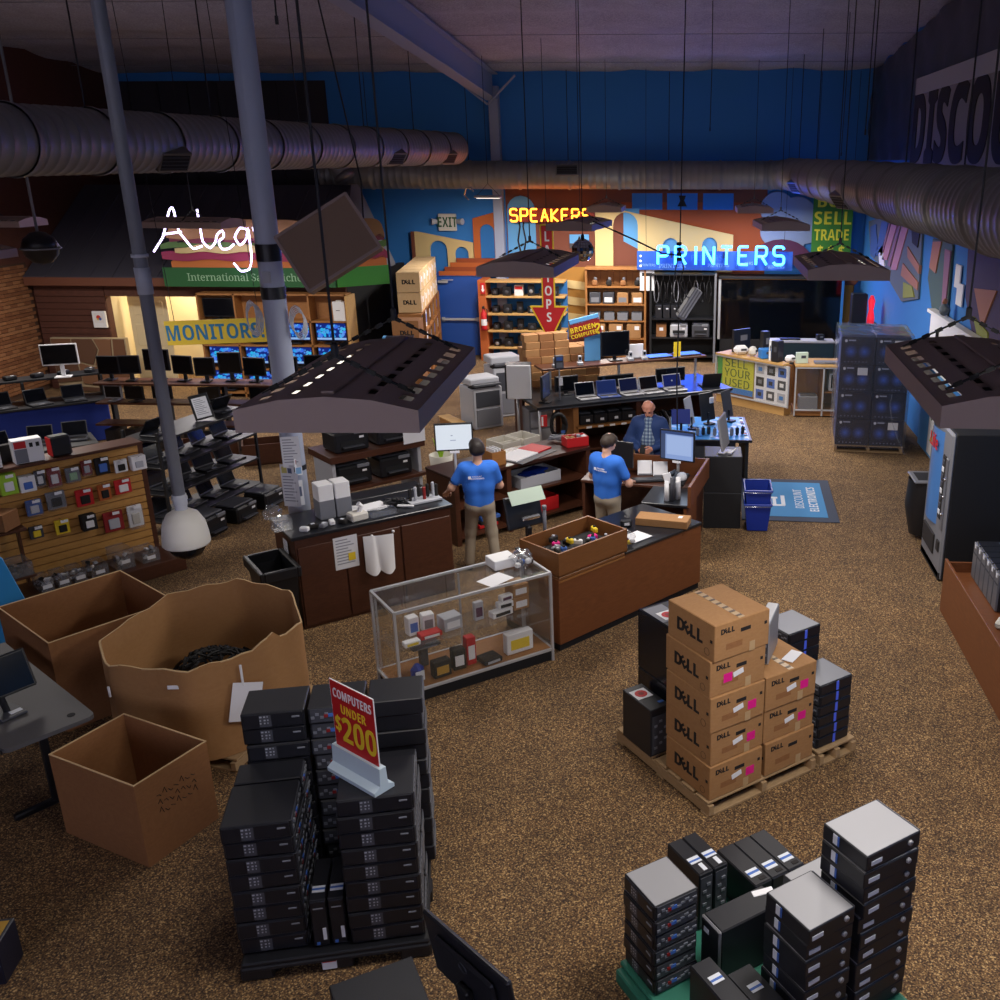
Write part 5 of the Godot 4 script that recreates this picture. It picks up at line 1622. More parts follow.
# ---------------------------------------------------------------- service counters
func counters() -> void:
	var t := thing("brown_cabinet","dark red brown cabinet with black top beside the bin","cabinet",v3(-4.24,0,-9.48),39.2)
	put(t,"body",one(v3(0.92,0.53,-0.38),v3(1.82,1.06,0.74),0.004),M.wood_red)
	put(t,"rear_body",one(v3(1.3,0.53,-0.9),v3(1.06,1.06,0.28),0.004),M.wood_red)
	put(t,"rear_top",one(v3(1.3,1.08,-0.92),v3(1.12,0.04,0.3),0.006),M.counter_top)
	put(t,"black_top",one(v3(0.91,1.08,-0.37),v3(1.88,0.04,0.79),0.006),M.counter_top)
	put(t,"door_panel",one(v3(0.28,0.5,0.0),v3(0.5,0.92,0.02),0.004),M.wood_red)
	put(t,"door_panel",one(v3(0.87,0.5,0.0),v3(0.64,0.92,0.02),0.004),M.wood_red)
	put(t,"door_panel",one(v3(1.51,0.5,0.0),v3(0.6,0.92,0.02),0.004),M.wood_red)
	for x in [0.85,1.1]:
		var st0 := S(true); cyl(st0,v3(x,0.93,0.01),v3(x,0.93,0.04),0.012,0.016,10); put(t,"knob",st0,M.white)
	put(t,"side_notice",sheet(0.16,0.24),M.notice_0,v3(-0.0025 - 0.004,0.86,-0.3),Vector3(0,-90,0))
	var pp := put(t,"paper_notice",sheet(0.27,0.38),M.notice_0,v3(0.55,0.8,0.013))
	put(pp,"yellow_sticker",one(v3(0.06,-0.06,0.002),v3(0.08,0.09,0.002)),M.yellow)
	var st := S(true)
	var tw := func(u: float,v: float) -> Vector3:
		return Vector3(0.74+0.34*u+0.03*(1 - v)*sin(u*9.0),0.95 - 0.42*v - 0.05*absf(sin(u*PI*2.0))*v - 0.04*u,0.055+0.03*absf(sin(u*PI*2.0))*(0.3+v))
	for i in 16:
		for j in 8:
			quad(st,tw.call(i/16.0,j/8.0),tw.call((i+1)/16.0,j/8.0),tw.call((i+1)/16.0,(j+1)/8.0),tw.call(i/16.0,(j+1)/8.0),Vector3(0,0,1))
			quad(st,tw.call(i/16.0,j/8.0) - v3(0,0,0.01),tw.call((i+1)/16.0,j/8.0) - v3(0,0,0.01),tw.call((i+1)/16.0,(j+1)/8.0) - v3(0,0,0.01),tw.call(i/16.0,(j+1)/8.0) - v3(0,0,0.01),Vector3(0,0,-1))
	var twl := put(self,"towel",st,M.white)
	twl.transform = t.transform
	tag(twl,"white folded towel hanging from the cabinet knob","towel")
	var W := func(x: float,y: float,z: float) -> Vector3: return t.transform*v3(x,y,z)
	for k in 2:
		var cs := thing("white_carton","grey white packaged box standing on the black cabinet top","box",W.call(0.5+0.19*k,1.1,-0.42),39,"packaged boxes beside the column")
		put(cs,"carton",one(v3(0,0.2,0),v3(0.17,0.4,0.2),0.006),M.white)
		put(cs,"grey_sleeve",one(v3(0,0.11,0),v3(0.175,0.22,0.205),0.005),M.grey)
	var pap := thing("paper_pile","pile of white papers on the black cabinet top","papers",W.call(0.98,1.1,-0.42),20)
	for k in 4:
		put(pap,"paper_sheet",one(v3(0.02*k,0.003+0.005*k,0.01*k),v3(0.32,0.003,0.24),0.0,Transform3D(Basis(Vector3.UP,0.15*k),Vector3.ZERO)),M.paper)
	var tray := thing("document_tray","clear plastic document tray on the black cabinet top","tray",W.call(1.05,1.1,-0.12),39)
	open_box(tray,v3(0.3,0.06,0.16),0.006,M.clear_plastic)
	var rl := thing("receipt_printer","small white receipt printer with a curl of paper","printer",W.call(0.76,1.1,-0.12),45)
	put(rl,"body",one(v3(0,0.045,0),v3(0.2,0.09,0.16),0.015),M.off_white)
	st = S(); tube(st,[v3(0.03,0.08,0),v3(0.05,0.15,0),v3(0.02,0.18,0)],0.03,8); put(rl,"paper_curl",st,M.paper)
	var rr := RandomNumberGenerator.new(); rr.seed = 5
	for k in 5:
		var g := thing("small_part","small loose electronic part on the black cabinet top","part",W.call(0.16+0.105*k,1.1,-0.1 - 0.04*(k % 2)),40*k,"loose parts on the black cabinet")
		put(g,"body",one(v3(0,0.025,0),v3(0.1,0.05,0.06),0.01),[M.white,M.ink,M.grey][k % 3])
		put(g,"mark",one(v3(0,0.052,0),v3(0.04,0.004,0.03)),M.sticker)
	var cb := thing("card_rack","black rack of upright tools and tags on the cabinet end","rack",W.call(1.62,1.1,-0.28),39)
	put(cb,"tray",one(v3(0,0.015,0),v3(0.4,0.03,0.2),0.005),M.grey_light)
	for k in 7:
		put(cb,"tool",one(v3(-0.16+0.055*k,0.1+0.02*(k % 3),0.03*(k % 2)),v3(0.035,0.16,0.03),0.008),[M.ink,M.grey_light,M.ink,M.red_dark][k % 4])
	var pl := thing("cable_pile","tangle of black cables and a plug on the black cabinet top","cables",W.call(1.3,1.1,-0.35),0)
	st = S()
	for k in 6:
		var pts := []
		for q in 9:
			pts.append(v3(rr.randf_range(-0.16,0.16),0.02+rr.randf()*0.05,rr.randf_range(-0.1,0.1)))
		tube(st,round_path(pts,0.06),0.011,6)
	put(pl,"cables",st,M.black_plastic)
	put(pl,"plug",one(v3(0.15,0.02,0.1),v3(0.2,0.03,0.03),0.01),M.white)
	var pb := thing("plastic_bag","crumpled clear plastic bag beside the column foot","bag",W.call(-0.02,1.1,-0.62),0)
	st = S(true); crumple(st,0.12,3); put(pb,"film",st,M.clear_plastic,v3(0,0.1,0))
	var scb := thing("acrylic_holder","grey acrylic leaflet holder at the cabinet corner","holder",W.call(-0.02,1.1,-0.3),39)
	open_box(scb,v3(0.2,0.13,0.14),0.006,M.clear_plastic)
	var bn := thing("waste_bin","tall black plastic waste bin against the brown cabinet","bin",v3(-4.477,0,-9.415),39.2)
	st = S()
	for s in [-1.0,1.0]:
		quad(st,v3(s*0.13,0.0,-0.24),v3(s*0.13,0.0,0.24),v3(s*0.18,0.78,0.3),v3(s*0.18,0.78,-0.3),v3(s,0,0))
		quad(st,v3(-0.13,0.0,s*0.24),v3(0.13,0.0,s*0.24),v3(0.18,0.78,s*0.3),v3(-0.18,0.78,s*0.3),v3(0,0,s))
		quad(st,v3(s*0.12,0.02,-0.23),v3(s*0.12,0.02,0.23),v3(s*0.17,0.78,0.29),v3(s*0.17,0.78,-0.29),v3(-s,0,0))
		quad(st,v3(-0.12,0.02,s*0.23),v3(0.12,0.02,s*0.23),v3(0.17,0.78,s*0.29),v3(-0.17,0.78,s*0.29),v3(0,0,-s))
	quad(st,v3(-0.13,0.01,-0.24),v3(0.13,0.01,-0.24),v3(0.13,0.01,0.24),v3(-0.13,0.01,0.24),Vector3.UP)
	put(bn,"tub",st,M.black_plastic)
	st = S()
	for s in [-1.0,1.0]:
		bx(st,v3(s*0.19,0.79,0),v3(0.05,0.12,0.66),0.012); bx(st,v3(0,0.79,s*0.31),v3(0.34,0.12,0.05),0.012)
	put(bn,"rim",st,M.black_plastic)
	st = S(true); crumple(st,0.12,8); put(bn,"bin_liner",st,M.black_matte,v3(0,0.6,0))
	var ps := thing("printer_shelf","red brown shelf stand with black printers on two levels","shelf",v3(-5.05,0,-12.9),45)
	put(ps,"top_board",one(v3(0.7,0.9,-0.35),v3(1.5,0.1,0.75),0.006),M.wood_red)
	put(ps,"low_board",one(v3(0.7,0.42,-0.35),v3(1.5,0.05,0.75),0.006),M.wood_red)
	for x in [0.02,1.38]:
		put(ps,"side_panel",one(v3(x,0.43,-0.35),v3(0.05,0.86,0.6)),M.grey_light)
	for k in 4:
		var pr := thing("black_printer",["black printer on top of the red brown printer shelf","black printer on the low board of the printer shelf"][k/2],"printer",ps.transform*v3(0.35+0.66*(k % 2),0.95 if k < 2 else 0.445,-0.3),45,["printers on the shelf top","printers on the low board"][k/2])
		printer_shape(pr,0.52,0.32,0.44,M.black_plastic)
	tag(put(self,"paper_sign",sheet(0.36,0.28),M.paper),"blank white paper sign on the printer shelf edge","paper")
	(get_child(get_child_count() - 1) as Node3D).transform = ps.transform*Transform3D(Basis.IDENTITY,v3(1.25,1.09,0.08))
	var wbk := thing("white_basket","white round bin with green leaves behind the big hanging light","basket",v3(-4.05,0,-14.9))
	st = S(true); lathe(st,[Vector2(0,0.01),Vector2(0.15,0.01),Vector2(0.19,0.42),Vector2(0.18,0.42),Vector2(0.145,0.03),Vector2(0,0.03)],24); put(wbk,"tub",st,M.off_white)
	for k in 8:
		st = S(); prism(st,PackedVector2Array([Vector2(-0.03,0),Vector2(0.03,0),Vector2(0.045,0.2),Vector2(0.0,0.34),Vector2(-0.045,0.2)]),0.004,Transform3D(Basis(Vector3.UP,TAU*k/8.0)*Basis(Vector3.RIGHT,0.35),v3(0,0.38,0))); put(wbk,"leaf",st,M.lime)
	glass_case()
	t = thing("front_counter","front service counter of brown wood with black top","counter",v3(-1.40,0,-9.07),49.5)
	put(t,"body",one(v3(1.21,0.45,-0.45),v3(2.26,0.74,0.9),0.004),M.wood_counter)
	put(t,"kick_base",one(v3(1.21,0.05,-0.46),v3(2.24,0.1,0.88)),M.black_matte)
	put(t,"black_top",one(v3(1.7,0.835,-0.48),v3(1.3,0.035,0.98),0.006),M.counter_top)
	put(t,"wood_top",one(v3(0.56,0.835,-0.46),v3(0.96,0.03,0.94),0.004),M.wood_tray)
	put(t,"seam_strip",one(v3(0.56,0.8,0.003),v3(0.96,0.02,0.012)),M.wood_tan)
	var C := t.transform
	var tb := thing("wooden_tray","raised open wooden tray of cables on the front counter","tray",C*v3(0.58,0.853,-0.3),49.5)
	open_box(tb,v3(1.0,0.26,0.62),0.02,M.wood_tray)
	rr.seed = 15
	put(tb,"cable_filling",one(v3(0,0.06,0),v3(0.94,0.08,0.56),0.02),M.black_matte)
	for k in 16:
		var it := thing("tray_item","small coloured item lying in the wooden counter tray","item",C*v3(0.16+0.052*k,0.96+0.02*(k % 4),-0.12 - rr.randf()*0.4),rr.randf()*180,"things in the counter tray")
		put(it,"body",one(v3(0,0.03,0),v3(0.05+0.08*rr.randf(),0.06,0.05),0.012),[M.ink,M.white,M.ink,M.sticker_blue,M.grey,M.pink,M.ink,M.yellow][k % 8])
		put(it,"cap",one(v3(0.0,0.065,0),v3(0.03,0.02,0.03),0.005),[M.grey_light,M.ink][k % 2])
	var pos := thing("sales_screen","black sales screen with a pale card on its top edge","screen",C*v3(0.36,0.853,-0.79),40)
	st = S(); bx(st,v3(0,0.42,0),v3(0.44,0.36,0.05),0.012,Transform3D(Basis(Vector3.RIGHT,-0.25),v3(0,0.02,0))); put(pos,"screen_back",st,M.black_plastic)
	put(pos,"stem",one(v3(0,0.14,0.0),v3(0.06,0.28,0.06),0.01),M.black_plastic)
	put(pos,"foot",one(v3(0,0.015,0),v3(0.26,0.03,0.2),0.008),M.black_plastic)
	st = S(); bx(st,v3(0.02,0.66,-0.02),v3(0.42,0.16,0.008),0.0,Transform3D(Basis(Vector3.RIGHT,-0.6),v3(0,0.08,0.34))); put(pos,"pale_card",st,M.card_green)
	st = S(); bx(st,v3(0.0,0.4,0.06),v3(0.22,0.04,0.05),0.01); put(pos,"cable_bracket",st,M.chrome)
	st = S(true); cyl(st,v3(0.17,0.0,0.06),v3(0.17,0.46,0.06),0.02,0.02,12); cyl(st,v3(0.17,0.46,0.06),v3(0.17,0.5,0.06),0.026,0.026,12); put(pos,"grey_post",st,M.grey)
	var mc := thing("mouse_pad","white rectangular mat on the black counter top","mat",C*v3(1.45,0.853,-0.22),49.5)
	put(mc,"pad",one(v3(0,0.003,0),v3(0.3,0.006,0.24),0.002),M.paper)
	put(mc,"dark_border",one(v3(0.0,0.0015,0),v3(0.32,0.003,0.27)),M.grey_dark)
	var dp := thing("bagged_part","clear bag of white and purple items on the black counter","bag",C*v3(1.21,0.853,-0.12),20)
	st = S(true); crumple(st,0.11,12); put(dp,"film",st,M.clear_plastic,v3(0,0.09,0))
	for k in 4:
		put(dp,"item",one(v3(-0.04+0.03*k,0.04+0.02*(k % 2),0.02*(k - 1)),v3(0.06,0.05,0.04),0.012),[M.white,M.purple,M.yellow,M.white][k])
	var cbx := thing("flat_carton","flat brown shipping carton on the black counter end","carton",C*v3(1.98,0.853,-0.28),79)
	put(cbx,"carton_body",one(v3(0,0.045,0),v3(0.24,0.09,0.62),0.004),M.cardboard)
	put(cbx,"label",one(v3(0.03,0.0915,0.2),v3(0.07,0.002,0.05)),M.paper)
	var tp := thing("tape_dispenser","small black tape dispenser beside the flat carton","dispenser",C*v3(1.6,0.853,-0.52),20)
	put(tp,"body",one(v3(0,0.05,0),v3(0.14,0.1,0.07),0.02),M.black_plastic)
	put(tp,"white_label",one(v3(0,0.05,0.037),v3(0.06,0.03,0.004)),M.paper)
	t = thing("work_bench","red brown open work bench behind the clerk at the white screen","bench",v3(-3.1,0,-12.0),45)
	put(t,"bench_top",one(v3(1.13,0.94,-0.36),v3(2.3,0.045,0.74),0.006),M.bench_top)
	put(t,"shelf_board",one(v3(1.13,0.52,-0.36),v3(2.26,0.03,0.7)),M.wood_red)
	put(t,"shelf_board",one(v3(1.13,0.1,-0.36),v3(2.26,0.03,0.7)),M.wood_red)
	put(t,"rear_panel",one(v3(1.13,0.47,-0.7),v3(2.26,0.92,0.02)),M.wood_red)
	for x in [0.02,0.85,2.24]:
		put(t,"upright",one(v3(x,0.46,-0.36),v3(0.07,0.92,0.72)),M.wood_red)
	var Bn := t.transform
	var wt := thing("wire_tray","grey wire tray with blue folders on the bench shelf","tray",Bn*v3(1.45,0.535,-0.3),45)
	open_box(wt,v3(0.7,0.16,0.42),0.012,M.grey_light)
	for k in 3:
		put(wt,"folder",one(v3(-0.12+0.1*k,0.1+0.025*k,0),v3(0.32,0.02,0.24),0.0,Transform3D(Basis(Vector3.UP,0.2*k),Vector3.ZERO)),[M.paper,M.blue_plastic,M.blue_plastic][k])
	for k in 2:
		var rb := thing("red_basket",["red plastic basket on the bench floor shelf","red plastic basket standing on the bench corner"][k],"basket",Bn*[v3(1.5,0.115,-0.25),v3(2.16,0.962,-0.2)][k],[45,30][k])
		open_box(rb,v3(0.5 if k == 0 else 0.34,0.2 if k == 0 else 0.14,0.32 if k == 0 else 0.22),0.012,M.red)
		for q in 5:
			put(rb,"coiled_item",one(v3(-0.12+0.06*q,0.1,0.05*sin(q*2.0)),v3(0.07,0.1,0.09),0.015),[M.red_dark,M.grey,M.red_dark,M.cardboard,M.ink][q] if k == 0 else [M.cardboard,M.cardboard,M.red_dark,M.grey,M.white][q])
	var bx3 := thing("book_stack","small stack of books and boxes on the bench floor shelf","books",Bn*v3(0.55,0.115,-0.2),45)
	for k in 3:
		put(bx3,"book",one(v3(0.02*k,0.03+0.05*k,0),v3(0.3,0.045,0.22),0.004),[M.red,M.ink,M.sticker_blue][k])
	var pbx := thing("paper_stack","white paper stack on the bench middle shelf","papers",Bn*v3(0.45,0.535,-0.2),45)
	for k in 3:
		put(pbx,"paper_sheet",one(v3(0.01*k,0.012+0.02*k,0),v3(0.3,0.018,0.24)),M.paper)
	var rw := thing("magazine","large open red and white catalogue on the bench top","catalogue",Bn*v3(1.36,0.963,-0.34),62)
	put(rw,"white_page",one(v3(-0.17,0.012,0),v3(0.5,0.022,0.36),0.004),M.paper)
	put(rw,"red_page",one(v3(0.24,0.014,0),v3(0.32,0.024,0.36),0.004),M.red)
	put(rw,"dark_sleeve",one(v3(-0.05,0.003,0.1),v3(0.8,0.004,0.42)),M.grey_dark)
	var rul := thing("long_level","yellow and black long tool lying across the bench end","tool",Bn*v3(0.55,0.963,-0.35),5)
	put(rul,"bar",one(v3(0,0.03,0),v3(0.08,0.06,0.7),0.008),M.mustard)
	put(rul,"black_grip",one(v3(0.02,0.065,-0.1),v3(0.1,0.04,0.4),0.012),M.black_plastic)
	put(rul,"white_end",one(v3(0,0.05,0.34),v3(0.12,0.07,0.08),0.01),M.off_white)
	var wbx := thing("wood_file_box","small tan file box of papers on the bench end","box",Bn*v3(0.75,0.963,-0.2),45)
	open_box(wbx,v3(0.22,0.2,0.26),0.012,M.wood_tan)
	for k in 3:
		put(wbx,"paper",one(v3(-0.05+0.05*k,0.13,0),v3(0.01,0.2,0.2)),M.paper)
	var crm := thing("grey_clutter","heap of grey adapters and wires at the bench corner","cables",Bn*v3(2.08,0.963,-0.52),0)
	st = S()
	for k in 6:
		var pts := []
		for q in 8:
			pts.append(v3(rr.randf_range(-0.13,0.13),0.03+rr.randf()*0.07,rr.randf_range(-0.1,0.1)))
		tube(st,round_path(pts,0.06),0.014,6)
	put(crm,"wires",st,M.grey)
	t = thing("workstation_desk","dark wooden workstation desk between clerk and customer","desk",v3(-1.45,0,-12.72),-11)
	put(t,"desk_top",one(v3(0.78,0.79,-0.1),v3(1.6,0.04,0.62),0.006),M.wood_red)
	put(t,"modesty_panel",one(v3(0.78,0.38,-0.38),v3(1.56,0.76,0.03)),M.wood_red)
	for x in [0.02,1.54]:
		put(t,"side_panel",one(v3(x,0.39,-0.1),v3(0.04,0.76,0.6)),M.wood_red)
	put(t,"raised_back",one(v3(1.0,0.92,-0.39),v3(1.2,0.26,0.04),0.004),M.wood_counter)
	put(t,"raised_side",one(v3(1.62,0.92,0.25),v3(0.04,0.28,1.3),0.004),M.wood_counter)
	put(t,"side_return",one(v3(1.3,0.79,0.56),v3(0.6,0.04,0.68),0.006),M.counter_top)
	put(t,"return_panel",one(v3(1.57,0.39,0.56),v3(0.04,0.76,0.66)),M.wood_counter)
	var Dk := t.transform
	var kb := thing("keyboard","black keyboard on the workstation desk by the clerk hand","keyboard",Dk*v3(0.88,0.812,0.04),10)
	put(kb,"base",one(v3(0,0.012,0),v3(0.42,0.024,0.16),0.006),M.black_plastic)
	put(kb,"keys",one(v3(0,0.027,0),v3(0.38,0.008,0.12)),M.grey_dark)
	for k in 2:
		var nb := thing("white_notepad","open white notepad page on the workstation desk","notepad",Dk*v3(0.78+0.22*k,0.812,-0.2),6,"notepads on the workstation desk")
		st = S(); bx(st,v3(0,0.1,0),v3(0.2,0.2,0.012),0.002,Transform3D(Basis(Vector3.RIGHT,-0.35),Vector3.ZERO)); put(nb,"pages",st,M.paper)
		put(nb,"stand",one(v3(0,0.01,-0.04),v3(0.18,0.02,0.12)),M.grey)
	var dph := thing("desk_phone","black desk phone with grey round dial on the desk ledge","phone",Dk*v3(1.32,0.812,0.12),-25)
	st = S(); bx(st,v3(0,0.06,0),v3(0.26,0.05,0.24),0.015,Transform3D(Basis(Vector3.RIGHT,0.45),v3(0,0.04,0))); put(dph,"body",st,M.black_plastic)
	put(dph,"handset",one(v3(-0.1,0.15,0),v3(0.06,0.05,0.24),0.02),M.black_plastic)
	st = S(true); cyl(st,v3(0.06,0.11,0.02),v3(0.07,0.15,0.05),0.07,0.065,20); put(dph,"round_dial",st,M.grey_light)
	var can := thing("tool_cup","cluttered black and white tool cup on the side return","cup",Dk*v3(1.36,0.812,0.68),0)
	for k in 8:
		st = S(true); cyl(st,v3(0.07*(k % 3) - 0.07,0,0.08*(k/3) - 0.08),v3(0.07*(k % 3) - 0.07,0.16+0.05*(k % 4),0.08*(k/3) - 0.08),0.034,0.03,12); put(can,"can",st,[M.ink,M.grey_light,M.white,M.grey_dark][k % 4])
	put(can,"white_tag",one(v3(0.03,0.3,0.08),v3(0.1,0.14,0.02),0.004,Transform3D(Basis(Vector3(0,0,1),0.3),Vector3.ZERO)),M.paper)
	var s1 := thing("monitor","lit white monitor in front of the dark haired clerk","monitor",v3(-3.02,0.95,-11.78),14)
	lit_monitor(s1,0.48,0.36,M.screen_white,0.46)
	var s2 := thing("monitor","lit pale blue monitor beside the bald customer","monitor",v3(-0.2,0.81,-12.62),-22)
	lit_monitor(s2,0.5,0.42,M.screen_pale,0.26)
	var bk := thing("monitor","black monitor seen from behind between clerk and customer","monitor",Dk*v3(0.42,0.812,-0.12),158)
	monitor_shape(bk,0.46,0.36,M.black_plastic,M.screen_off,0.12)
	for k in 2:
		var cbk := thing("black_cabinet",["lower black cube cabinet at the counter end","upper black cube cabinet carrying the silver screen"][k],"cabinet",v3(0.43,0.525*k,-13.16),0)
		put(cbk,"body",one(v3(0,0.26,0),v3(0.52,0.52,0.52),0.006),M.black_matte)
		put(cbk,"top_panel",one(v3(0,0.521,0),v3(0.5,0.006,0.5)),M.pc_top if k else M.grey)
	var im := thing("silver_screen","thin silver screen seen from its edge on the black cabinet","monitor",v3(0.47,1.05,-13.1),78)
	put(im,"foot",one(v3(0,0.01,0),v3(0.22,0.02,0.2),0.006),M.silver)
	st = S(); bx(st,v3(0,0.3,0.0),v3(0.5,0.46,0.03),0.012,Transform3D(Basis(Vector3.RIGHT,-0.16),Vector3.ZERO)); put(im,"panel",st,M.silver)
	st = S(true); tube(st,[v3(-0.1,0.1,0.16),v3(-0.2,0.06,0.1),v3(-0.12,0.03,0.02)],0.012,6); put(im,"cable",st,M.white)
	for k in 2:
		var bb := thing("shopping_basket",["lower blue shopping basket on the carpet","upper blue shopping basket nested in the other"][k],"basket",v3(0.92,0.2*k+0.005,-13.0),0)
		st = S()
		var y1 := 0.4
		for s in [-1.0,1.0]:
			for off in [0.0,0.008]:
				quad(st,v3(s*(0.14 - off),0.01,-0.2+off),v3(s*(0.14 - off),0.01,0.2 - off),v3(s*(0.18 - off),y1,0.25 - off),v3(s*(0.18 - off),y1,-0.25+off),v3(s*(1 if off == 0.0 else -1),0,0))
				quad(st,v3(-0.14+off,0.01,s*(0.2 - off)),v3(0.14 - off,0.01,s*(0.2 - off)),v3(0.18 - off,y1,s*(0.25 - off)),v3(-0.18+off,y1,s*(0.25 - off)),v3(0,0,s*(1 if off == 0.0 else -1)))
		quad(st,v3(-0.14,0.012,-0.2),v3(0.14,0.012,-0.2),v3(0.14,0.012,0.2),v3(-0.14,0.012,0.2),Vector3.UP)
		put(bb,"tub",st,M.blue_plastic)
		st = S()
		for s in [-1.0,1.0]:
			bx(st,v3(s*0.185,y1,0),v3(0.025,0.03,0.52),0.006); bx(st,v3(0,y1,s*0.25),v3(0.36,0.03,0.025),0.006)
		put(bb,"rim",st,M.blue_plastic)
		st = S(true); tube(st,[v3(-0.18,y1,0.24),v3(-0.18,y1 - 0.015,0.275),v3(0.18,y1 - 0.015,0.275),v3(0.18,y1,0.24)],0.007,6); put(bb,"wire_handle",st,M.chrome)
	var fm := thing("floor_mat","blue and grey floor mat reading DISCOUNT ELECTRONICS","mat",v3(1.46,0.0,-14.2),-2)
	put(fm,"rubber_border",one(v3(0,0.006,0),v3(1.4,0.012,1.95),0.004),M.mat_grey)
	put(fm,"blue_field",one(v3(-0.03,0.0135,0),v3(1.16,0.005,1.6)),M.mat_blue)
	words(fm,"DISCOUNT",0.13,M.sticker,v3(0.17,0.0175,0.0),Vector3(-90,90,0),font_plain,0.002,"lettering",1.0)
	words(fm,"ELECTRONICS",0.13,M.sticker,v3(0.38,0.0175,0.0),Vector3(-90,90,0),font_bold,0.002,"lettering",0.95)
	st = S(); bx(st,v3(-0.2,0.0175,0.32),v3(0.3,0.003,0.07)); bx(st,v3(-0.07,0.0175,0.1),v3(0.06,0.003,0.45)); bx(st,v3(-0.25,0.0175,-0.02),v3(0.2,0.003,0.07)); bx(st,v3(-0.2,0.0175,0.16),v3(0.05,0.003,0.28)); bx(st,v3(-0.27,0.0175,-0.1),v3(0.05,0.003,0.2))
	put(fm,"emblem",st,M.sticker)

func lit_monitor(t: Node3D,w: float,h: float,screen: Material,stand: float) -> void:
	put(t,"housing",one(v3(0,stand+h*0.5,0),v3(w,h,0.04),0.008),M.black_plastic)
	put(t,"screen",sheet(w - 0.035,h - 0.04),screen,v3(0,stand+h*0.5,0.0225))
	var st := S(true); cyl(st,v3(0,0,-0.03),v3(0,stand+0.1,-0.03),0.02,0.02,10); put(t,"pole",st,M.aluminium)
	put(t,"foot",one(v3(0,0.01,-0.02),v3(0.2,0.02,0.18),0.006),M.black_plastic)
	put(t,"paper_tag",one(v3(0.0,stand - 0.012,0.03),v3(0.12,0.03,0.006)),M.paper)
	lamp_area(t,v3(0,stand+h*0.5,0.05),Vector2(w - 0.04,h - 0.04),Color(0.85,0.92,1.0),0.12,Vector3(0,180,0))

func crumple(st: SurfaceTool,r: float,sd: int) -> void:
	var nz := FastNoiseLite.new(); nz.seed = sd; nz.frequency = 1.3
	var pt := func(i: int,j: int) -> Vector3:
		var th := -PI/2+PI*i/9.0
		var fi := TAU*j/14.0
		var d := Vector3(cos(th)*cos(fi),sin(th),cos(th)*sin(fi))
		return d*r*(0.85+0.5*nz.get_noise_3dv(d*1.2))*Vector3(1,0.8,1)
	for i in 9:
		for j in 14:
			var m: Vector3 = pt.call(i,j)
			quad(st,pt.call(i,j),pt.call(i,(j+1) % 14),pt.call(i+1,(j+1) % 14),pt.call(i+1,j),m)

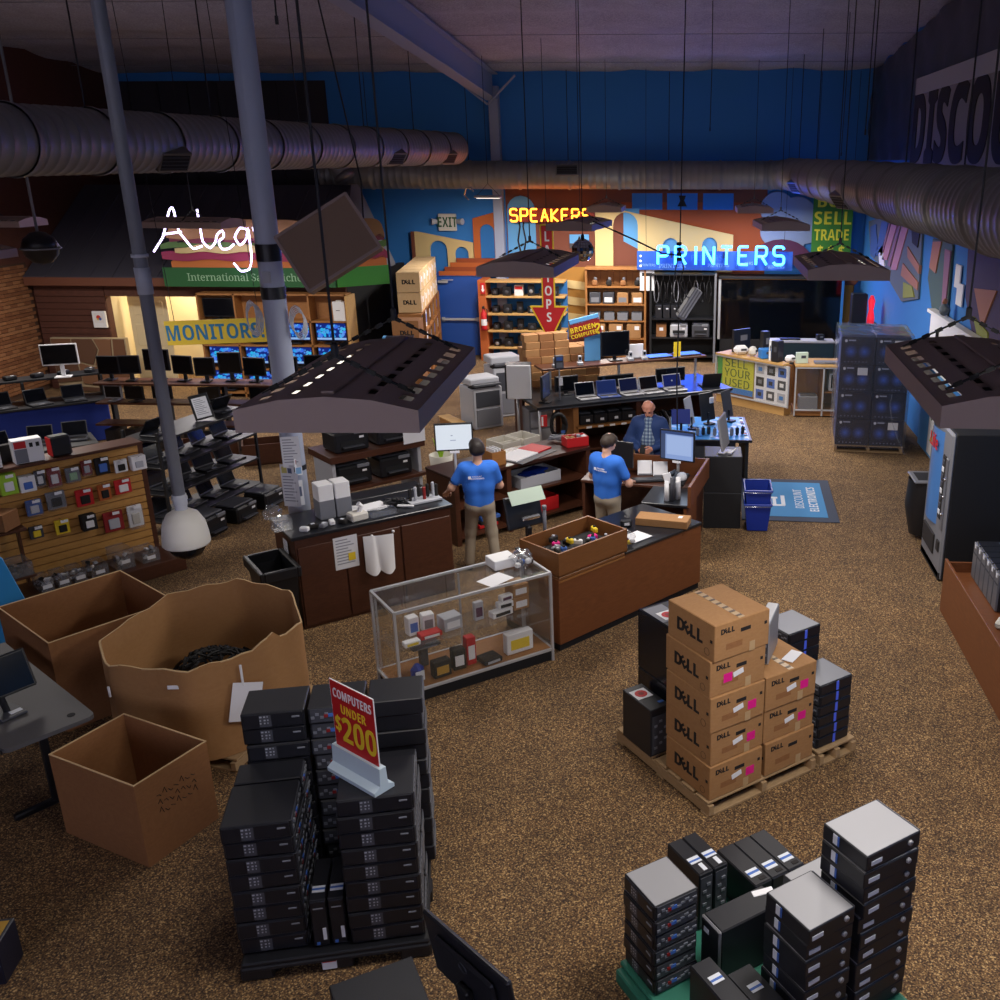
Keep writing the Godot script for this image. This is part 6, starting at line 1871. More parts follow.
func glass_case() -> void:
	var t := thing("glass_display_case","low glass display case with silver edges before the counter","display case",v3(-2.7,0,-7.95),37.9)
	var Lx := 1.64
	var D := 0.6
	var Hh := 0.98
	put(t,"black_base",one(v3(Lx/2,0.06,-D/2),v3(Lx - 0.02,0.12,D - 0.02)),M.black_matte)
	put(t,"wood_floor",one(v3(Lx/2,0.13,-D/2),v3(Lx - 0.02,0.02,D - 0.02)),M.wood_tan)
	var st: SurfaceTool
	for y in [0.13,Hh]:
		for z in [0.0,-D]:
			put(t,"edge_rail",one(v3(Lx/2,y,z),v3(Lx,0.025,0.025)),M.aluminium)
		for x in [0.0,Lx]:
			put(t,"edge_rail",one(v3(x,y,-D/2),v3(0.025,0.025,D)),M.aluminium)
	for x in [0.0,Lx]:
		for z in [0.0,-D]:
			put(t,"corner_post",one(v3(x,Hh/2,z),v3(0.025,Hh,0.025)),M.aluminium)
	put(t,"top_pane",one(v3(Lx/2,Hh+0.004,-D/2),v3(Lx - 0.03,0.006,D - 0.03)),M.glass)
	put(t,"front_pane",one(v3(Lx/2,0.56,0),v3(Lx - 0.03,0.82,0.006)),M.glass)
	put(t,"end_pane",one(v3(0,0.56,-D/2),v3(0.006,0.82,D - 0.03)),M.glass)
	put(t,"end_pane",one(v3(Lx,0.56,-D/2),v3(0.006,0.82,D - 0.03)),M.glass)
	put(t,"rear_pane",one(v3(Lx/2,0.56,-D),v3(Lx - 0.03,0.82,0.006)),M.glass)
	put(t,"shelf_pane",one(v3(Lx/2,0.52,-D*0.55),v3(Lx - 0.04,0.008,D*0.7)),M.glass)
	for x in [0.03,Lx*0.55,Lx - 0.03]:
		put(t,"shelf_standard",one(v3(x,0.55,-D+0.02),v3(0.02,0.8,0.012)),M.aluminium)
	var items := [
		["white and blue ink box",v3(0.3,0.53,-0.38),v3(0.11,0.19,0.1),M.white,M.sticker_blue],["second white ink box with picture",v3(0.46,0.53,-0.38),v3(0.12,0.18,0.1),M.white,M.grey],
		["clear and silver packet",v3(0.66,0.53,-0.3),v3(0.2,0.14,0.16),M.grey_light,M.white],["flat red packet",v3(0.42,0.53,-0.24),v3(0.22,0.05,0.12),M.red,M.white],
		["tall clear packet with purple item",v3(0.97,0.53,-0.3),v3(0.1,0.2,0.05),M.grey_light,M.purple],["small white stacked box",v3(1.2,0.53,-0.26),v3(0.24,0.07,0.09),M.white,M.ink],["small white box on another",v3(1.25,0.605,-0.27),v3(0.17,0.065,0.08),M.white,M.ink],["topmost small white box",v3(1.27,0.675,-0.28),v3(0.14,0.06,0.07),M.white,M.purple],
		["brown card box with white front",v3(1.44,0.53,-0.36),v3(0.18,0.14,0.2),M.cardboard,M.white],["upper brown card box with white front",v3(1.44,0.675,-0.36),v3(0.18,0.13,0.2),M.cardboard,M.white],
		["white and yellow router box",v3(1.32,0.145,-0.14),v3(0.3,0.22,0.09),M.white,M.yellow],["black flat desk calculator",v3(0.98,0.145,-0.12),v3(0.2,0.05,0.18),M.ink,M.grey_light],
		["blue rounded can",v3(0.22,0.145,-0.12),v3(0.13,0.2,0.12),M.blue_plastic,M.sticker],["black and gold box",v3(0.46,0.145,-0.12),v3(0.18,0.17,0.1),M.ink,M.mustard],["black and white headset box",v3(0.66,0.145,-0.16),v3(0.13,0.22,0.1),M.ink,M.white],["tall red box",v3(0.8,0.145,-0.18),v3(0.1,0.3,0.09),M.red,M.white],
		["yellow striped white packet",v3(0.2,0.53,-0.16),v3(0.16,0.05,0.08),M.white,M.yellow],["dark round tray",v3(0.4,0.38,-0.4),v3(0.3,0.025,0.24),M.grey_dark,M.grey]]
	for it in items:
		var o := thing("case_item",it[0]+" inside the glass display case","product",t.transform*(it[1] as Vector3),37.9+rng.randf_range(-6,6))
		var s: Vector3 = it[2]
		put(o,"body",one(v3(0,s.y/2,0),s,0.05 if it[0].contains("round") else 0.006),it[3])
		put(o,"front_print",one(v3(0,s.y*0.45,s.z/2),v3(s.x*0.7,s.y*0.5,0.006),0.0),it[4])
		if it[0].contains("round tray"):
			put(o,"pedestal",one(v3(0,-0.115,0),v3(0.08,0.23,0.08),0.01),M.grey_dark)
	var bgs := thing("bag_of_parts","clear bag and white box of adapters on the glass case top","bag",t.transform*v3(1.42,Hh+0.012,-0.33),37.9)
	st = S(true); crumple(st,0.13,21); put(bgs,"film",st,M.clear_plastic,v3(0.06,0.09,0.04))
	put(bgs,"white_box",one(v3(-0.1,0.05,-0.1),v3(0.26,0.1,0.22),0.006),M.white)
	for k in 5:
		put(bgs,"adapter",one(v3(0.0+0.04*k,0.03+0.02*(k % 2),0.06 - 0.03*(k % 3)),v3(0.06,0.05,0.05),0.012),[M.white,M.grey,M.sticker_blue,M.white,M.ink][k])
	tag(put(self,"loose_paper",one(v3(0,0.002,0),v3(0.3,0.003,0.22)),M.paper),"white sheet of paper lying on the glass case top","paper")
	(get_child(get_child_count() - 1) as Node3D).transform = t.transform*Transform3D(Basis(Vector3.UP,0.3),v3(1.1,Hh+0.012,-0.14))

# ---------------------------------------------------------------- right wall,back row
func right_side() -> void:
	var pl := thing("wrapped_pallet","low wooden pallet under the wrapped blue boxes","pallet",v3(3.16,0,-17.45),-5)
	pallet_parts(pl,1.2,1.25,0.12,M.wood_pallet,6)
	var P := pl.transform
	var bxm := box(v3(0.58,0.475,0.6),0.006)
	var rowname := ["bottom","second","third","top"]
	for r in 4:
		for c in 2:
			for d in 2:
				var o := thing("printed_box","navy printed box with blue disc in the %s layer of the wrapped pallet" % rowname[r],"box",P*v3(-0.295+0.59*c,0.125+0.48*r,0.31 - 0.62*d),-5,"boxes in the wrapped pallet, %s layer" % rowname[r])
				put(o,"carton",bxm,M.navy_box)
				if d == 0:
					put(o,"front_print",sheet(0.56,0.45),M.navy_print,v3(0,0.2375,0.302))
					if (r*2+c) % 3 == 1:
						put(o,"white_label",one(v3(0.1,0.36,0.304),v3(0.17,0.13,0.003)),M.paper)
				if c == 0:
					put(o,"side_print",sheet(0.56,0.45),M.navy_side,v3(-0.292,0.2375,0),Vector3(0,-90,0))
	var st := S(true)
	var nz := FastNoiseLite.new(); nz.seed = 31; nz.frequency = 2.2
	var corner := [Vector2(-0.615,0.64),Vector2(0.615,0.64),Vector2(0.615,-0.64),Vector2(-0.615,-0.64)]
	for e in 4:
		var a: Vector2 = corner[e]
		var b: Vector2 = corner[(e+1) % 4]
		var nrm := Vector3((a+b).x,0,(a+b).y).normalized()
		var pt := func(i: int,j: int) -> Vector3:
			var q := a.lerp(b,i/14.0)
			var w := 0.018*nz.get_noise_3d(q.x*3.0,j*0.35,q.y*3.0) if i > 0 and i < 14 else 0.0
			return Vector3(q.x,0.08+2.0*j/24.0,q.y)+nrm*(0.012+w)
		for i in 14:
			for j in 24:
				quad(st,pt.call(i,j),pt.call(i+1,j),pt.call(i+1,j+1),pt.call(i,j+1),nrm)
	var tp := func(i: int,j: int) -> Vector3:
		var x := -0.62+1.24*i/12.0
		var z := -0.645+1.29*j/12.0
		return Vector3(x,2.075+0.05*absf(nz.get_noise_2d(x*2.0,z*2.0)),z)
	for i in 12:
		for j in 12:
			quad(st,tp.call(i,j),tp.call(i+1,j),tp.call(i+1,j+1),tp.call(i,j+1),Vector3.UP)
	var film := put(self,"stretch_film",st,M.film)
	film.transform = P
	tag(film,"crinkled clear stretch film wrapped around the blue boxes","stretch film")
	st = S(true); tube(st,[v3(0.36,1.2,0.67),v3(0.3,0.9,0.68),v3(0.36,0.6,0.68),v3(0.5,0.25,0.7),v3(0.62,0.03,0.76)],0.012,6)
	var tl := put(self,"film_tail",st,M.film); tl.transform = P
	tag(tl,"twisted loose tail of stretch film hanging to the carpet","stretch film")
	var vm := thing("vending_machine","grey drinks vending machine with a blue curved front panel","vending machine",v3(3.07,0,-11.7),-90)
	put(vm,"cabinet",one(v3(0,0.94,-0.42),v3(1.0,1.86,0.8),0.01),M.black_matte)
	put(vm,"front_frame",one(v3(0,0.94,0.0),v3(1.0,1.86,0.06),0.03),M.grey)
	st = S(true)
	var arc := func(i: int,y: float) -> Vector3:
		var u := i/10.0
		return Vector3(-0.42+0.56*u,y,0.03+0.05*sin(PI*u))
	for i in 10:
		quad(st,arc.call(i,0.62),arc.call(i+1,0.62),arc.call(i+1,1.8),arc.call(i,1.8),Vector3(0,0,1))
	put(vm,"blue_panel",st,M.vend_blue)
	words(vm,"Life",0.16,M.red,v3(-0.14,1.62,0.085),Vector3(0,0,0),font_bold,0.004)
	put(vm,"button_strip",one(v3(0.27,1.15,0.035),v3(0.12,0.8,0.02),0.006),M.ink)
	for k in 8:
		put(vm,"button",one(v3(0.27,0.84+0.09*k,0.047),v3(0.08,0.06,0.01),0.003),M.grey_dark if k % 3 else M.sticker)
	put(vm,"coin_panel",one(v3(0.41,1.1,0.035),v3(0.1,0.9,0.02),0.006),M.silver_dark)
	st = S(true)
	for k in 3:
		cyl(st,v3(0.41,0.85+0.22*k,0.04),v3(0.41,0.85+0.22*k,0.06),0.02,0.02,10)
	put(vm,"coin_slot",st,M.chrome)
	put(vm,"pickup_door",one(v3(-0.12,0.36,0.035),v3(0.56,0.26,0.03),0.01),M.ink)
	put(vm,"return_cup",one(v3(0.35,0.42,0.035),v3(0.12,0.14,0.03),0.01),M.ink)
	put(vm,"kick_plate",one(v3(0,0.06,0.02),v3(0.98,0.1,0.02)),M.ink)
	var wb := thing("litter_pod","dark curved litter bin with grey rim by the vending machine","bin",v3(3.16,0,-12.75),-90)
	st = S(true)
	var pp := func(i: int,y: float,k: float) -> Vector3:
		var a := PI*i/10.0
		return Vector3(0.24*cos(a)*k,y,0.24*sin(a)*k)
	for i in 10:
		quad(st,pp.call(i,0.06,0.7),pp.call(i+1,0.06,0.7),pp.call(i+1,0.45,1.05),pp.call(i,0.45,1.05),pp.call(i,0,1)+v3(0,0,0.1))
		quad(st,pp.call(i,0.45,1.05),pp.call(i+1,0.45,1.05),pp.call(i+1,0.84,0.95),pp.call(i,0.84,0.95),pp.call(i,0,1)+v3(0,0,0.1))
	bx(st,v3(0,0.42,-0.1),v3(0.44,0.84,0.2))
	put(wb,"shell",st,M.black_plastic)
	put(wb,"rim",one(v3(0,0.85,0.0),v3(0.5,0.03,0.4),0.01),M.grey)
	put(wb,"opening",one(v3(0,0.866,0.03),v3(0.34,0.006,0.22)),M.black_matte)
	var bn := thing("wooden_plinth","long brown wooden plinth along the right wall","plinth",v3(2.88,0,-8.2),0)
	put(bn,"front_panel",one(v3(0.015,0.32,0),v3(0.03,0.64,4.4),0.003),M.wood_counter)
	put(bn,"deck",one(v3(0.66,0.47,0),v3(1.3,0.03,4.36)),M.wood_counter)
	put(bn,"end_panel",one(v3(0.66,0.3,-2.19),v3(1.3,0.6,0.03)),M.wood_counter)
	for k in 6:
		var pc := thing("desktop_tower","upright black computer with grey front and white stickers on the plinth","computer",v3(3.16,0.485,-10.2+0.16*k),-90,"computers standing on the plinth")
		put(pc,"case",one(v3(0,0.21,-0.24),v3(0.145,0.42,0.46),0.006),M.pc_black)
		put(pc,"front_panel",one(v3(0,0.21,0.0),v3(0.14,0.41,0.03),0.008),M.silver_dark)
		put(pc,"white_sticker",one(v3(0,0.385,0.0165),v3(0.04,0.045,0.003)),M.sticker)
		put(pc,"top_sticker",one(v3(0,0.4215,-0.28),v3(0.05,0.002,0.07)),M.sticker if k % 2 else M.sticker_pale)
		put(pc,"drive_slot",one(v3(0,0.3,0.0165),v3(0.11,0.02,0.003)),M.grey_dark)
		var p2 := copy(pc,v3(3.72,0.485,-10.2+0.16*k),-90,"upright black computer in the second row on the plinth","second row of computers on the plinth")
	var lb := thing("stacked_laptop","closed black machine lying at the near end of the plinth","computer",v3(3.45,0.485,-8.55),70)
	put(lb,"case",one(v3(0,0.15,0),v3(0.9,0.3,0.42),0.012),M.pc_black)
	put(lb,"port_panel",one(v3(0.1,0.14,0.212),v3(0.5,0.2,0.006)),M.port_grey)
	var wc := thing("white_mouse","small white box on the plinth deck beside the machine","box",v3(3.12,0.485,-9.0),60)
	put(wc,"body",one(v3(0,0.04,0),v3(0.18,0.08,0.1),0.02),M.off_white)
	put(wc,"seam",one(v3(0,0.05,0),v3(0.182,0.004,0.102)),M.grey)
	var X := RIGHT - 0.012
	mural_board("folded_cloth_mural","pink and blue draped figure board on the blue right wall",X,[[[-24.8,3.5],[-21.4,3.9],[-18.9,3.7],[-18.75,2.45],[-20.2,2.2],[-22.5,2.6],[-24.2,2.75]],[[-23.0,3.6],[-22.2,3.65],[-22.6,3.0],[-23.4,2.8]],[[-21.7,3.75],[-21.0,3.85],[-22.0,2.85],[-22.6,2.8]],[[-20.6,3.75],[-20.0,3.75],[-20.9,2.75],[-21.5,2.7]],[[-20.3,2.95],[-18.8,2.75],[-18.8,2.6],[-20.4,2.7]],[[-20.0,3.3],[-18.8,3.05],[-18.8,2.9],[-19.9,3.1]],[[-24.4,3.4],[-23.7,3.5],[-23.2,3.0],[-23.6,2.75],[-24.1,2.8]],[[-22.1,3.6],[-21.9,3.65],[-22.6,2.9],[-22.9,2.85]],[[-21.0,3.75],[-20.75,3.75],[-21.6,2.75],[-21.9,2.75]],[[-20.1,2.6],[-19.3,2.62],[-19.0,2.45],[-20.0,2.3]],[[-19.8,3.7],[-19.0,3.7],[-19.1,3.35],[-19.6,3.4]],[[-23.1,2.95],[-22.7,3.1],[-22.2,2.7],[-22.8,2.62]]],[M.mural_grey,M.mural_blue,M.mural_pink,M.mural_pink,M.mural_skin,M.mural_skin,M.mural_blue,M.mural_shade,M.mural_shade,M.mural_olive,M.ink,M.white])
	mural_board("seated_figure_mural","brown and green figure board between the two right wall murals",X,[[[-18.0,3.6],[-16.6,3.6],[-16.5,2.35],[-17.5,2.35],[-18.1,2.9]],[[-17.9,3.55],[-17.3,3.6],[-17.5,3.05],[-18.0,3.1]],[[-17.0,3.5],[-16.6,3.5],[-16.6,2.6],[-16.85,2.6]]],[M.mural_green,M.mural_skin,M.mural_shade])
	mural_board("dark_coat_mural","dark purple coated figure board at the end of the right wall",X,[[[-15.7,3.9],[-13.0,4.0],[-12.8,2.0],[-14.6,2.2],[-15.5,2.9]],[[-15.0,3.1],[-13.9,3.2],[-14.4,2.6]],[[-14.9,2.7],[-14.2,2.2],[-13.7,1.9],[-14.1,2.6]]],[M.mural_coat,M.mural_skin,M.mural_olive])
	var nb := thing("wall_notice","small white notices pinned between murals on blue wall","notice",v3(RIGHT - 0.03,2.95,-16.0),-90)
	put(nb,"upper_notice",one(v3(-0.1,0.2,0),v3(0.32,0.36,0.02)),M.paper)
	put(nb,"lower_notice",one(v3(0.12,-0.06,0),v3(0.36,0.34,0.02)),M.paper)
	var wbd := thing("white_board","white painted board with a handle standing along the right wall","board",v3(4.07,0,-16.6),-90)
	put(wbd,"panel",one(v3(1.2,2.0,0),v3(3.4,0.92,0.06),0.006),M.white)
	put(wbd,"top_rail",one(v3(1.2,2.47,0.02),v3(3.5,0.06,0.14),0.006),M.white)
	put(wbd,"handle",one(v3(0.15,2.05,0.05),v3(0.05,0.4,0.05),0.01),M.ink)
	put(wbd,"latch",one(v3(0.0,1.65,0.05),v3(0.12,0.1,0.05),0.01),M.off_white)
	var bu := thing("plaster_bust","grey plaster bust with a tan face on the white board rail","bust",v3(4.04,2.55,-16.2),-70)
	bu.scale = Vector3.ONE*0.42
	st = S(true)
	blob(st,[[v3(0,0.1,0),v3(0,0.22,0),0.2,0.16],[v3(-0.16,0.15,0),v3(0.16,0.15,0),0.13,0.13],[v3(0,0.25,0),v3(0,0.36,0.02),0.07,0.07]],0.025,0.08); put(bu,"torso",st,M.mural_grey)
	st = S(true)
	blob(st,[[v3(0,0.42,0.02),v3(0,0.48,0.01),0.1,0.1],[v3(0,0.43,0.12),v3(0,0.45,0.11),0.02,0.015]],0.02,0.04); put(bu,"head",st,M.mural_skin)
	var po := thing("tropical_board","blue and white board with green leaf shapes on right wall","board",v3(RIGHT - 0.06,0,-16.7),-90)
	put(po,"panel",one(v3(0,0.75,0),v3(1.7,1.5,0.04),0.004),M.blue_pale)
	put(po,"white_field",one(v3(0.35,0.6,0.022),v3(0.9,1.1,0.01)),M.paper)
	for k in 9:
		st = S(); prism(st,PackedVector2Array([Vector2(0,0),Vector2(0.07,0.16),Vector2(0.05,0.34),Vector2(0,0.46),Vector2(-0.05,0.34),Vector2(-0.07,0.16)]),0.01,Transform3D(Basis(Vector3(0,0,1),-1.1+0.27*k),v3(0.1+0.1*(k % 4),0.3+0.09*k,0.03))); put(po,"leaf",st,M.leaf_green if k % 3 else M.lime)
	var bs := thing("trade_banner","green banner with yellow words BUY SELL TRADE and money signs","sign",v3(3.35,2.5,BACK+0.35))
	put(bs,"cloth",one(v3(0,0.82,0),v3(0.98,1.7,0.02),0.003),M.banner_green)
	for k in 4:
		words(bs,["BUY","SELL","TRADE","$ $ $"][k],[0.28,0.3,0.26,0.26][k],M.banner_yellow,v3(0,1.44 - 0.4*k,0.012),Vector3.ZERO,font_bold,0.003,"lettering",[1.1,1.05,0.78,0.9][k])
	st = S(); tube(st,[v3(-0.45,1.66,0),v3(-0.45,hang_y(2.9,BACK+0.35) - 2.51,0)],0.006,5); tube(st,[v3(0.45,1.66,0),v3(0.45,hang_y(3.8,BACK+0.35) - 2.51,0)],0.006,5); put(bs,"wire",st,M.cable)
	var co := thing("painted_column","tan painted column board with a red brown capital","mural",v3(3.82,0,BACK+0.06))
	put(co,"shaft",one(v3(0,0.98,0),v3(0.42,1.96,0.08),0.02),M.cream_dark)
	st = S(); prism(st,PackedVector2Array([Vector2(-0.22,1.9),Vector2(0.22,1.9),Vector2(0.38,2.1),Vector2(-0.38,2.1)]),0.12,Transform3D(Basis.IDENTITY,v3(0,0,-0.05))); put(co,"capital",st,M.maroon)
	var la := thing("black_speaker","black loudspeaker with a glowing red lamp beside the tan column","speaker",v3(3.75,1.42,-22.4),0)
	put(la,"bracket_shelf",one(v3(0.05,-0.03,-0.05),v3(0.62,0.04,0.4),0.006),M.black_plastic)
	put(la,"wall_bracket",one(v3(0.39,-0.12,0.1),v3(0.16,0.2,0.06)),M.black_plastic)
	put(la,"cabinet",one(v3(-0.08,0.33,0),v3(0.34,0.66,0.3),0.015),M.black_plastic)
	st = S(true); lathe(st,[Vector2(0,0),Vector2(0.08,0),Vector2(0.085,0.12),Vector2(0.05,0.3),Vector2(0.08,0.5),Vector2(0.03,0.62),Vector2(0,0.62)],16,v3(0.2,0,0.04)); put(la,"red_lamp",st,M.lava)
	lamp_omni(la,v3(0.2,0.35,0.2),Color(1,0.15,0.25),0.05)

func mural_board(called: String,label: String,x: float,polys: Array,mats: Array) -> void:
	var t := thing(called,label,"mural",v3(x,0,0),-90)
	for k in polys.size():
		var p := PackedVector2Array()
		for q in polys[k]:
			p.append(Vector2(q[0],q[1]))
		var st := S(); prism(st,p,0.03+0.02*(1 if k else 0)); put(t,"figure_board" if k == 0 else "painted_fold",st,mats[k])

func pallet_parts(t: Node3D,w: float,d: float,h: float,m: Material,boards: int) -> void:
	for k in boards:
		var z := -d/2+d/boards*(k+0.5)
		put(t,"top_board",one(v3(0,h - 0.01,z),v3(w,0.02,d/boards*0.82),0.003),m)
	for k in 3:
		put(t,"stringer",one(v3(-w/2+0.03+(w - 0.06)*k/2.0,h/2 - 0.005,0),v3(0.05,h - 0.05,d),0.003),m)
	for k in 3:
		put(t,"bottom_board",one(v3(0,0.01,-d/2+0.06+(d - 0.12)*k/2.0),v3(w,0.02,0.1),0.003),m)

func back_row() -> void:
	var t := thing("speaker_shelf","orange sided shelf of black speakers beside the blue door","shelf",v3(-4.35,0,-25.15))
	put(t,"orange_side",one(v3(-1.05,1.02,0),v3(0.2,2.04,0.7),0.004),M.orange_paint)
	for y in [0.32,0.75,1.18,1.62,2.0]:
		put(t,"shelf_board",one(v3(0.05,y,0.05),v3(2.0,0.04,0.6),0.004),M.wood_pine)
	put(t,"back_panel",one(v3(0,1.0,-0.3),v3(2.1,2.0,0.03)),M.blue_wall)
	put(t,"bracket",one(v3(-1.01,0.81,0.43),v3(0.16,0.014,0.16)),M.red_dark)
	var k := 0
	for y in [0.34,0.77,1.2,1.64]:
		for c in 6:
			if c == 2 and y > 1.5:
				var wb := thing("white_box","white and red boxed speaker on the orange shelf","box",t.transform*v3(-0.13,y,0.12))
				put(wb,"carton",one(v3(0,0.13,0),v3(0.22,0.26,0.2),0.005),M.white)
				put(wb,"red_band",one(v3(0,0.2,0.102),v3(0.2,0.08,0.004)),M.red)
				continue
			var s := thing("speaker",["black speaker pair piece on the lowest orange shelf board","black speaker with silver cone on the second orange shelf board","black speaker on the third orange shelf board","black speaker on the upper orange shelf board"][int(y/0.43)],"speaker",t.transform*v3(-0.75+0.31*c,y,0.1+0.05*(c % 2)),8*sin(k),"speakers on the orange shelf, row %d" % int(y/0.43))
			var h := 0.17+0.1*((k*7) % 3)/2.0
			put(s,"cabinet",one(v3(0,h/2,0),v3(0.17+0.05*(k % 2),h,0.17),0.012),M.black_plastic)
			var st := S(true); cyl(st,v3(0,h*0.42,0.085),v3(0,h*0.42,0.095),0.05,0.035,14); put(s,"cone",st,M.silver if (k % 5 == 0) else M.grey_dark)
			k += 1
	var fe := thing("fire_extinguisher","red fire extinguisher hanging on the orange shelf side","fire extinguisher",v3(-5.36,0.82,-24.715))
	var st := S(true); lathe(st,[Vector2(0,0),Vector2(0.07,0.0),Vector2(0.075,0.02),Vector2(0.075,0.4),Vector2(0.03,0.47),Vector2(0.03,0.52),Vector2(0,0.52)],18); put(fe,"cylinder",st,M.red)
	st = S(true); cyl(st,v3(0,0.1,0),v3(0,0.26,0),0.0765,0.0765,18,false); put(fe,"white_label",st,M.white)
	put(fe,"valve",one(v3(0,0.55,0),v3(0.05,0.06,0.1),0.01),M.ink)
	st = S(true); tube(st,[v3(0.02,0.54,0.03),v3(0.1,0.5,0.04),v3(0.1,0.2,0.05)],0.012,6); put(fe,"hose",st,M.ink)
	var fs := thing("fire_sign","small red sign with white arrow above the extinguisher","sign",v3(-5.36,1.72,-24.76))
	put(fs,"plate",one(v3(0,0.12,0),v3(0.12,0.28,0.01),0.002),M.red)
	st = S(); prism(st,PackedVector2Array([Vector2(0,0.02),Vector2(0.05,0.09),Vector2(0.02,0.09),Vector2(0.02,0.2),Vector2(-0.02,0.2),Vector2(-0.02,0.09),Vector2(-0.05,0.09)]),0.004,Transform3D(Basis.IDENTITY,v3(0,0,0.005))); put(fs,"white_arrow",st,M.white)
	t = thing("bookcase","tall tan wooden bookcase of parts below the cream arches","bookcase",v3(-2.02,0,-25.22))
	for x in [-0.75,0.75]:
		put(t,"side_panel",one(v3(x,1.17,0),v3(0.05,2.34,0.42),0.004),M.wood_tan)
	put(t,"top_board",one(v3(0,2.32,0),v3(1.56,0.06,0.46),0.005),M.wood_tan)
	for y in [0.1,0.55,1.0,1.42,1.86]:
		put(t,"shelf_board",one(v3(0,y,0),v3(1.48,0.035,0.4)),M.wood_tan)
	for q in 9:
		put(t,"back_plank",one(v3(-0.66+0.165*q,1.17,-0.2),v3(0.155,2.3,0.015)),M.wood_tan)
	k = 0
	for y in [1.02,1.44,1.88]:
		for c in 4:
			var nm: String = ["grey bin of small parts on the bookcase middle board","boxed gadget on the bookcase second board","small figure shaped gadget on the bookcase top board"][int((y - 1.0)/0.43)]
			var o := thing("bookcase_item",nm,"product",t.transform*v3(-0.54+0.36*c,y,0.05),6*sin(k*2.0),"things on the bookcase, row %d" % int((y - 1.0)/0.43))
			if y < 1.1:
				open_box(o,v3(0.26,0.2,0.26),0.01,M.grey)
				put(o,"parts_heap",one(v3(0,0.1,0),v3(0.2,0.1,0.2),0.03),M.white if c % 2 else M.ink)
			elif y < 1.5:
				put(o,"body",one(v3(0,0.14,0),v3(0.28,0.28,0.24),0.01),M.grey_dark if c < 2 else M.cardboard)
				put(o,"front_print",one(v3(0,0.1,0.121),v3(0.2,0.12,0.004)),M.white if c % 2 else M.grey)
			else:
				put(o,"body",one(v3(0,0.07,0),v3(0.14,0.14,0.12),0.03),M.ink if c % 2 else M.cardboard_dark)
				put(o,"knob",one(v3(0.02,0.17,0),v3(0.08,0.08,0.07),0.02),M.grey)
			k += 1
	for c in 3:
		var o := thing("brown_box","brown box with white label on the low bookcase board","box",t.transform*v3(-0.46+0.46*c,0.57,0.06),0,"brown boxes in the bookcase")
		put(o,"carton",one(v3(0,0.18,0),v3(0.36,0.36,0.26),0.005),M.cardboard)
		put(o,"label",one(v3(0.08,0.26,0.131),v3(0.12,0.1,0.003)),M.paper)
	var nt := thing("wall_notice","white notice on the bookcase corner with dark heading","notice",v3(-1.22,1.78,-25.02))
	put(nt,"sheet",one(v3(0,0.25,0),v3(0.36,0.5,0.012)),M.paper)
	put(nt,"heading",one(v3(0,0.4,0.007),v3(0.26,0.08,0.003)),M.ink)
	t = thing("black_rack","black metal rack of cables and printers left of dark glass","rack",v3(-0.3,0,-25.1))
	for x in [-0.82,0.8]:
		for z in [-0.25,0.3]:
			put(t,"post",one(v3(x,1.12,z),v3(0.05,2.24,0.05)),M.grey if x > 0 else M.black_matte)
	for y in [0.15,0.62,1.1,2.2]:
		put(t,"shelf_board",one(v3(0,y,0.02),v3(1.66,0.03,0.55)),M.black_plastic)
	put(t,"back_sheet",one(v3(0,1.15,-0.28),v3(1.66,2.2,0.02)),M.black_matte)
	for c in 3:
		var pr := thing("office_printer",["white office printer on the black rack","dark office printer on the black rack beside glass","small brown parts box on the black rack"][c],"printer" if c < 2 else "box",t.transform*v3([-0.1,0.45,-0.55][c],0.635,0.08))
		if c < 2:
			printer_shape(pr,0.44,0.36,0.42,[M.grey_light,M.grey_dark][c])
		else:
			put(pr,"carton",one(v3(0,0.16,0),v3(0.26,0.32,0.26),0.005),M.cardboard_dark)
			put(pr,"label",one(v3(0,0.2,0.131),v3(0.1,0.08,0.003)),M.paper)
	var rr := RandomNumberGenerator.new(); rr.seed = 99
	for c in 9:
		var cb := thing("hanging_cable","looped grey or black cable hanging in the black rack","cable",t.transform*v3(-0.68+0.165*c,1.53,0.1),0,"cables hanging in the black rack")
		st = S(true)
		var pts := []
		for q in 15:
			var a := TAU*q/14.0
			pts.append(v3(0.06*cos(a),0.25+0.28*sin(a) - rr.randf()*0.04,0.05*sin(a*2+c)))
		tube(st,pts,0.014,6)
		put(cb,"loop",st,M.grey if c % 3 == 0 else M.black_plastic)
		st = S(); tube(st,[v3(0,0.52,0),v3(0,0.64,0)],0.006,5); put(cb,"tie",st,M.grey)
	for c in 4:
		var pc := thing("rack_computer","black computer tower on the rack middle board","computer",t.transform*v3(-0.62+0.2*c,1.115,0.05),0,"towers in the black rack")
		put(pc,"case",one(v3(0,0.16,0),v3(0.17,0.32,0.4),0.006),M.pc_black)
		put(pc,"white_sticker",one(v3(0.02,0.24,0.202),v3(0.06,0.03,0.003)),M.sticker)
	t = thing("dark_glass_booth","dark glass booth with metal frame under the blue neon","booth",v3(2.13,0,-24.9))
	put(t,"rear_wall",one(v3(0,1.07,-0.6),v3(3.1,2.14,0.05)),M.black_matte)
	put(t,"roof",one(v3(0,2.13,-0.3),v3(3.1,0.05,0.7)),M.black_matte)
	put(t,"low_wall",one(v3(0,0.3,0),v3(3.1,0.6,0.06)),M.black_matte)
	for x in [-1.52,1.53]:
		put(t,"frame_post",one(v3(x,1.07,0),v3(0.06,2.14,0.06)),M.aluminium if x < 0 else M.blue_wall)
	put(t,"head_rail",one(v3(0,2.12,0),v3(3.1,0.06,0.06)),M.cream_dark)
	put(t,"glass_pane",one(v3(0,1.35,0),v3(3.0,1.5,0.01)),M.dark_glass)
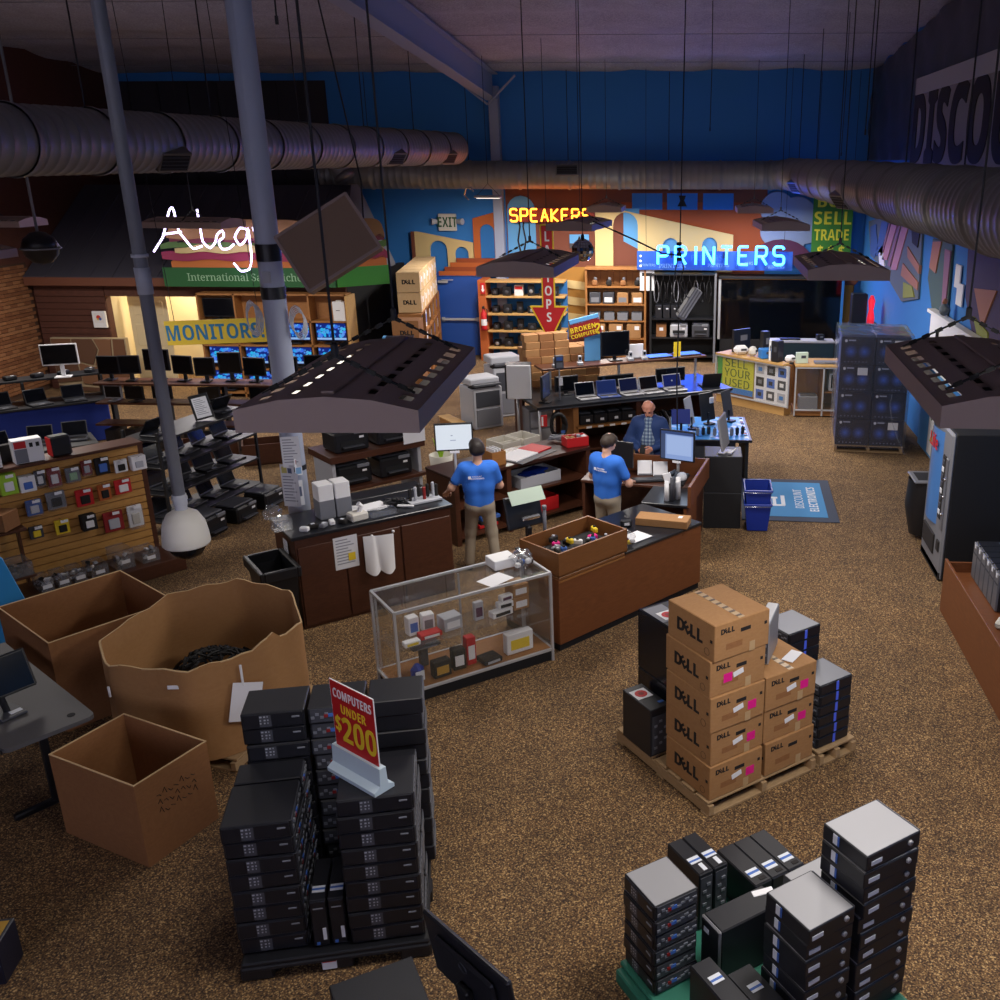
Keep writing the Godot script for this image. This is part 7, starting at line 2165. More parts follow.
	put(t,"inner_shelf",one(v3(-0.3,1.6,-0.35),v3(2.2,0.03,0.3)),M.grey_dark)
	for c in 6:
		put(t,"shelf_item",one(v3(-1.2+0.36*c,1.7,-0.32),v3(0.2,0.16+0.05*(c % 3),0.2),0.02),M.grey_dark if c % 2 else M.grey)
	var A := v3(0.47,0,-20.6)
	var B := v3(1.89,0,-19.3)
	var len := (B - A).length()
	t = thing("angled_glass_counter","angled glass counter with a green sell your used poster","counter",A,rad_to_deg(-atan2(B.z - A.z,B.x - A.x)))
	put(t,"kick_base",one(v3(len/2 - 0.05,0.09,-0.14),v3(len - 0.1,0.18,0.22)),M.wood_pine)
	put(t,"cabinet_core",one(v3(len/2 - 0.05,0.6,-0.17),v3(len - 0.12,0.84,0.16)),M.wood_tan)
	st = S(); prism(st,PackedVector2Array([Vector2(0,-0.03),Vector2(len - 0.12,-0.03),Vector2(len - 0.12,0.16),Vector2(0.7,0.7),Vector2(0,0.7)]),0.035,Transform3D(Basis(Vector3.RIGHT,-PI/2),v3(0,1.022,0)))
	put(t,"counter_top",st,M.wood_pine)
	put(t,"rear_leg",one(v3(0.3,0.51,-0.6),v3(0.5,1.02,0.05)),M.wood_tan)
	st = S(); bx(st,v3(len/2,1.005,0.0),v3(len,0.03,0.03)); bx(st,v3(len/2,0.2,0.0),v3(len,0.03,0.03)); bx(st,v3(0,0.6,0),v3(0.03,0.84,0.03)); bx(st,v3(len,0.6,0),v3(0.03,0.84,0.03)); put(t,"metal_frame",st,M.aluminium)
	put(t,"green_poster",one(v3(0.06,0.62,-0.075),v3(0.14,0.76,0.02)),M.green)
	put(t,"yellow_poster",one(v3(0.54,0.62,-0.075),v3(0.86,0.76,0.02)),M.poster_lime)
	put(t,"blue_band",one(v3(0.54,0.3,-0.062),v3(0.86,0.12,0.006)),M.blue_wall)
	words(t,"SELL",0.17,M.poster_ink,v3(0.5,0.88,-0.062),Vector3.ZERO,font_plain,0.006,"lettering",1.3)
	words(t,"YOUR",0.17,M.poster_ink,v3(0.54,0.67,-0.062),Vector3.ZERO,font_plain,0.006,"lettering",1.15)
	words(t,"USED",0.17,M.poster_ink,v3(0.54,0.46,-0.062),Vector3.ZERO,font_plain,0.006,"lettering",1.2)
	put(t,"white_poster",one(v3(1.44,0.6,-0.075),v3(0.88,0.82,0.02)),M.paper)
	for c in 9:
		var o := put(t,"gadget_picture",one(v3(1.15+0.28*(c % 3),0.34+0.26*(c/3),-0.062),v3(0.2,0.19,0.006)),[M.sticker_blue,M.grey_dark,M.grey_light,M.ink][c % 4])
		put(o,"device_shape",one(v3(1.15+0.28*(c % 3),0.34+0.26*(c/3),-0.058),v3(0.1,0.08,0.006),0.003),[M.ink,M.white,M.blue_wall,M.grey][c % 4])
	put(t,"front_pane",one(v3(len/2,0.6,0),v3(len - 0.03,0.78,0.006)),M.glass)
	var C1 := t.transform
	t = thing("straight_glass_counter","glass fronted wooden counter holding a grey set beside wrapped boxes","counter",v3(2.03,0,-19.3),0)
	put(t,"base",one(v3(0.6,0.08,-0.4),v3(1.2,0.1,0.76)),M.wood_tan)
	put(t,"rear_board",one(v3(0.6,0.55,-0.72),v3(1.2,1.0,0.03)),M.wood_tan)
	put(t,"counter_top",one(v3(0.6,1.04,-0.38),v3(1.24,0.035,0.8),0.004),M.wood_pine)
	for x in [0.0,0.55,1.2]:
		put(t,"post",one(v3(x,0.53,0),v3(0.03,1.0,0.03)),M.aluminium)
	put(t,"divider",one(v3(0.55,0.53,-0.35),v3(0.02,0.96,0.66)),M.wood_tan)
	put(t,"inner_shelf",one(v3(0.88,0.5,-0.35),v3(0.64,0.02,0.6)),M.wood_tan)
	st = S(); bx(st,v3(0.6,0.15,0),v3(1.2,0.03,0.03)); bx(st,v3(0.6,1.01,0),v3(1.2,0.03,0.03)); put(t,"rail",st,M.aluminium)
	put(t,"glass_pane",one(v3(0.6,0.58,0.002),v3(1.17,0.82,0.006)),M.glass)
	var C2 := t.transform
	var crt := thing("small_television","small grey box television inside the straight glass counter","television",C2*v3(0.88,0.515,-0.25))
	put(crt,"case",one(v3(0,0.19,0),v3(0.42,0.38,0.34),0.02),M.grey_light)
	put(crt,"screen",one(v3(0,0.2,0.172),v3(0.34,0.27,0.008),0.004),M.screen_off)
	var gd := thing("grey_device","grey boxed device on the floor of the straight glass counter","device",C2*v3(0.28,0.13,-0.2))
	put(gd,"body",one(v3(0,0.14,0),v3(0.38,0.28,0.28),0.015),M.grey)
	put(gd,"lid",one(v3(0,0.29,-0.02),v3(0.32,0.02,0.22),0.006),M.grey_dark)
	var hs := thing("rear_shelf","narrow grey shelf in front of the dark glass booth","shelf",v3(2.3,0,-21.6))
	put(hs,"board",one(v3(0,1.15,0),v3(1.5,0.04,0.4),0.004),M.grey_light)
	put(hs,"front_panel",one(v3(0,0.57,0.16),v3(1.48,1.12,0.03)),M.teal_dark)
	var clutter := [["black keyboard on the narrow grey shelf",hs.transform*v3(-0.2,1.17,0),v3(0.44,0.03,0.16),M.black_plastic,0.0],["small black box on the narrow grey shelf",hs.transform*v3(0.45,1.17,0),v3(0.16,0.12,0.14),M.black_plastic,10.0],
		["black monitor back on the angled counter",C1*v3(0.25,1.06,-0.5),v3(0.5,0.46,0.06),M.black_plastic,42.0],["black tall speaker on the angled counter",C1*v3(0.92,1.06,-0.46),v3(0.16,0.5,0.14),M.black_plastic,30.0],
		["white crumpled bag on the angled counter",C1*v3(0.5,1.06,-0.2),v3(0.3,0.18,0.22),M.white,15.0],["second white bag with yellow print on the angled counter",C1*v3(0.82,1.06,-0.2),v3(0.2,0.2,0.18),M.off_white,50.0],
		["blue shiny box on the angled counter",C1*v3(1.14,1.06,-0.22),v3(0.26,0.2,0.2),M.blue_wall,20.0],["black upright tower behind the blue box",C1*v3(1.52,1.06,-0.12),v3(0.17,0.42,0.2),M.pc_black,-42.0],["white thin post on the angled counter",C1*v3(1.36,1.06,-0.08),v3(0.04,0.42,0.04),M.white,0.0],
		["small picture box at the counter corner",C2*v3(0.12,1.06,-0.2),v3(0.24,0.22,0.08),M.card_green,10.0],["white roll beside the small picture box",C2*v3(-0.1,1.06,-0.3),v3(0.22,0.14,0.16),M.white,30.0],["grey flat keyboard tray on the straight counter",C2*v3(0.62,1.06,-0.22),v3(0.5,0.04,0.2),M.grey,0.0]]
	for c in clutter:
		var o := thing("counter_item",c[0],"product",c[1],c[4])
		var s: Vector3 = c[2]
		put(o,"body",one(v3(0,s.y/2,0),s,minf(s.x,minf(s.y,s.z))*(0.35 if c[0].contains("bag") or c[0].contains("roll") else 0.08)),c[3])
		put(o,"detail",one(v3(s.x*0.1,s.y*0.6,s.z/2),v3(s.x*0.4,s.y*0.25,0.008)),M.grey_dark if c[3] != M.black_plastic else M.grey)
	t = thing("carton_shelf","tan wooden shelf unit loaded with computer cartons by the door","shelf",v3(-6.55,0,-23.2),99)
	for y in [0.15,0.7,1.2,1.7]:
		put(t,"shelf_board",one(v3(0,y,0),v3(4.2,0.04,0.5)),M.wood_tan)
	for x in [-2.08,-1.25,-0.42,0.42,1.25,2.08]:
		put(t,"upright",one(v3(x,0.85,0),v3(0.05,1.7,0.5)),M.wood_tan)
	k = 0
	for y in [0.17,0.72,1.22]:
		for c in 10:
			var o := thing("shelf_product","upright dark product box in the tan shelf unit","box",t.transform*v3(-1.66+0.83*(c/2)+(0.19 if c % 2 else -0.19),y,0.06),99,"products in the tan shelf unit")
			put(o,"carton",one(v3(0,0.19,0),v3(0.3,0.38,0.26),0.005),[M.ink,M.grey_dark,M.red_dark,M.ink,M.white][(k*3) % 5])
			put(o,"front_print",one(v3(0,0.2,0.131),v3(0.18,0.2,0.004)),[M.grey,M.sticker,M.sticker_blue][k % 3])
			k += 1
	for r in 2:
		for c in 6:
			var o := thing("computer_carton","brown computer carton with white labels on the tan shelf top","carton",t.transform*v3(-1.62+0.62*c,1.725+0.44*r,0.0),99,"cartons on the tan shelf top")
			put(o,"carton_body",one(v3(0,0.215,0),v3(0.58,0.43,0.5),0.006),M.cardboard_light)
			put(o,"white_label",one(v3(0.12,0.24,0.252),v3(0.16,0.12,0.004)),M.paper)
			put(o,"tape_strip",one(v3(-0.14,0.2,0.252),v3(0.05,0.3,0.003)),M.paper)
			if c == 0:
				logo(o,0.09,v3(-0.292,0.22,0.0),-90,"lettering")
	var f := t.transform
	for c in 3:
		var o := thing("computer_carton",["lower brown carton with computer name in front of the tan shelf","brown carton on top of the lower one before the shelf","plain brown carton on the floor before the tan shelf"][c],"carton",v3([-6.05,-6.0,-6.75][c],[0.74,1.3,0.0][c],[-20.2,-20.2,-20.15][c]),4)
		var s: Vector3 = [v3(0.62,0.55,0.5),v3(0.55,0.46,0.5),v3(0.6,0.74,0.5)][c]
		put(o,"carton_body",one(v3(0,s.y/2,0),s,0.006),M.cardboard_dark)
		if c < 2:
			logo(o,0.09,v3(0.02,s.y*0.45,s.z/2+0.001),0,"lettering")
	var us := thing("computer_carton","large plain brown carton under the named cartons","carton",v3(-6.05,0,-20.2),4)
	put(us,"carton_body",one(v3(0,0.365,0),v3(0.7,0.73,0.52),0.006),M.cardboard_dark)
	put(us,"tape_strip",one(v3(0,0.4,0.2615),v3(0.05,0.6,0.003)),M.cardboard)
	var bb := thing("boxed_webcam","blue and black boxed product with a white figure by the cartons","box",v3(-6.0,1.0,-19.5),10)
	put(bb,"carton",one(v3(0,0.26,0),v3(0.6,0.52,0.2),0.006),M.navy_box)
	put(bb,"blue_edge",one(v3(-0.28,0.26,0.0),v3(0.06,0.525,0.205)),M.blue_pale)
	put(bb,"white_figure",one(v3(0.06,0.24,0.102),v3(0.22,0.34,0.006),0.002),M.paper)
	var ped := thing("product_stand","black stand under the boxed product","stand",v3(-6.0,0,-19.5),10)
	put(ped,"column",one(v3(0,0.5,0),v3(0.5,0.96,0.3)),M.black_matte)
	put(ped,"top_plate",one(v3(0,0.985,0),v3(0.64,0.03,0.36)),M.black_plastic)

# ---------------------------------------------------------------- pallets of computers and cartons
func desktop(t: Node3D,w: float,h: float,d: float,top: Material,front: String,left: String,right: String) -> void:
	put(t,"case",box(v3(w,h - 0.004,d),0.005),M.pc_black)
	put(t,"lid",one(v3(0,h - 0.008,0),v3(w - 0.012,0.01,d - 0.012),0.004),top)
	for f in [[front,v3(0,0,d/2),0.0,w],[left,v3(-w/2,0,0),-90.0,d],[right,v3(w/2,0,0),90.0,d]]:
		var kind: String = f[0]
		if kind == "":
			continue
		var len: float = f[3]
		var xf := Transform3D(Basis(Vector3.UP,deg_to_rad(f[2])),f[1])
		if kind == "badge":
			put_x(t,"bezel",one(v3(0,h*0.5,0.003),v3(len - 0.02,h - 0.02,0.01),0.004),M.pc_front,xf)
			put_x(t,"badge",sheet(0.075,h*0.72),M.badge,xf*Transform3D(Basis.IDENTITY,v3(-len*0.12,h*0.5,0.0095)))
			put_x(t,"latch",one(v3(len*0.36,h*0.62,0.009),v3(0.05,0.012,0.006),0.002),M.port_grey,xf)
		elif kind == "ports":
			put_x(t,"rear_panel",one(v3(0,h*0.5,0.002),v3(len - 0.03,h - 0.022,0.008)),M.grey_dark,xf)
			var st := S()
			for k in 4:
				bx(st,v3(-len*0.42+0.03*k,h*(0.4+0.2*(k % 2)),0.008),v3(0.022,h*0.16,0.006),0.0,xf)
			for k in 5:
				bx(st,v3(len*(0.04+0.09*k),h*(0.42+0.12*(k % 3)),0.008),v3(0.03,h*0.12,0.006),0.0,xf)
			tiny(put(t,"connectors",st,M.port_grey))
			put_x(t,"colour_socket",one(v3(-len*0.08,h*0.5,0.009),v3(0.04,h*0.2,0.006)),M.sticker_blue,xf)
			put_x(t,"red_socket",one(v3(-len*0.18,h*0.48,0.009),v3(0.024,h*0.2,0.006)),M.red_dark,xf)
		elif kind == "grille":
			var st := S()
			for k in 7:
				bx(st,v3(-len*0.38+len*0.76*k/6.0,h*0.5,0.003),v3(0.03,h*0.66,0.006),0.0,xf)
			tiny(put(t,"vent_strip",st,M.port_grey))
			put_x(t,"seam",one(v3(0,h*0.93,0.002),v3(len - 0.02,0.006,0.005)),M.silver_dark,xf)
		elif kind == "knob":
			var st := S(true)
			cyl(st,xf*v3(len*0.3,h*0.55,0),xf*v3(len*0.3,h*0.55,0.012),0.018,0.016,14)
			put(t,"power_button",st,M.silver)
			put_x(t,"name_label",one(v3(-len*0.32,h*0.42,0.002),v3(0.08,0.028,0.004)),M.sticker,xf)
		elif kind == "sticker":
			put_x(t,"blue_label",one(v3(-len*0.2,h*0.55,0.002),v3(0.035,h*0.6,0.004)),M.sticker,xf)
			put_x(t,"blue_stripe",one(v3(-len*0.2+0.024,h*0.55,0.002),v3(0.014,h*0.6,0.004)),M.sticker_blue,xf)
		elif kind == "led":
			put_x(t,"bezel",one(v3(0,h*0.5,0.003),v3(len - 0.02,h - 0.016,0.01),0.004),M.pc_front,xf)
			put_x(t,"blue_stripe",one(v3(len*0.02,h*0.5,0.009),v3(0.028,h - 0.02,0.004)),M.led_blue,xf)

func put_x(parent: Node,called: String,shape,m: Material,xf: Transform3D) -> MeshInstance3D:
	var o := put(parent,called,shape,m)
	o.transform = xf
	return o

func stack(F: Transform3D,cx: float,cz: float,y0: float,n: int,w: float,h: float,d: float,top: Material,faces: Array,label: String,group: String,turn: float,jitter := 0.006) -> void:
	var proto: Node3D = null
	var ord := ["lowest","second","third","fourth","fifth","sixth","seventh","eighth","ninth","tenth","eleventh"]
	for k in n:
		var lab: String = label+(", topmost" if k == n - 1 else ", lowest" if k == 0 else ", %s from below" % ord[k])
		var at := F*v3(cx+jitter*sin(k*2.3+cx*9.0),y0+h*k,cz+jitter*cos(k*3.1+cz*7.0))
		if proto == null:
			proto = thing("desktop_computer",lab,"computer",at,turn,group)
			desktop(proto,w,h,d,top,faces[0],faces[1],faces[2])
		else:
			copy(proto,at,turn+1.2*sin(k*1.9),lab)

func pallet_of_cheap_computers() -> void:
	var F := Transform3D(Basis(Vector3.UP,deg_to_rad(14)),v3(-2.74,0,-4.68))
	var t := thing("black_pallet","black plastic pallet under the stacks of cheap computers","pallet",F.origin,14)
	put(t,"deck",one(v3(0.55,0.12,-0.56),v3(1.16,0.04,1.14),0.01),M.black_plastic)
	put(t,"rim",one(v3(0.55,0.095,0.012),v3(1.16,0.03,0.02),0.006),M.pc_top)
	for x in [0.06,0.55,1.04]:
		for z in [-0.07,-0.56,-1.05]:
			put(t,"foot",one(v3(x,0.05,z),v3(0.2,0.1,0.16),0.012),M.black_plastic)
	var pw := put(t,"warning_label",one(v3(0.5,0.06,0.012),v3(0.09,0.085,0.004)),M.sticker)
	put(pw,"red_heading",one(v3(0.5,0.087,0.015),v3(0.085,0.025,0.003)),M.red)
	var h := 0.121
	stack(F,0.165,-0.29,0.14,8,0.41,h,0.43,M.pc_top,["badge","","ports"],"black desktop computer in the low left stack on black pallet","low left stack",14)
	stack(F,0.165,-0.63,0.14,8,0.41,h,0.22,M.pc_top,["","","ports"],"slim black computer in the short stack behind the low left one","short stack behind",14)
	stack(F,0.2,-0.92,0.14,11,0.4,h,0.32,M.pc_top,["badge","",""],"black desktop computer in the rear left stack on black pallet","rear left stack",14)
	stack(F,0.6,-0.92,0.14,11,0.36,h,0.32,M.pc_top,["ports","",""],"black desktop computer in the rear middle stack showing its sockets","rear middle stack",14)
	stack(F,0.98,-0.92,0.14,11,0.36,h,0.32,M.pc_top,["","","grille"],"black desktop computer in the rear right stack on black pallet","rear right stack",14)
	stack(F,0.87,-0.25,0.14,9,0.46,h,0.42,M.pc_top,["badge","","grille"],"black desktop computer in the stack under the red price sign","stack under the price sign",14)
	stack(F,0.87,-0.6,0.14,8,0.46,h,0.24,M.pc_top,["","","grille"],"slim black computer behind the stack under the price sign","stack behind the price sign",14)
	for k in 2:
		var tw := thing("computer_tower","upright black computer between the stacks on black pallet","computer",F*v3(0.46+0.112*k,0.14,-0.26),14,"upright computers between the stacks")
		put(tw,"case",box(v3(0.1,0.36,0.4),0.005),M.pc_black)
		put(tw,"front_panel",one(v3(0,0.18,0.202),v3(0.09,0.34,0.012),0.004),M.pc_front)
		put(tw,"white_label",one(v3(0.025,0.1,0.21),v3(0.022,0.09,0.003)),M.sticker)
		put(tw,"top_sticker",one(v3(0,0.361,0.1),v3(0.08,0.003,0.06)),M.sticker)
		put(tw,"top_stripe",one(v3(0,0.3615,0.1),v3(0.08,0.004,0.018)),M.sticker_blue)
		put(tw,"socket",one(v3(-0.02,0.03,0.21),v3(0.02,0.02,0.003)),M.sticker_blue)
		put(tw,"rear_rest",one(v3(0,0.3,0.21),v3(0.06,0.008,0.004)),M.grey)
	t = thing("price_sign","red and yellow price sign COMPUTERS UNDER $200 in white holder","sign",F*v3(0.78,1.23,-0.25),-34)
	var st := S()
	prism(st,PackedVector2Array([Vector2(-0.075,0),Vector2(0.075,0),Vector2(0.075,0.025),Vector2(0.03,0.05),Vector2(0.024,0.17),Vector2(-0.024,0.17),Vector2(-0.03,0.05),Vector2(-0.075,0.025)]),0.47,Transform3D(Basis(Vector3.UP,PI/2),v3(-0.235,0,0)))
	put(t,"white_holder",st,M.holder_white)
	put(t,"white_edge",one(v3(0,0.37,0),v3(0.425,0.54,0.006)),M.white)
	put(t,"red_panel",one(v3(0,0.37,0),v3(0.415,0.53,0.01)),M.red)
	words(t,"COMPUTERS",0.062,M.white,v3(0,0.555,0.0055),Vector3.ZERO,font_bold,0.002,"lettering",0.74)
	words(t,"UNDER",0.062,M.yellow,v3(0,0.455,0.0055),Vector3.ZERO,font_bold,0.002,"lettering",0.85)
	words(t,"$",0.11,M.yellow,v3(-0.165,0.335,0.0055),Vector3.ZERO,font_bold,0.002,"lettering",0.8)
	words(t,"200",0.175,M.yellow,v3(0.035,0.31,0.0055),Vector3.ZERO,font_bold,0.002,"lettering",0.85)

func pallet_of_cartons() -> void:
	var th := 37.7
	var F := Transform3D(Basis(Vector3.UP,deg_to_rad(th)),v3(0.18,0,-6.45))
	var t := thing("wooden_pallet","weathered wooden pallet under the brown computer cartons","pallet",F*v3(0.58,0,-0.665),th)
	pallet_parts(t,1.16,1.33,0.14,M.wood_pallet,7)
	var cs := v3(0.54,0.303,0.58)
	for c in 2:
		for r in (5 if c == 0 else 3):
			var lab: String = ["brown carton printed DELL, %s in the tall stack","brown carton printed DELL, %s in the shorter stack"][c] % ["lowest","second","third","fourth","topmost"][r] if c == 0 else "brown carton printed DELL, %s in the shorter stack" % ["lowest","middle","topmost"][r]
			var o := thing("computer_carton",lab,"carton",F*v3(0.29+0.56*c+0.008*sin(r*2.0+c),0.141+0.304*r,-0.32+0.008*cos(r*3.0)),th+1.0*sin(r*1.7+c*2.0),"cartons on the wooden pallet")
			put(o,"carton_body",box(cs,0.006),M.cardboard)
			logo(o,0.1,v3(-cs.x/2 - 0.0005,0.15,-0.02),-90,"wide_lettering")
			st_ring(o,v3(-cs.x/2 - 0.001,0.06,0.2),0.03)
			logo(o,0.042,v3(-0.15,0.235,cs.z/2+0.0005),0,"small_lettering")
			put(o,"hand_hole",one(v3(0.03,0.205,cs.z/2),v3(0.1,0.032,0.004),0.0015),M.ink)
			put(o,"printed_panel",one(v3(-0.08,0.1,cs.z/2),v3(0.16,0.05,0.002)),M.cardboard_dark)
			put(o,"tape_end",one(v3(0.1,0.04,cs.z/2),v3(0.055,0.08,0.003)),M.tape)
			put(o,"square_mark",one(v3(0.23,0.2,cs.z/2),v3(0.026,0.026,0.002)),M.ink)
			put(o,"square_mark",one(v3(-cs.x/2,0.16,0.25),v3(0.002,0.026,0.026)),M.ink)
			if r > 0 or c == 0:
				if r != 4:
					put(o,"pink_tag",one(v3(0.14 if r < 3 else -0.1,0.13,cs.z/2),v3(0.085,0.075,0.004)),M.pink)
					put(o,"white_label",one(v3(0.03,0.14,cs.z/2),v3(0.1,0.045,0.004),0.0,Transform3D(Basis(Vector3(0,0,1),0.2),Vector3.ZERO)),M.paper)
			if (c == 0 and r == 4) or (c == 1 and r == 2):
				put(o,"top_tape",one(v3(0.0,cs.y+0.0005,0),v3(0.055,0.002,0.56)),M.tape)
				for q in 7:
					put(o,"tape_print",one(v3(0.0,cs.y+0.002,-0.24+0.08*q),v3(0.05,0.002,0.025),0.0,Transform3D(Basis(Vector3.UP,0.0),Vector3.ZERO)),M.tape_ink)
	var tw := thing("computer_tower","black computer tower with round red sticker on the wooden pallet","computer",F*v3(0.08,0.141,-0.98),th)
	put(tw,"case",box(v3(0.2,0.45,0.42),0.006),M.pc_black)
	put(tw,"port_panel",one(v3(0,0.2,0.212),v3(0.17,0.36,0.008)),M.grey_dark)
	var st := S()
	for k in 8:
		bx(st,v3(-0.05+0.05*(k % 3),0.08+0.035*k,0.218),v3(0.03,0.02,0.006))
	tiny(put(tw,"connectors",st,M.port_grey))
	flyer(tw,v3(-0.01,0.452,-0.06))
	put(tw,"blue_sticker",one(v3(0.06,0.4515,0.13),v3(0.05,0.002,0.03)),M.sticker_blue)
	for k in 2:
		var cb := thing("black_box",["lower glossy black box behind the brown cartons","upper glossy black box with a round red sticker behind the cartons"][k],"box",F*v3(0.42,0.141+0.555*k,-1.06),th)
		put(cb,"body",box(v3(0.4,0.55,0.5),0.008),M.black_gloss)
		put(cb,"top_sheet",one(v3(0,0.551,0),v3(0.36,0.004,0.44)),M.pc_top)
		if k == 1:
			flyer(cb,v3(-0.06,0.555,0.0))
			put(cb,"clear_sleeve",one(v3(-0.08,0.5545,-0.05),v3(0.2,0.002,0.3)),M.grey)
	var sp := thing("silver_computer","slim silver computer standing on edge on the shorter cartons","computer",F*v3(0.85,1.054,-0.34),th - 53)
	put(sp,"case",box(v3(0.1,0.37,0.4),0.008),M.silver)
	put(sp,"port_panel",one(v3(0,0.185,0.201),v3(0.085,0.34,0.008)),M.grey_dark)
	st = S()
	for k in 7:
		bx(st,v3(-0.015+0.03*(k % 2),0.05+0.04*k,0.207),v3(0.035,0.022,0.006))
	tiny(put(sp,"connectors",st,M.port_grey))
	put(sp,"fan_grille",one(v3(0,0.29,0.207),v3(0.05,0.06,0.006),0.002),M.ink)
	tag(put(self,"wrapping_scrap",one(Vector3.ZERO,v3(0.2,0.008,0.1),0.003),M.paper,F*v3(0.98,1.062,-0.18),Vector3(0,60,0)),"scrap of white wrapping on the shorter carton stack","scrap")
	t = thing("small_skid","small wooden skid under the blue striped computers","pallet",F*v3(1.42,0,-0.46),th)
	pallet_parts(t,0.44,0.92,0.14,M.wood_pallet,4)
	stack(F,1.41,-0.25,0.141,6,0.38,0.102,0.36,M.silver_dark,["led","ports",""],"black computer with blue stripe in the front stack on the skid","blue striped front stack",th,0.003)
	stack(F,1.41,-0.66,0.141,9,0.38,0.102,0.36,M.silver_dark,["led","ports",""],"black computer with blue stripe in the rear stack on the skid","blue striped rear stack",th,0.003)

func st_ring(o: Node,at: Vector3,r: float) -> void:
	var st := S()
	var pts := []
	for k in 16:
		var a := TAU*k/16.0
		pts.append(at+v3(0,r*sin(a),r*cos(a)))
	tube(st,pts,0.0015,4,true)
	put(o,"printed_ring",st,M.ink)

func flyer(o: Node,at: Vector3) -> void:
	var f := put(o,"white_flyer",one(at,v3(0.15,0.003,0.15),0.0,Transform3D(Basis.IDENTITY,Vector3.ZERO)),M.paper)
	var st := S(); cyl(st,at+v3(0,0.0015,0),at+v3(0,0.0035,0),0.055,0.055,18); put(f,"red_disc",st,M.red)
	st = S(); cyl(st,at+v3(0,0.003,0),at+v3(0,0.0045,0),0.025,0.025,14); put(f,"dark_centre",st,M.red_dark)

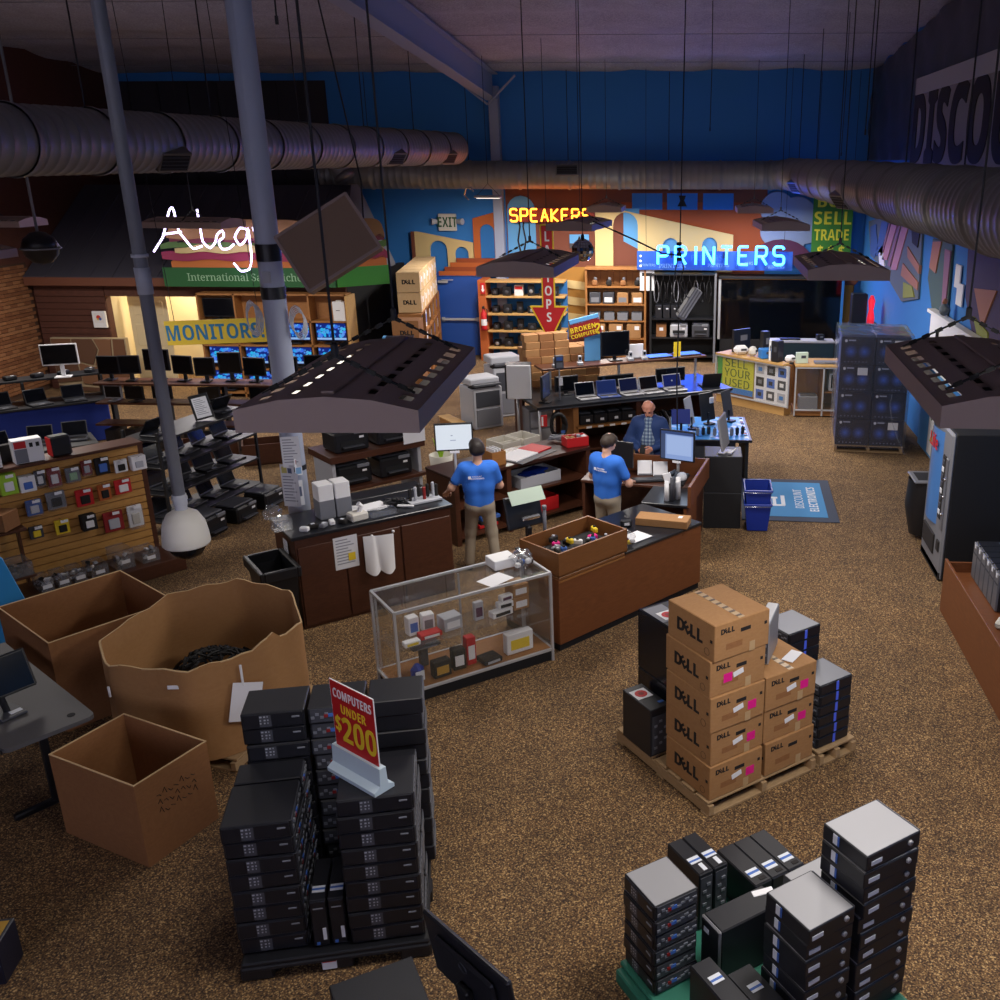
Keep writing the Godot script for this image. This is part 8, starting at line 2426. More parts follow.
func pallet_of_desktops() -> void:
	var th := 35.6
	var F := Transform3D(Basis(Vector3.UP,deg_to_rad(th)),v3(-0.17,0,-4.57))
	var t := thing("green_pallet","green plastic pallet under the silver topped computers","pallet",F*v3(0.62,0,0.25),th)
	put(t,"deck",one(v3(0,0.12,0),v3(1.3,0.04,1.2),0.01),M.pallet_green)
	put(t,"rear_deck",one(v3(0.27,0.12,-0.79),v3(0.82,0.04,0.36),0.01),M.pallet_green)
	put(t,"rear_runner",one(v3(0.27,0.05,-0.79),v3(0.7,0.1,0.3),0.01),M.pallet_green)
	for x in [-0.62,0.0,0.62]:
		put(t,"runner",one(v3(x,0.05,0),v3(0.14,0.1,1.18),0.01),M.pallet_green)
	stack(F,0.155,-0.17,0.141,6,0.31,0.11,0.34,M.silver,["ports","badge",""],"silver topped computer in the low stack at the green pallet edge","low stack on the green pallet",th)
	stack(F,0.65,0.59,0.141,8,0.34,0.107,0.36,M.silver,["knob","sticker","grille"],"silver topped computer in the middle stack on green pallet","middle stack on the green pallet",th)
	stack(F,1.08,0.605,0.141,11,0.42,0.106,0.35,M.silver,["knob","sticker","grille"],"silver topped computer in the tallest stack on green pallet","tallest stack on the green pallet",th)
	stack(F,1.04,0.245,0.141,5,0.32,0.116,0.27,M.silver,["knob","sticker","grille"],"silver topped computer in the stack half hidden behind the tallest","half hidden stack on the green pallet",th)
	var tw := thing("computer_tower","large black tower with a silver rimmed front between the stacks","computer",F*v3(0.61,0.141,0.06),th+90)
	put(tw,"case",box(v3(0.19,0.41,0.46),0.008),M.pc_black)
	put(tw,"silver_rim",one(v3(0,0.205,-0.236),v3(0.19,0.41,0.02),0.012),M.silver)
	put(tw,"front_panel",one(v3(0,0.205,-0.246),v3(0.165,0.385,0.012),0.01),M.pc_front)
	put(tw,"white_label",one(v3(0.03,0.34,-0.253),v3(0.05,0.035,0.004)),M.sticker)
	for k in 2:
		var v := thing("slim_computer","slim black computer standing on edge with a white and blue sticker","computer",F*v3(0.585+0.118*k,0.141,-0.47),th,"slim computers on edge")
		put(v,"case",box(v3(0.11,0.44,0.37),0.006),M.pc_black)
		put(v,"top_cap",one(v3(0,0.441,0),v3(0.1,0.006,0.35)),M.pc_top)
		put(v,"white_sticker",one(v3(0,0.445,0.05),v3(0.085,0.003,0.06)),M.sticker)
		put(v,"blue_stripe",one(v3(0,0.446,0.055),v3(0.085,0.003,0.016)),M.sticker_blue)
		put(v,"long_sticker",one(v3(0.01,0.445,0.13),v3(0.03,0.003,0.07)),M.sticker)
		put(v,"port_panel",one(v3(0,0.22,0.186),v3(0.09,0.38,0.008)),M.grey_dark)
		var st := S()
		for q in 6:
			bx(st,v3(-0.015+0.03*(q % 2),0.1+0.05*q,0.192),v3(0.03,0.02,0.006))
		tiny(put(v,"connectors",st,M.port_grey))
	for k in 3:
		var v := thing("slim_computer","black computer in the row of three behind the large tower","computer",F*v3(0.945+0.14*k,0.141,-0.35),th,"row of three black computers")
		put(v,"case",box(v3(0.135,0.3,0.43),0.006),M.pc_black)
		put(v,"top_cap",one(v3(0,0.301,0),v3(0.125,0.006,0.41)),M.pc_top)
		put(v,"white_sticker",one(v3(0,0.305,0.1),v3(0.09,0.003,0.07)),M.sticker)
		put(v,"blue_stripe",one(v3(0,0.306,0.1),v3(0.09,0.003,0.02)),M.sticker_blue)
		put(v,"handle_slot",one(v3(0.02,0.305,0.17),v3(0.05,0.003,0.03)),M.ink)
	for k in 2:
		var w: float = [0.14,0.17][k]
		var v := thing("slim_computer",["small black computer with white sticker at the front of the green pallet","wide black computer beside the small one at the pallet front"][k],"computer",F*v3([0.17,0.36][k],0.141,[0.42,0.54][k]),th)
		put(v,"case",box(v3(w,[0.36,0.3][k],0.4),0.006),M.pc_black)
		put(v,"top_cap",one(v3(0,[0.361,0.301][k],0),v3(w - 0.012,0.006,0.38)),M.pc_top)
		put(v,"white_sticker",one(v3(0,[0.365,0.305][k],-0.04),v3(0.08,0.003,0.06)),M.sticker)
		put(v,"blue_stripe",one(v3(0,[0.366,0.306][k],-0.035),v3(0.08,0.003,0.016)),M.sticker_blue)
	tag(put(self,"torn_wrap",one(Vector3.ZERO,v3(0.14,0.01,0.05),0.003),M.paper,F*v3(0.8,0.556,0.02),Vector3(0,20,3)),"torn bit of white wrap on the large black tower","scrap")
	t = thing("black_table","small black table carrying the nearest monitor and computer","table",v3(-1.35,0,-3.35),0)
	put(t,"table_top",one(v3(0,0.68,0),v3(1.3,0.04,1.0),0.006),M.black_plastic)
	for x in [-0.6,0.6]:
		for z in [-0.42,0.42]:
			put(t,"leg",one(v3(x,0.33,z),v3(0.05,0.66,0.05)),M.black_matte)
	var pc := thing("desktop_computer","single dark computer lying flat beside the nearest monitor","computer",v3(-1.55,0.701,-3.82),31)
	desktop(pc,0.44,0.115,0.44,M.pc_top,"","","")
	put(pc,"edge_strip",one(v3(0,0.1,-0.22),v3(0.43,0.006,0.006)),M.silver_dark)
	var mo := thing("monitor","large black monitor seen from behind at the bottom edge","monitor",v3(-1.02,0.701,-3.66),139.4)
	var xf := Transform3D(Basis(Vector3.RIGHT,-0.14),v3(0,0.47,0))
	put_x(mo,"housing",one(Vector3.ZERO,v3(0.68,0.42,0.03),0.012),M.pc_black,xf)
	put_x(mo,"rear_bulge",one(v3(0,-0.01,-0.025),v3(0.46,0.28,0.03),0.012),M.pc_top,xf)
	put_x(mo,"screen",sheet(0.6,0.36),M.screen_off,xf*Transform3D(Basis.IDENTITY,v3(0,0,0.0175)))
	put_x(mo,"neck",one(v3(0,-0.23,-0.06),v3(0.1,0.4,0.04),0.01),M.black_plastic,xf)
	put(mo,"foot",one(v3(0,0.012,-0.04),v3(0.3,0.024,0.24),0.01),M.black_plastic)
	put(mo,"white_label",one(v3(0.06,0.026,-0.1),v3(0.09,0.003,0.06)),M.sticker)
	var em := S()
	var ring := []
	for k in 18:
		ring.append(v3(0.03*cos(TAU*k/18.0),0.08+0.03*sin(TAU*k/18.0),-0.041))
	tube(em,ring,0.003,5,true)
	put_x(mo,"round_emblem",em,M.grey_dark,xf)

func cartons_and_table() -> void:
	var t := thing("bulk_carton","huge round brown bulk carton with a ragged rim","carton",v3(-4.27,0,-7.6))
	var foot := [Vector2(-0.80,0.3),Vector2(-0.5,0.68),Vector2(0.22,0.8),Vector2(0.68,0.46),Vector2(0.84,0.0),Vector2(0.5,-0.58),Vector2(-0.1,-0.8),Vector2(-0.62,-0.5)]
	var rimh := [0.98,0.96,1.0,1.04,1.06,1.08,1.08,1.04]
	var N := 56
	var path := []
	for i in N:
		var f := 8.0*i/N
		var k := int(f)
		var u := f - k
		var p0: Vector2 = foot[(k+7) % 8]
		var p1: Vector2 = foot[k % 8]
		var p2: Vector2 = foot[(k+1) % 8]
		var p3: Vector2 = foot[(k+2) % 8]
		var q := p1.lerp(p2,u).lerp(p1.cubic_interpolate(p2,p0,p3,u),0.55)
		path.append([q,lerpf(rimh[k % 8],rimh[(k+1) % 8],u)+0.012*sin(i*1.7)+(0.06 if i in [21,22,23] else 0.0)])
	var st := S(true)
	var lev := 5
	var edge := S()
	for i in N:
		for j in lev:
			var c := []
			for e in [[i,j],[i+1,j],[i+1,j+1],[i,j+1]]:
				var P0: Array = path[e[0] % N]
				var s := float(e[1])/lev
				var sc := 1.0+0.01*s*s+0.015*sin(e[0]*0.9+2.0*s)
				c.append(Vector3(P0[0].x*sc,0.13+(P0[1] - 0.13)*s,P0[0].y*sc))
			var out := Vector3(path[i][0].x,0,path[i][0].y)
			quad(st,c[0],c[1],c[2],c[3],out)
			var inn := []
			for v in c:
				inn.append(Vector3(v.x*0.982,v.y,v.z*0.982))
			quad(st,inn[0],inn[1],inn[2],inn[3],-out)
			if j == lev - 1:
				quad(edge,c[3],c[2],inn[2],inn[3],Vector3.UP)
				quad(edge,c[3],c[2],c[2] - v3(0,0.008,0),c[3] - v3(0,0.008,0),out)
	put(t,"wall",st,M.cardboard)
	put(t,"cut_rim",edge,M.cardboard_light)
	st = S()
	var bp := PackedVector2Array()
	for p in path:
		bp.append(Vector2(p[0].x,-p[0].y)*0.96)
	prism(st,bp,0.02,Transform3D(Basis(Vector3.RIGHT,-PI/2),v3(0,0.13,0)))
	put(t,"floor_sheet",st,M.cardboard_dark)
	put(t,"white_strap",one(v3(0.2,0.86,0.82),v3(0.02,0.2,0.012),0.004,Transform3D(Basis(Vector3.UP,0.5),Vector3.ZERO)),M.white)
	put(t,"white_tape",one(v3(0.0,0.84,0.815),v3(0.1,0.035,0.008),0.003,Transform3D(Basis(Vector3.UP,0.1),Vector3.ZERO)),M.paper)
	var sh := put(t,"taped_sheet",sheet(0.24,0.34),M.paper,v3(0.58,0.62,0.64),Vector3(-6,36,-14))
	put(t,"white_clip",one(v3(-0.54,0.72,0.71),v3(0.02,0.1,0.01),0.003),M.white)
	var pl := thing("wooden_pallet","worn wooden pallet under the huge round carton","pallet",v3(-4.27,0,-7.6),-12)
	pallet_parts(pl,1.25,1.3,0.125,M.wood_pallet,6)
	var rr := RandomNumberGenerator.new(); rr.seed = 61
	st = S()
	for k in 46:
		var pts := []
		var a := rr.randf()*TAU
		var r := rr.randf()*0.42
		var p := v3(cos(a)*r,0,sin(a)*r)
		for q in 7:
			p += v3(rr.randf_range(-0.13,0.13),0,rr.randf_range(-0.13,0.13))
			var rad := minf(1.0,Vector2(p.x,p.z).length()/0.55)
			p.x = clampf(p.x,-0.45,0.5); p.z = clampf(p.z,-0.45,0.5)
			pts.append(v3(p.x,0.36*(1.0 - rad*rad)+0.34+rr.randf()*0.06,p.z))
		tube(st,round_path(pts,0.06),0.012,5)
	prism(st,PackedVector2Array([Vector2(-0.5,-0.3),Vector2(0,-0.5),Vector2(0.5,-0.3),Vector2(0.55,0.2),Vector2(0,0.5),Vector2(-0.5,0.3)]),0.22,Transform3D(Basis(Vector3.RIGHT,-PI/2),v3(0,0.155,0)))
	var cab := put(self,"cable_heap",st,M.black_matte,v3(-4.27,0,-7.6))
	tag(cab,"tangled heap of black cables inside the huge round carton","cables")
	cab.set_meta("kind","stuff")
	var c2 := thing("large_carton","large open rectangular brown carton beside the slatwall stand","carton",v3(-5.74,0,-8.16),-36)
	open_carton(c2,v3(1.16,0.9,1.14),M.cardboard_dark)
	var c3 := thing("small_open_carton","open square brown carton with handwriting in front of the bulk carton","carton",v3(-4.22,0,-6.13),-22.4)
	open_carton(c3,v3(0.92,0.7,0.64),M.cardboard_dark)
	st = S()
	for r in 3:
		for k in 7:
			var x0 := -0.16+0.05*k
			var y0 := 0.52 - 0.07*r
			tube(st,[v3(0.462,y0,-x0),v3(0.462,y0+0.035*sin(k*2.0+r),-x0 - 0.02),v3(0.462,y0 - 0.02,-x0 - 0.035)],0.0025,4)
	tiny(put(c3,"handwriting",st,M.ink))
	t = thing("folding_table","grey topped folding table with black legs beside the cartons","table",v3(-5.62,0,-6.78),-36.5)
	st = S()
	var rp := PackedVector2Array()
	for q in [[0.92,0.27,0.0],[0.92,-0.27,1.0]]:
		for k in 5:
			var a: float = PI/2*(1.0 - q[2]) - PI/2*k/4.0
			rp.append(Vector2(q[0] - 0.06+0.06*cos(a),q[1]+(0.0 if q[2] == 0.0 else 0.0)+0.06*sin(a)))
	rp.append(Vector2(-1.0,-0.33)); rp.append(Vector2(-1.0,0.33))
	prism(st,rp,0.035,Transform3D(Basis(Vector3.RIGHT,-PI/2),v3(0,0.715,0)))
	put(t,"table_top",st,M.table_grey)
	put(t,"black_edge",one(v3(-0.06,0.712,0.331),v3(1.86,0.036,0.012),0.004),M.black_plastic)
	st = S(); cyl(st,v3(0.78,0.751,-0.2),v3(0.78,0.754,-0.2),0.03,0.03,14); put(t,"cable_hole",st,M.black_matte)
	for x in [-0.8,0.68]:
		st = S(); bx(st,v3(x,0.36,0),v3(0.05,0.72,0.06),0.006); bx(st,v3(x,0.025,0),v3(0.06,0.05,0.62),0.01); put(t,"leg",st,M.black_plastic)
	var mo := thing("monitor","black monitor on a slim stand on the folding table","monitor",t.transform*v3(0.33,0.75,0.12),60)
	var xf := Transform3D(Basis(Vector3.RIGHT,-0.35),v3(0,0.3,0))
	put_x(mo,"housing",one(Vector3.ZERO,v3(0.5,0.32,0.035),0.01),M.black_plastic,xf)
	put_x(mo,"screen",sheet(0.46,0.28),M.screen_off,xf*Transform3D(Basis.IDENTITY,v3(0,0,0.02)))
	st = S(true); tube(st,[v3(0,0.02,0.05),v3(0,0.16,-0.02),v3(0,0.3,-0.03)],0.026,8); put(mo,"neck",st,M.black_plastic)
	put(mo,"foot",one(v3(0,0.011,0.05),v3(0.2,0.022,0.24),0.008),M.grey_dark)
	put(mo,"foot_label",one(v3(0.04,0.0235,0.1),v3(0.09,0.003,0.05)),M.sticker)
	var pb := thing("product_box","dark blue product box with yellow print on the carpet","box",v3(-4.42,0,-4.66),12)
	put(pb,"carton",one(v3(0,0.15,0),v3(0.3,0.3,0.25),0.005),M.navy_box)
	put(pb,"yellow_print",one(v3(0.08,0.3005,-0.03),v3(0.1,0.002,0.14)),M.mustard)
	put(pb,"pale_label",one(v3(0.1,0.2,0.126),v3(0.08,0.12,0.003)),M.sticker_pale)

func open_carton(t: Node3D,s: Vector3,m: Material) -> void:
	var w := 0.012
	for e in [-1.0,1.0]:
		put(t,"side",one(v3(e*(s.x - w)/2,s.y/2,0),v3(w,s.y,s.z),0.002),m)
		put(t,"side",one(v3(0,s.y/2,e*(s.z - w)/2),v3(s.x - 2*w,s.y,w),0.002),m)
	for e in [-1.0,1.0]:
		put(t,"cut_edge",one(v3(e*(s.x - w)/2,s.y+0.002,0),v3(w,0.006,s.z)),M.cardboard_light)
		put(t,"cut_edge",one(v3(0,s.y+0.002,e*(s.z - w)/2),v3(s.x - 2*w,0.006,w)),M.cardboard_light)
	put(t,"bottom",one(v3(0,0.01,0),v3(s.x - 2*w,0.02,s.z - 2*w)),m)
	put(t,"bottom_flap",one(v3(0,0.03,s.z*0.24),v3(s.x - 0.05,0.012,s.z*0.46),0.002),M.cardboard)

# ---------------------------------------------------------------- people
func blob(st: SurfaceTool,bones: Array,cell: float,k: float) -> void:
	var lo := Vector3(1e9,1e9,1e9)
	var hi := -lo
	for b in bones:
		for e in [[b[0],b[2]],[b[1],b[3]]]:
			var r: Vector3 = Vector3.ONE*(e[1]+cell*2.5+k*0.3)
			lo = lo.min(e[0] - r)
			hi = hi.max(e[0]+r)
	var n := Vector3i(((hi - lo)/cell).ceil())+Vector3i.ONE
	var F := PackedFloat32Array()
	F.resize(n.x*n.y*n.z)
	F.fill(9.0)
	var sy := n.x
	var sz := n.x*n.y
	for b in bones:
		var A: Vector3 = b[0]
		var B: Vector3 = b[1]
		var ra: float = b[2]
		var rb: float = b[3]
		var m := maxf(ra,rb)+k+cell*2.0
		var i0 := Vector3i((((A.min(B) - Vector3.ONE*m) - lo)/cell).floor()).clamp(Vector3i.ZERO,n - Vector3i.ONE)
		var i1 := Vector3i((((A.max(B)+Vector3.ONE*m) - lo)/cell).ceil()).clamp(Vector3i.ZERO,n - Vector3i.ONE)
		var ba := B - A
		var q := maxf(ba.length_squared(),1e-9)
		for z in range(i0.z,i1.z+1):
			for y in range(i0.y,i1.y+1):
				var row := z*sz+y*sy
				for x in range(i0.x,i1.x+1):
					var pa := lo+Vector3(x,y,z)*cell - A
					var t := clampf(pa.dot(ba)/q,0.0,1.0)
					var d := (pa - ba*t).length() - (ra+(rb - ra)*t)
					var o := F[row+x]
					var h := maxf(k - absf(o - d),0.0)/k
					F[row+x] = minf(o,d) - h*h*k*0.25
	var offs := [0,1,sy,sy+1,sz,sz+1,sz+sy,sz+sy+1]
	var edges := [[0,1],[2,3],[4,5],[6,7],[0,2],[1,3],[4,6],[5,7],[0,4],[1,5],[2,6],[3,7]]
	var cor := [Vector3(0,0,0),Vector3(1,0,0),Vector3(0,1,0),Vector3(1,1,0),Vector3(0,0,1),Vector3(1,0,1),Vector3(0,1,1),Vector3(1,1,1)]
	var at := {}
	for z in n.z - 1:
		for y in n.y - 1:
			var row := z*sz+y*sy
			for x in n.x - 1:
				var i := row+x
				var s0 := F[i] < 0.0
				if s0 == (F[i+1] < 0.0) and s0 == (F[i+sy] < 0.0) and s0 == (F[i+sz] < 0.0) and s0 == (F[i+sy+1] < 0.0) and s0 == (F[i+sz+1] < 0.0) and s0 == (F[i+sz+sy] < 0.0) and s0 == (F[i+sz+sy+1] < 0.0):
					continue
				var p := Vector3.ZERO
				var c := 0
				for e in edges:
					var a := F[i+offs[e[0]]]
					var b := F[i+offs[e[1]]]
					if (a < 0.0) != (b < 0.0):
						p += (cor[e[0]] as Vector3).lerp(cor[e[1]],a/(a - b))
						c += 1
				at[i] = lo+(Vector3(x,y,z)+p/c)*cell
	for i in at:
		var s0: bool = F[i] < 0.0
		for ax in 3:
			var st1: int = [1,sy,sz][ax]
			var u: int = [sy,sz,1][ax]
			var w: int = [sz,1,sy][ax]
			if i+st1 >= F.size() or s0 == (F[i+st1] < 0.0):
				continue
			if at.has(i - u) and at.has(i - w) and at.has(i - u - w):
				var dir := Vector3.ZERO
				dir[ax] = 1.0 if s0 else -1.0
				quad(st,at[i],at[i - u],at[i - u - w],at[i - w],dir)

func hand_bones(wrist: Vector3,fwd: Vector3,palm: Vector3,thumb_side: float,curl: float) -> Array:
	fwd = fwd.normalized()
	var side := fwd.cross(palm).normalized()*thumb_side
	palm = side.cross(fwd).normalized()*(1.0 if side.cross(fwd).dot(palm) > 0 else -1.0)
	var out := []
	var kn := wrist+fwd*0.085
	out.append([wrist - fwd*0.03,wrist+fwd*0.02,0.027,0.026])
	for f in 4:
		var o := (f - 1.5)*0.02
		out.append([wrist+fwd*0.02+side*o*0.6,kn+side*o,0.017,0.0115])
	var lens := [0.068,0.078,0.073,0.056]
	for f in 4:
		var o := -(f - 1.5)*0.021
		var p := kn+side*o
		var d := fwd
		for s in 3:
			d = (d*cos(curl*(0.6+0.3*s))+palm*sin(curl*(0.6+0.3*s))).normalized()
			var q: Vector3 = p+d*lens[f]*[0.46,0.31,0.25][s]
			out.append([p,q,0.0095 - 0.0008*s,0.009 - 0.0008*s])
			p = q
	var t0 := wrist+fwd*0.025+side*0.022
	var t1 := t0+(side*0.8+fwd*0.7+palm*0.3).normalized()*0.042
	var t2 := t1+(fwd+palm*0.4+side*0.1).normalized()*0.034
	var t3 := t2+(fwd+palm*0.5 - side*0.2).normalized()*0.026
	out.append([t0,t1,0.014,0.011]); out.append([t1,t2,0.0105,0.01]); out.append([t2,t3,0.0095,0.008])
	return out

func person(label: String,at: Vector3,turn: float,p: Dictionary) -> Node3D:
	var t := thing("person",label,"person",at,turn)
	var neck: Vector3 = v3(0,1.46,-0.01)+p.get("lean",Vector3.ZERO)
	var hb: Basis = Basis.from_euler(p.get("head",Vector3.ZERO))
	var hc: Vector3 = neck+v3(0,0.05,0.01)
	var H := func(x: float,y: float,z: float) -> Vector3: return hc+hb*v3(x,y,z)
	var sh := 0.185
	var le: Vector3 = p.le
	var lw: Vector3 = p.lw
	var re: Vector3 = p.re
	var rw: Vector3 = p.rw
	var ls: Vector3 = v3(sh,1.39,-0.01)+p.get("lean",Vector3.ZERO)
	var rs: Vector3 = v3(-sh,1.39,-0.01)+p.get("lean",Vector3.ZERO)
	var la: Vector3 = p.get("la",v3(0.12,0.085,-0.03))
	var ra: Vector3 = p.get("ra",v3(-0.12,0.085,-0.03))
	var lk: Vector3 = (v3(0.095,0.9,0)+la)*0.5+v3(0.0,0.03,0.03)
	var rk: Vector3 = (v3(-0.095,0.9,0)+ra)*0.5+v3(0.0,0.03,0.03)
	var torso := [[v3(0.06,0.95,0),v3(0.075,1.15,0),0.105,0.095],[v3(-0.06,0.95,0),v3(-0.075,1.15,0),0.105,0.095],[v3(0.075,1.15,0),ls+v3(-0.09,-0.05,0.01),0.1,0.105],[v3(-0.075,1.15,0),rs+v3(0.09,-0.05,0.01),0.1,0.105],[ls+v3(-0.05,0,0),rs+v3(0.05,0,0),0.06,0.06]]
	var body := torso.duplicate()
	body.append_array([[neck+v3(0,-0.08,-0.01),neck+v3(0,0.06,0.005),0.06,0.055],[ls,le,0.052,0.04],[le,lw,0.04,0.028],[rs,re,0.052,0.04],[re,rw,0.04,0.028],[v3(0.09,0.92,0),lk,0.08,0.055],[v3(-0.09,0.92,0),rk,0.08,0.055],[lk,la,0.052,0.036],[rk,ra,0.052,0.036],[la,la+v3(0,-0.05,0.12),0.035,0.03],[ra,ra+v3(0,-0.05,0.12),0.035,0.03]])
	var st := S(true)
	blob(st,body,0.015,0.05)
	blob(st,[[H.call(0,0.13,-0.012),H.call(0,0.155,-0.005),0.088,0.082],[H.call(0,0.1,0.02),H.call(0,0.06,0.045),0.068,0.045],[H.call(0,0.0,-0.01),H.call(0,0.07,-0.01),0.055,0.058],[H.call(0,0.125,0.088),H.call(0,0.088,0.103),0.009,0.013],[H.call(-0.03,0.14,0.07),H.call(0.03,0.14,0.07),0.014,0.014],[H.call(-0.02,0.06,0.08),H.call(0.02,0.06,0.08),0.01,0.01],[H.call(0.08,0.1,-0.01),H.call(0.084,0.128,-0.015),0.009,0.012],[H.call(-0.08,0.1,-0.01),H.call(-0.084,0.128,-0.015),0.009,0.012]],0.0075,0.022)
	for h in [[lw,le,-1.0],[rw,re,1.0]]:
		var d: Vector3 = ((h[0] as Vector3) - (h[1] as Vector3)).normalized()
		blob(st,hand_bones(h[0],(d+v3(0,-0.1,0.2)).normalized(),p.get("palm",Vector3.DOWN),h[2],p.get("curl",0.35)),0.005,0.008)
	put(t,"body",st,p.skin)
	for s in [-1.0,1.0]:
		var e := S(true); cyl(e,H.call(0.031*s,0.12,0.072),H.call(0.031*s,0.12,0.081),0.012,0.008,10); put(t,"eye",e,M.ink)
	var mo := S(true); tube(mo,[H.call(-0.022,0.06,0.088),H.call(0,0.058,0.092),H.call(0.022,0.06,0.088)],0.004,6); put(t,"mouth",mo,M.lips)
	if p.has("hair"):
		st = S(true)
		var hb2 := []
		for q in p.hair:
			hb2.append([H.call(q[0],q[1],q[2]),H.call(q[3],q[4],q[5]),q[6],q[7]])
		blob(st,hb2,0.008,0.03)
		put(t,"hair",st,p.hair_mat)
	var cl := []
	for b in torso:
		cl.append([b[0]+(v3(0,-0.03,0) if b[0].y < 1.0 else Vector3.ZERO),b[1],b[2]+0.02,b[3]+0.02])
	var sl: float = p.get("sleeve",0.62)
	if sl <= 1.0:
		cl.append([ls,ls.lerp(le,sl),0.075,0.066]); cl.append([rs,rs.lerp(re,sl),0.075,0.066])
	else:
		cl.append([ls,le,0.074,0.062]); cl.append([le,le.lerp(lw,0.92),0.06,0.046]); cl.append([rs,re,0.074,0.062]); cl.append([re,re.lerp(rw,0.92),0.06,0.046])
		cl.append([v3(0.06,0.88,0),v3(0.06,1.0,0),0.135,0.13]); cl.append([v3(-0.06,0.88,0),v3(-0.06,1.0,0),0.135,0.13])
		cl.append([neck+v3(-0.07,0.0,-0.01),neck+v3(0.07,0.0,-0.01),0.04,0.04])
	st = S(true)
	blob(st,cl,0.015,0.05)
	put(t,p.get("top_name","shirt"),st,p.shirt)
	st = S(true)
	blob(st,[[v3(0.065,0.95,0),v3(0.06,0.88,-0.01),0.118,0.12],[v3(-0.065,0.95,0),v3(-0.06,0.88,-0.01),0.118,0.12],[v3(0.09,0.88,0),lk,0.1,0.075],[v3(-0.09,0.88,0),rk,0.1,0.075],[lk,la+v3(0,0.02,0),0.074,0.062],[rk,ra+v3(0,0.02,0),0.074,0.062]],0.015,0.035)
	put(t,"trousers",st,p.trousers)
	for q in [la,ra]:
		st = S(true)
		blob(st,[[v3(q.x,0.045,q.z - 0.03),v3(q.x,0.04,q.z+0.14),0.045,0.04]],0.012,0.02)
		put(t,"shoe",st,M.ink)
	return t

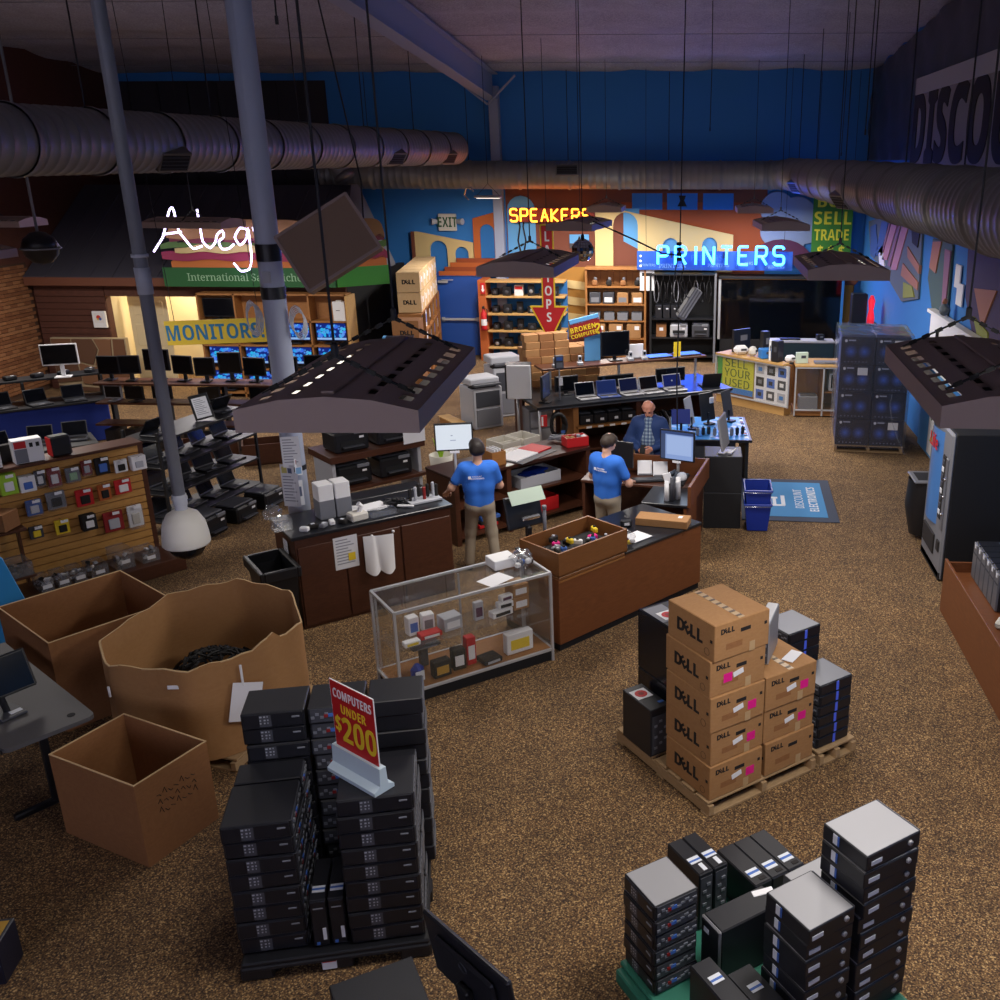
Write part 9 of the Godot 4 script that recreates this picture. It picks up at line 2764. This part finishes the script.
func people() -> void:
	mat("skin_a",rgb(206,160,134),0.6)
	mat("skin_b",rgb(214,166,142),0.6)
	mat("skin_c",rgb(206,142,118),0.5)
	mat("lips",rgb(160,92,84),0.6)
	mat("hair_dark",rgb(32,24,22),0.6)
	mat("hair_brown",rgb(52,40,32),0.65)
	mat("hair_grey",rgb(120,104,92),0.7)
	mat("tee_blue",rgb(48,114,214),0.85)
	mat("khaki",rgb(158,146,128),0.9)
	mat("jacket_blue",rgb(30,56,108),0.75)
	mat("jeans",rgb(44,58,92),0.9)
	var full_hair := [[0,0.15,-0.025,0,0.175,0.005,0.094,0.088],[0.03,0.1,-0.05,-0.03,0.1,-0.05,0.06,0.06],[0.07,0.13,-0.02,0.075,0.09,-0.02,0.025,0.014],[-0.07,0.13,-0.02,-0.075,0.09,-0.02,0.025,0.014],[0,0.19,0.04,0,0.19,0.06,0.045,0.03]]
	var a := person("clerk with dark hair in blue T-shirt and khaki trousers typing at screen",v3(-2.62,0,-11.28),194,{"le": v3(0.34,1.14,0.0),"lw": v3(0.4,1.02,0.2),"re": v3(-0.27,1.12,0.06),"rw": v3(-0.14,1.02,0.27),"head": v3(0.12,0.35,0),"skin": M.skin_a,"hair": full_hair,"hair_mat": M.hair_dark,"shirt": M.tee_blue,"trousers": M.khaki,"la": v3(0.17,0.085,0.02),"ra": v3(-0.17,0.085,-0.1)})
	a.scale = Vector3.ONE*0.97
	shirt_print(a,0.02)
	var thin := [[0.0,0.12,-0.04,0,0.135,-0.03,0.085,0.088],[0.075,0.13,-0.02,0.078,0.1,0.0,0.02,0.014],[-0.075,0.13,-0.02,-0.078,0.1,0.0,0.02,0.014],[0.03,0.168,0.01,0.025,0.165,0.035,0.068,0.058],[-0.03,0.168,0.01,-0.025,0.165,0.035,0.068,0.058]]
	var b := person("clerk with thinning hair in blue T-shirt reaching over the desk",v3(-1.06,0,-11.62),148,{"le": v3(0.28,1.12,0.05),"lw": v3(0.14,1.06,0.27),"re": v3(-0.3,1.12,0.06),"rw": v3(-0.16,1.06,0.3),"head": v3(0.3,-0.3,0),"skin": M.skin_b,"hair": thin,"hair_mat": M.hair_brown,"shirt": M.tee_blue,"trousers": M.khaki})
	b.scale = Vector3.ONE*0.98
	shirt_print(b,0.0)
	var c := person("bald customer in blue jacket over plaid shirt looking at his phone",v3(-0.62,0,-13.42),-6,{"le": v3(0.3,1.12,0.02),"lw": v3(0.08,1.07,0.24),"re": v3(-0.3,1.12,0.02),"rw": v3(-0.1,1.05,0.25),"head": v3(0.6,-0.05,0),"skin": M.skin_c,"hair": [[0.07,0.1,-0.04,0.05,0.09,-0.075,0.026,0.024],[-0.07,0.1,-0.04,-0.05,0.09,-0.075,0.026,0.024],[0.03,0.08,-0.085,-0.03,0.08,-0.085,0.024,0.024]],"hair_mat": M.hair_grey,"shirt": M.jacket_blue,"trousers": M.jeans,"sleeve": 2.0,"top_name": "jacket","palm": Vector3(0,0.2,-1),"curl": 0.5})
	var img := blank(48,48,rgb(112,136,160))
	for k in 4:
		ink(img,k*0.25,0,0.09,1,rgb(60,78,116)); ink(img,k*0.25+0.14,0,0.03,1,rgb(206,212,214))
	for k in 4:
		for x in 48:
			for y in 5:
				var yy := int(k*12+y)
				img.set_pixel(x,yy,img.get_pixel(x,yy).lerp(rgb(50,64,100),0.5))
			img.set_pixel(x,k*12+8,img.get_pixel(x,k*12+8).lerp(rgb(220,224,226),0.6))
	var pm := printed("plaid",img,0.85)
	pm.uv1_triplanar = true
	pm.uv1_scale = Vector3.ONE*5.0
	var st := S(true)
	blob(st,[[v3(-0.035,0.92,0.07),v3(-0.035,1.15,0.07),0.085,0.082],[v3(0.035,0.92,0.07),v3(0.035,1.15,0.07),0.085,0.082],[v3(-0.035,1.15,0.07),v3(-0.015,1.42,0.045),0.082,0.06],[v3(0.035,1.15,0.07),v3(0.015,1.42,0.045),0.082,0.06]],0.015,0.03)
	put(c,"plaid_shirt",st,M.plaid)
	var ph := thing("phone","dark phone held in the hands of the bald customer","phone",c.transform*v3(-0.04,1.08,0.33),-6)
	var px := Transform3D(Basis(Vector3.RIGHT,-0.9),Vector3.ZERO)
	put_x(ph,"slab",one(Vector3.ZERO,v3(0.075,0.15,0.01),0.003),M.ink,px)
	put_x(ph,"screen",sheet(0.066,0.135),M.screen_navy,px*Transform3D(Basis(Vector3.UP,PI),v3(0,0,-0.0065)))

func shirt_print(t: Node3D,x: float) -> void:
	var o := put(t,"shirt_logo",one(v3(0.09+x,1.3,-0.137),v3(0.035,0.035,0.006),0.001),M.white)
	var w := words(t,"DISCOUNT",0.018,M.white,v3(0.0+x,1.312,-0.14),Vector3(0,180,0),font_plain,0.004)
	words(t,"ELECTRONICS",0.018,M.white,v3(-0.01+x,1.286,-0.14),Vector3(0,180,0),font_bold,0.004)
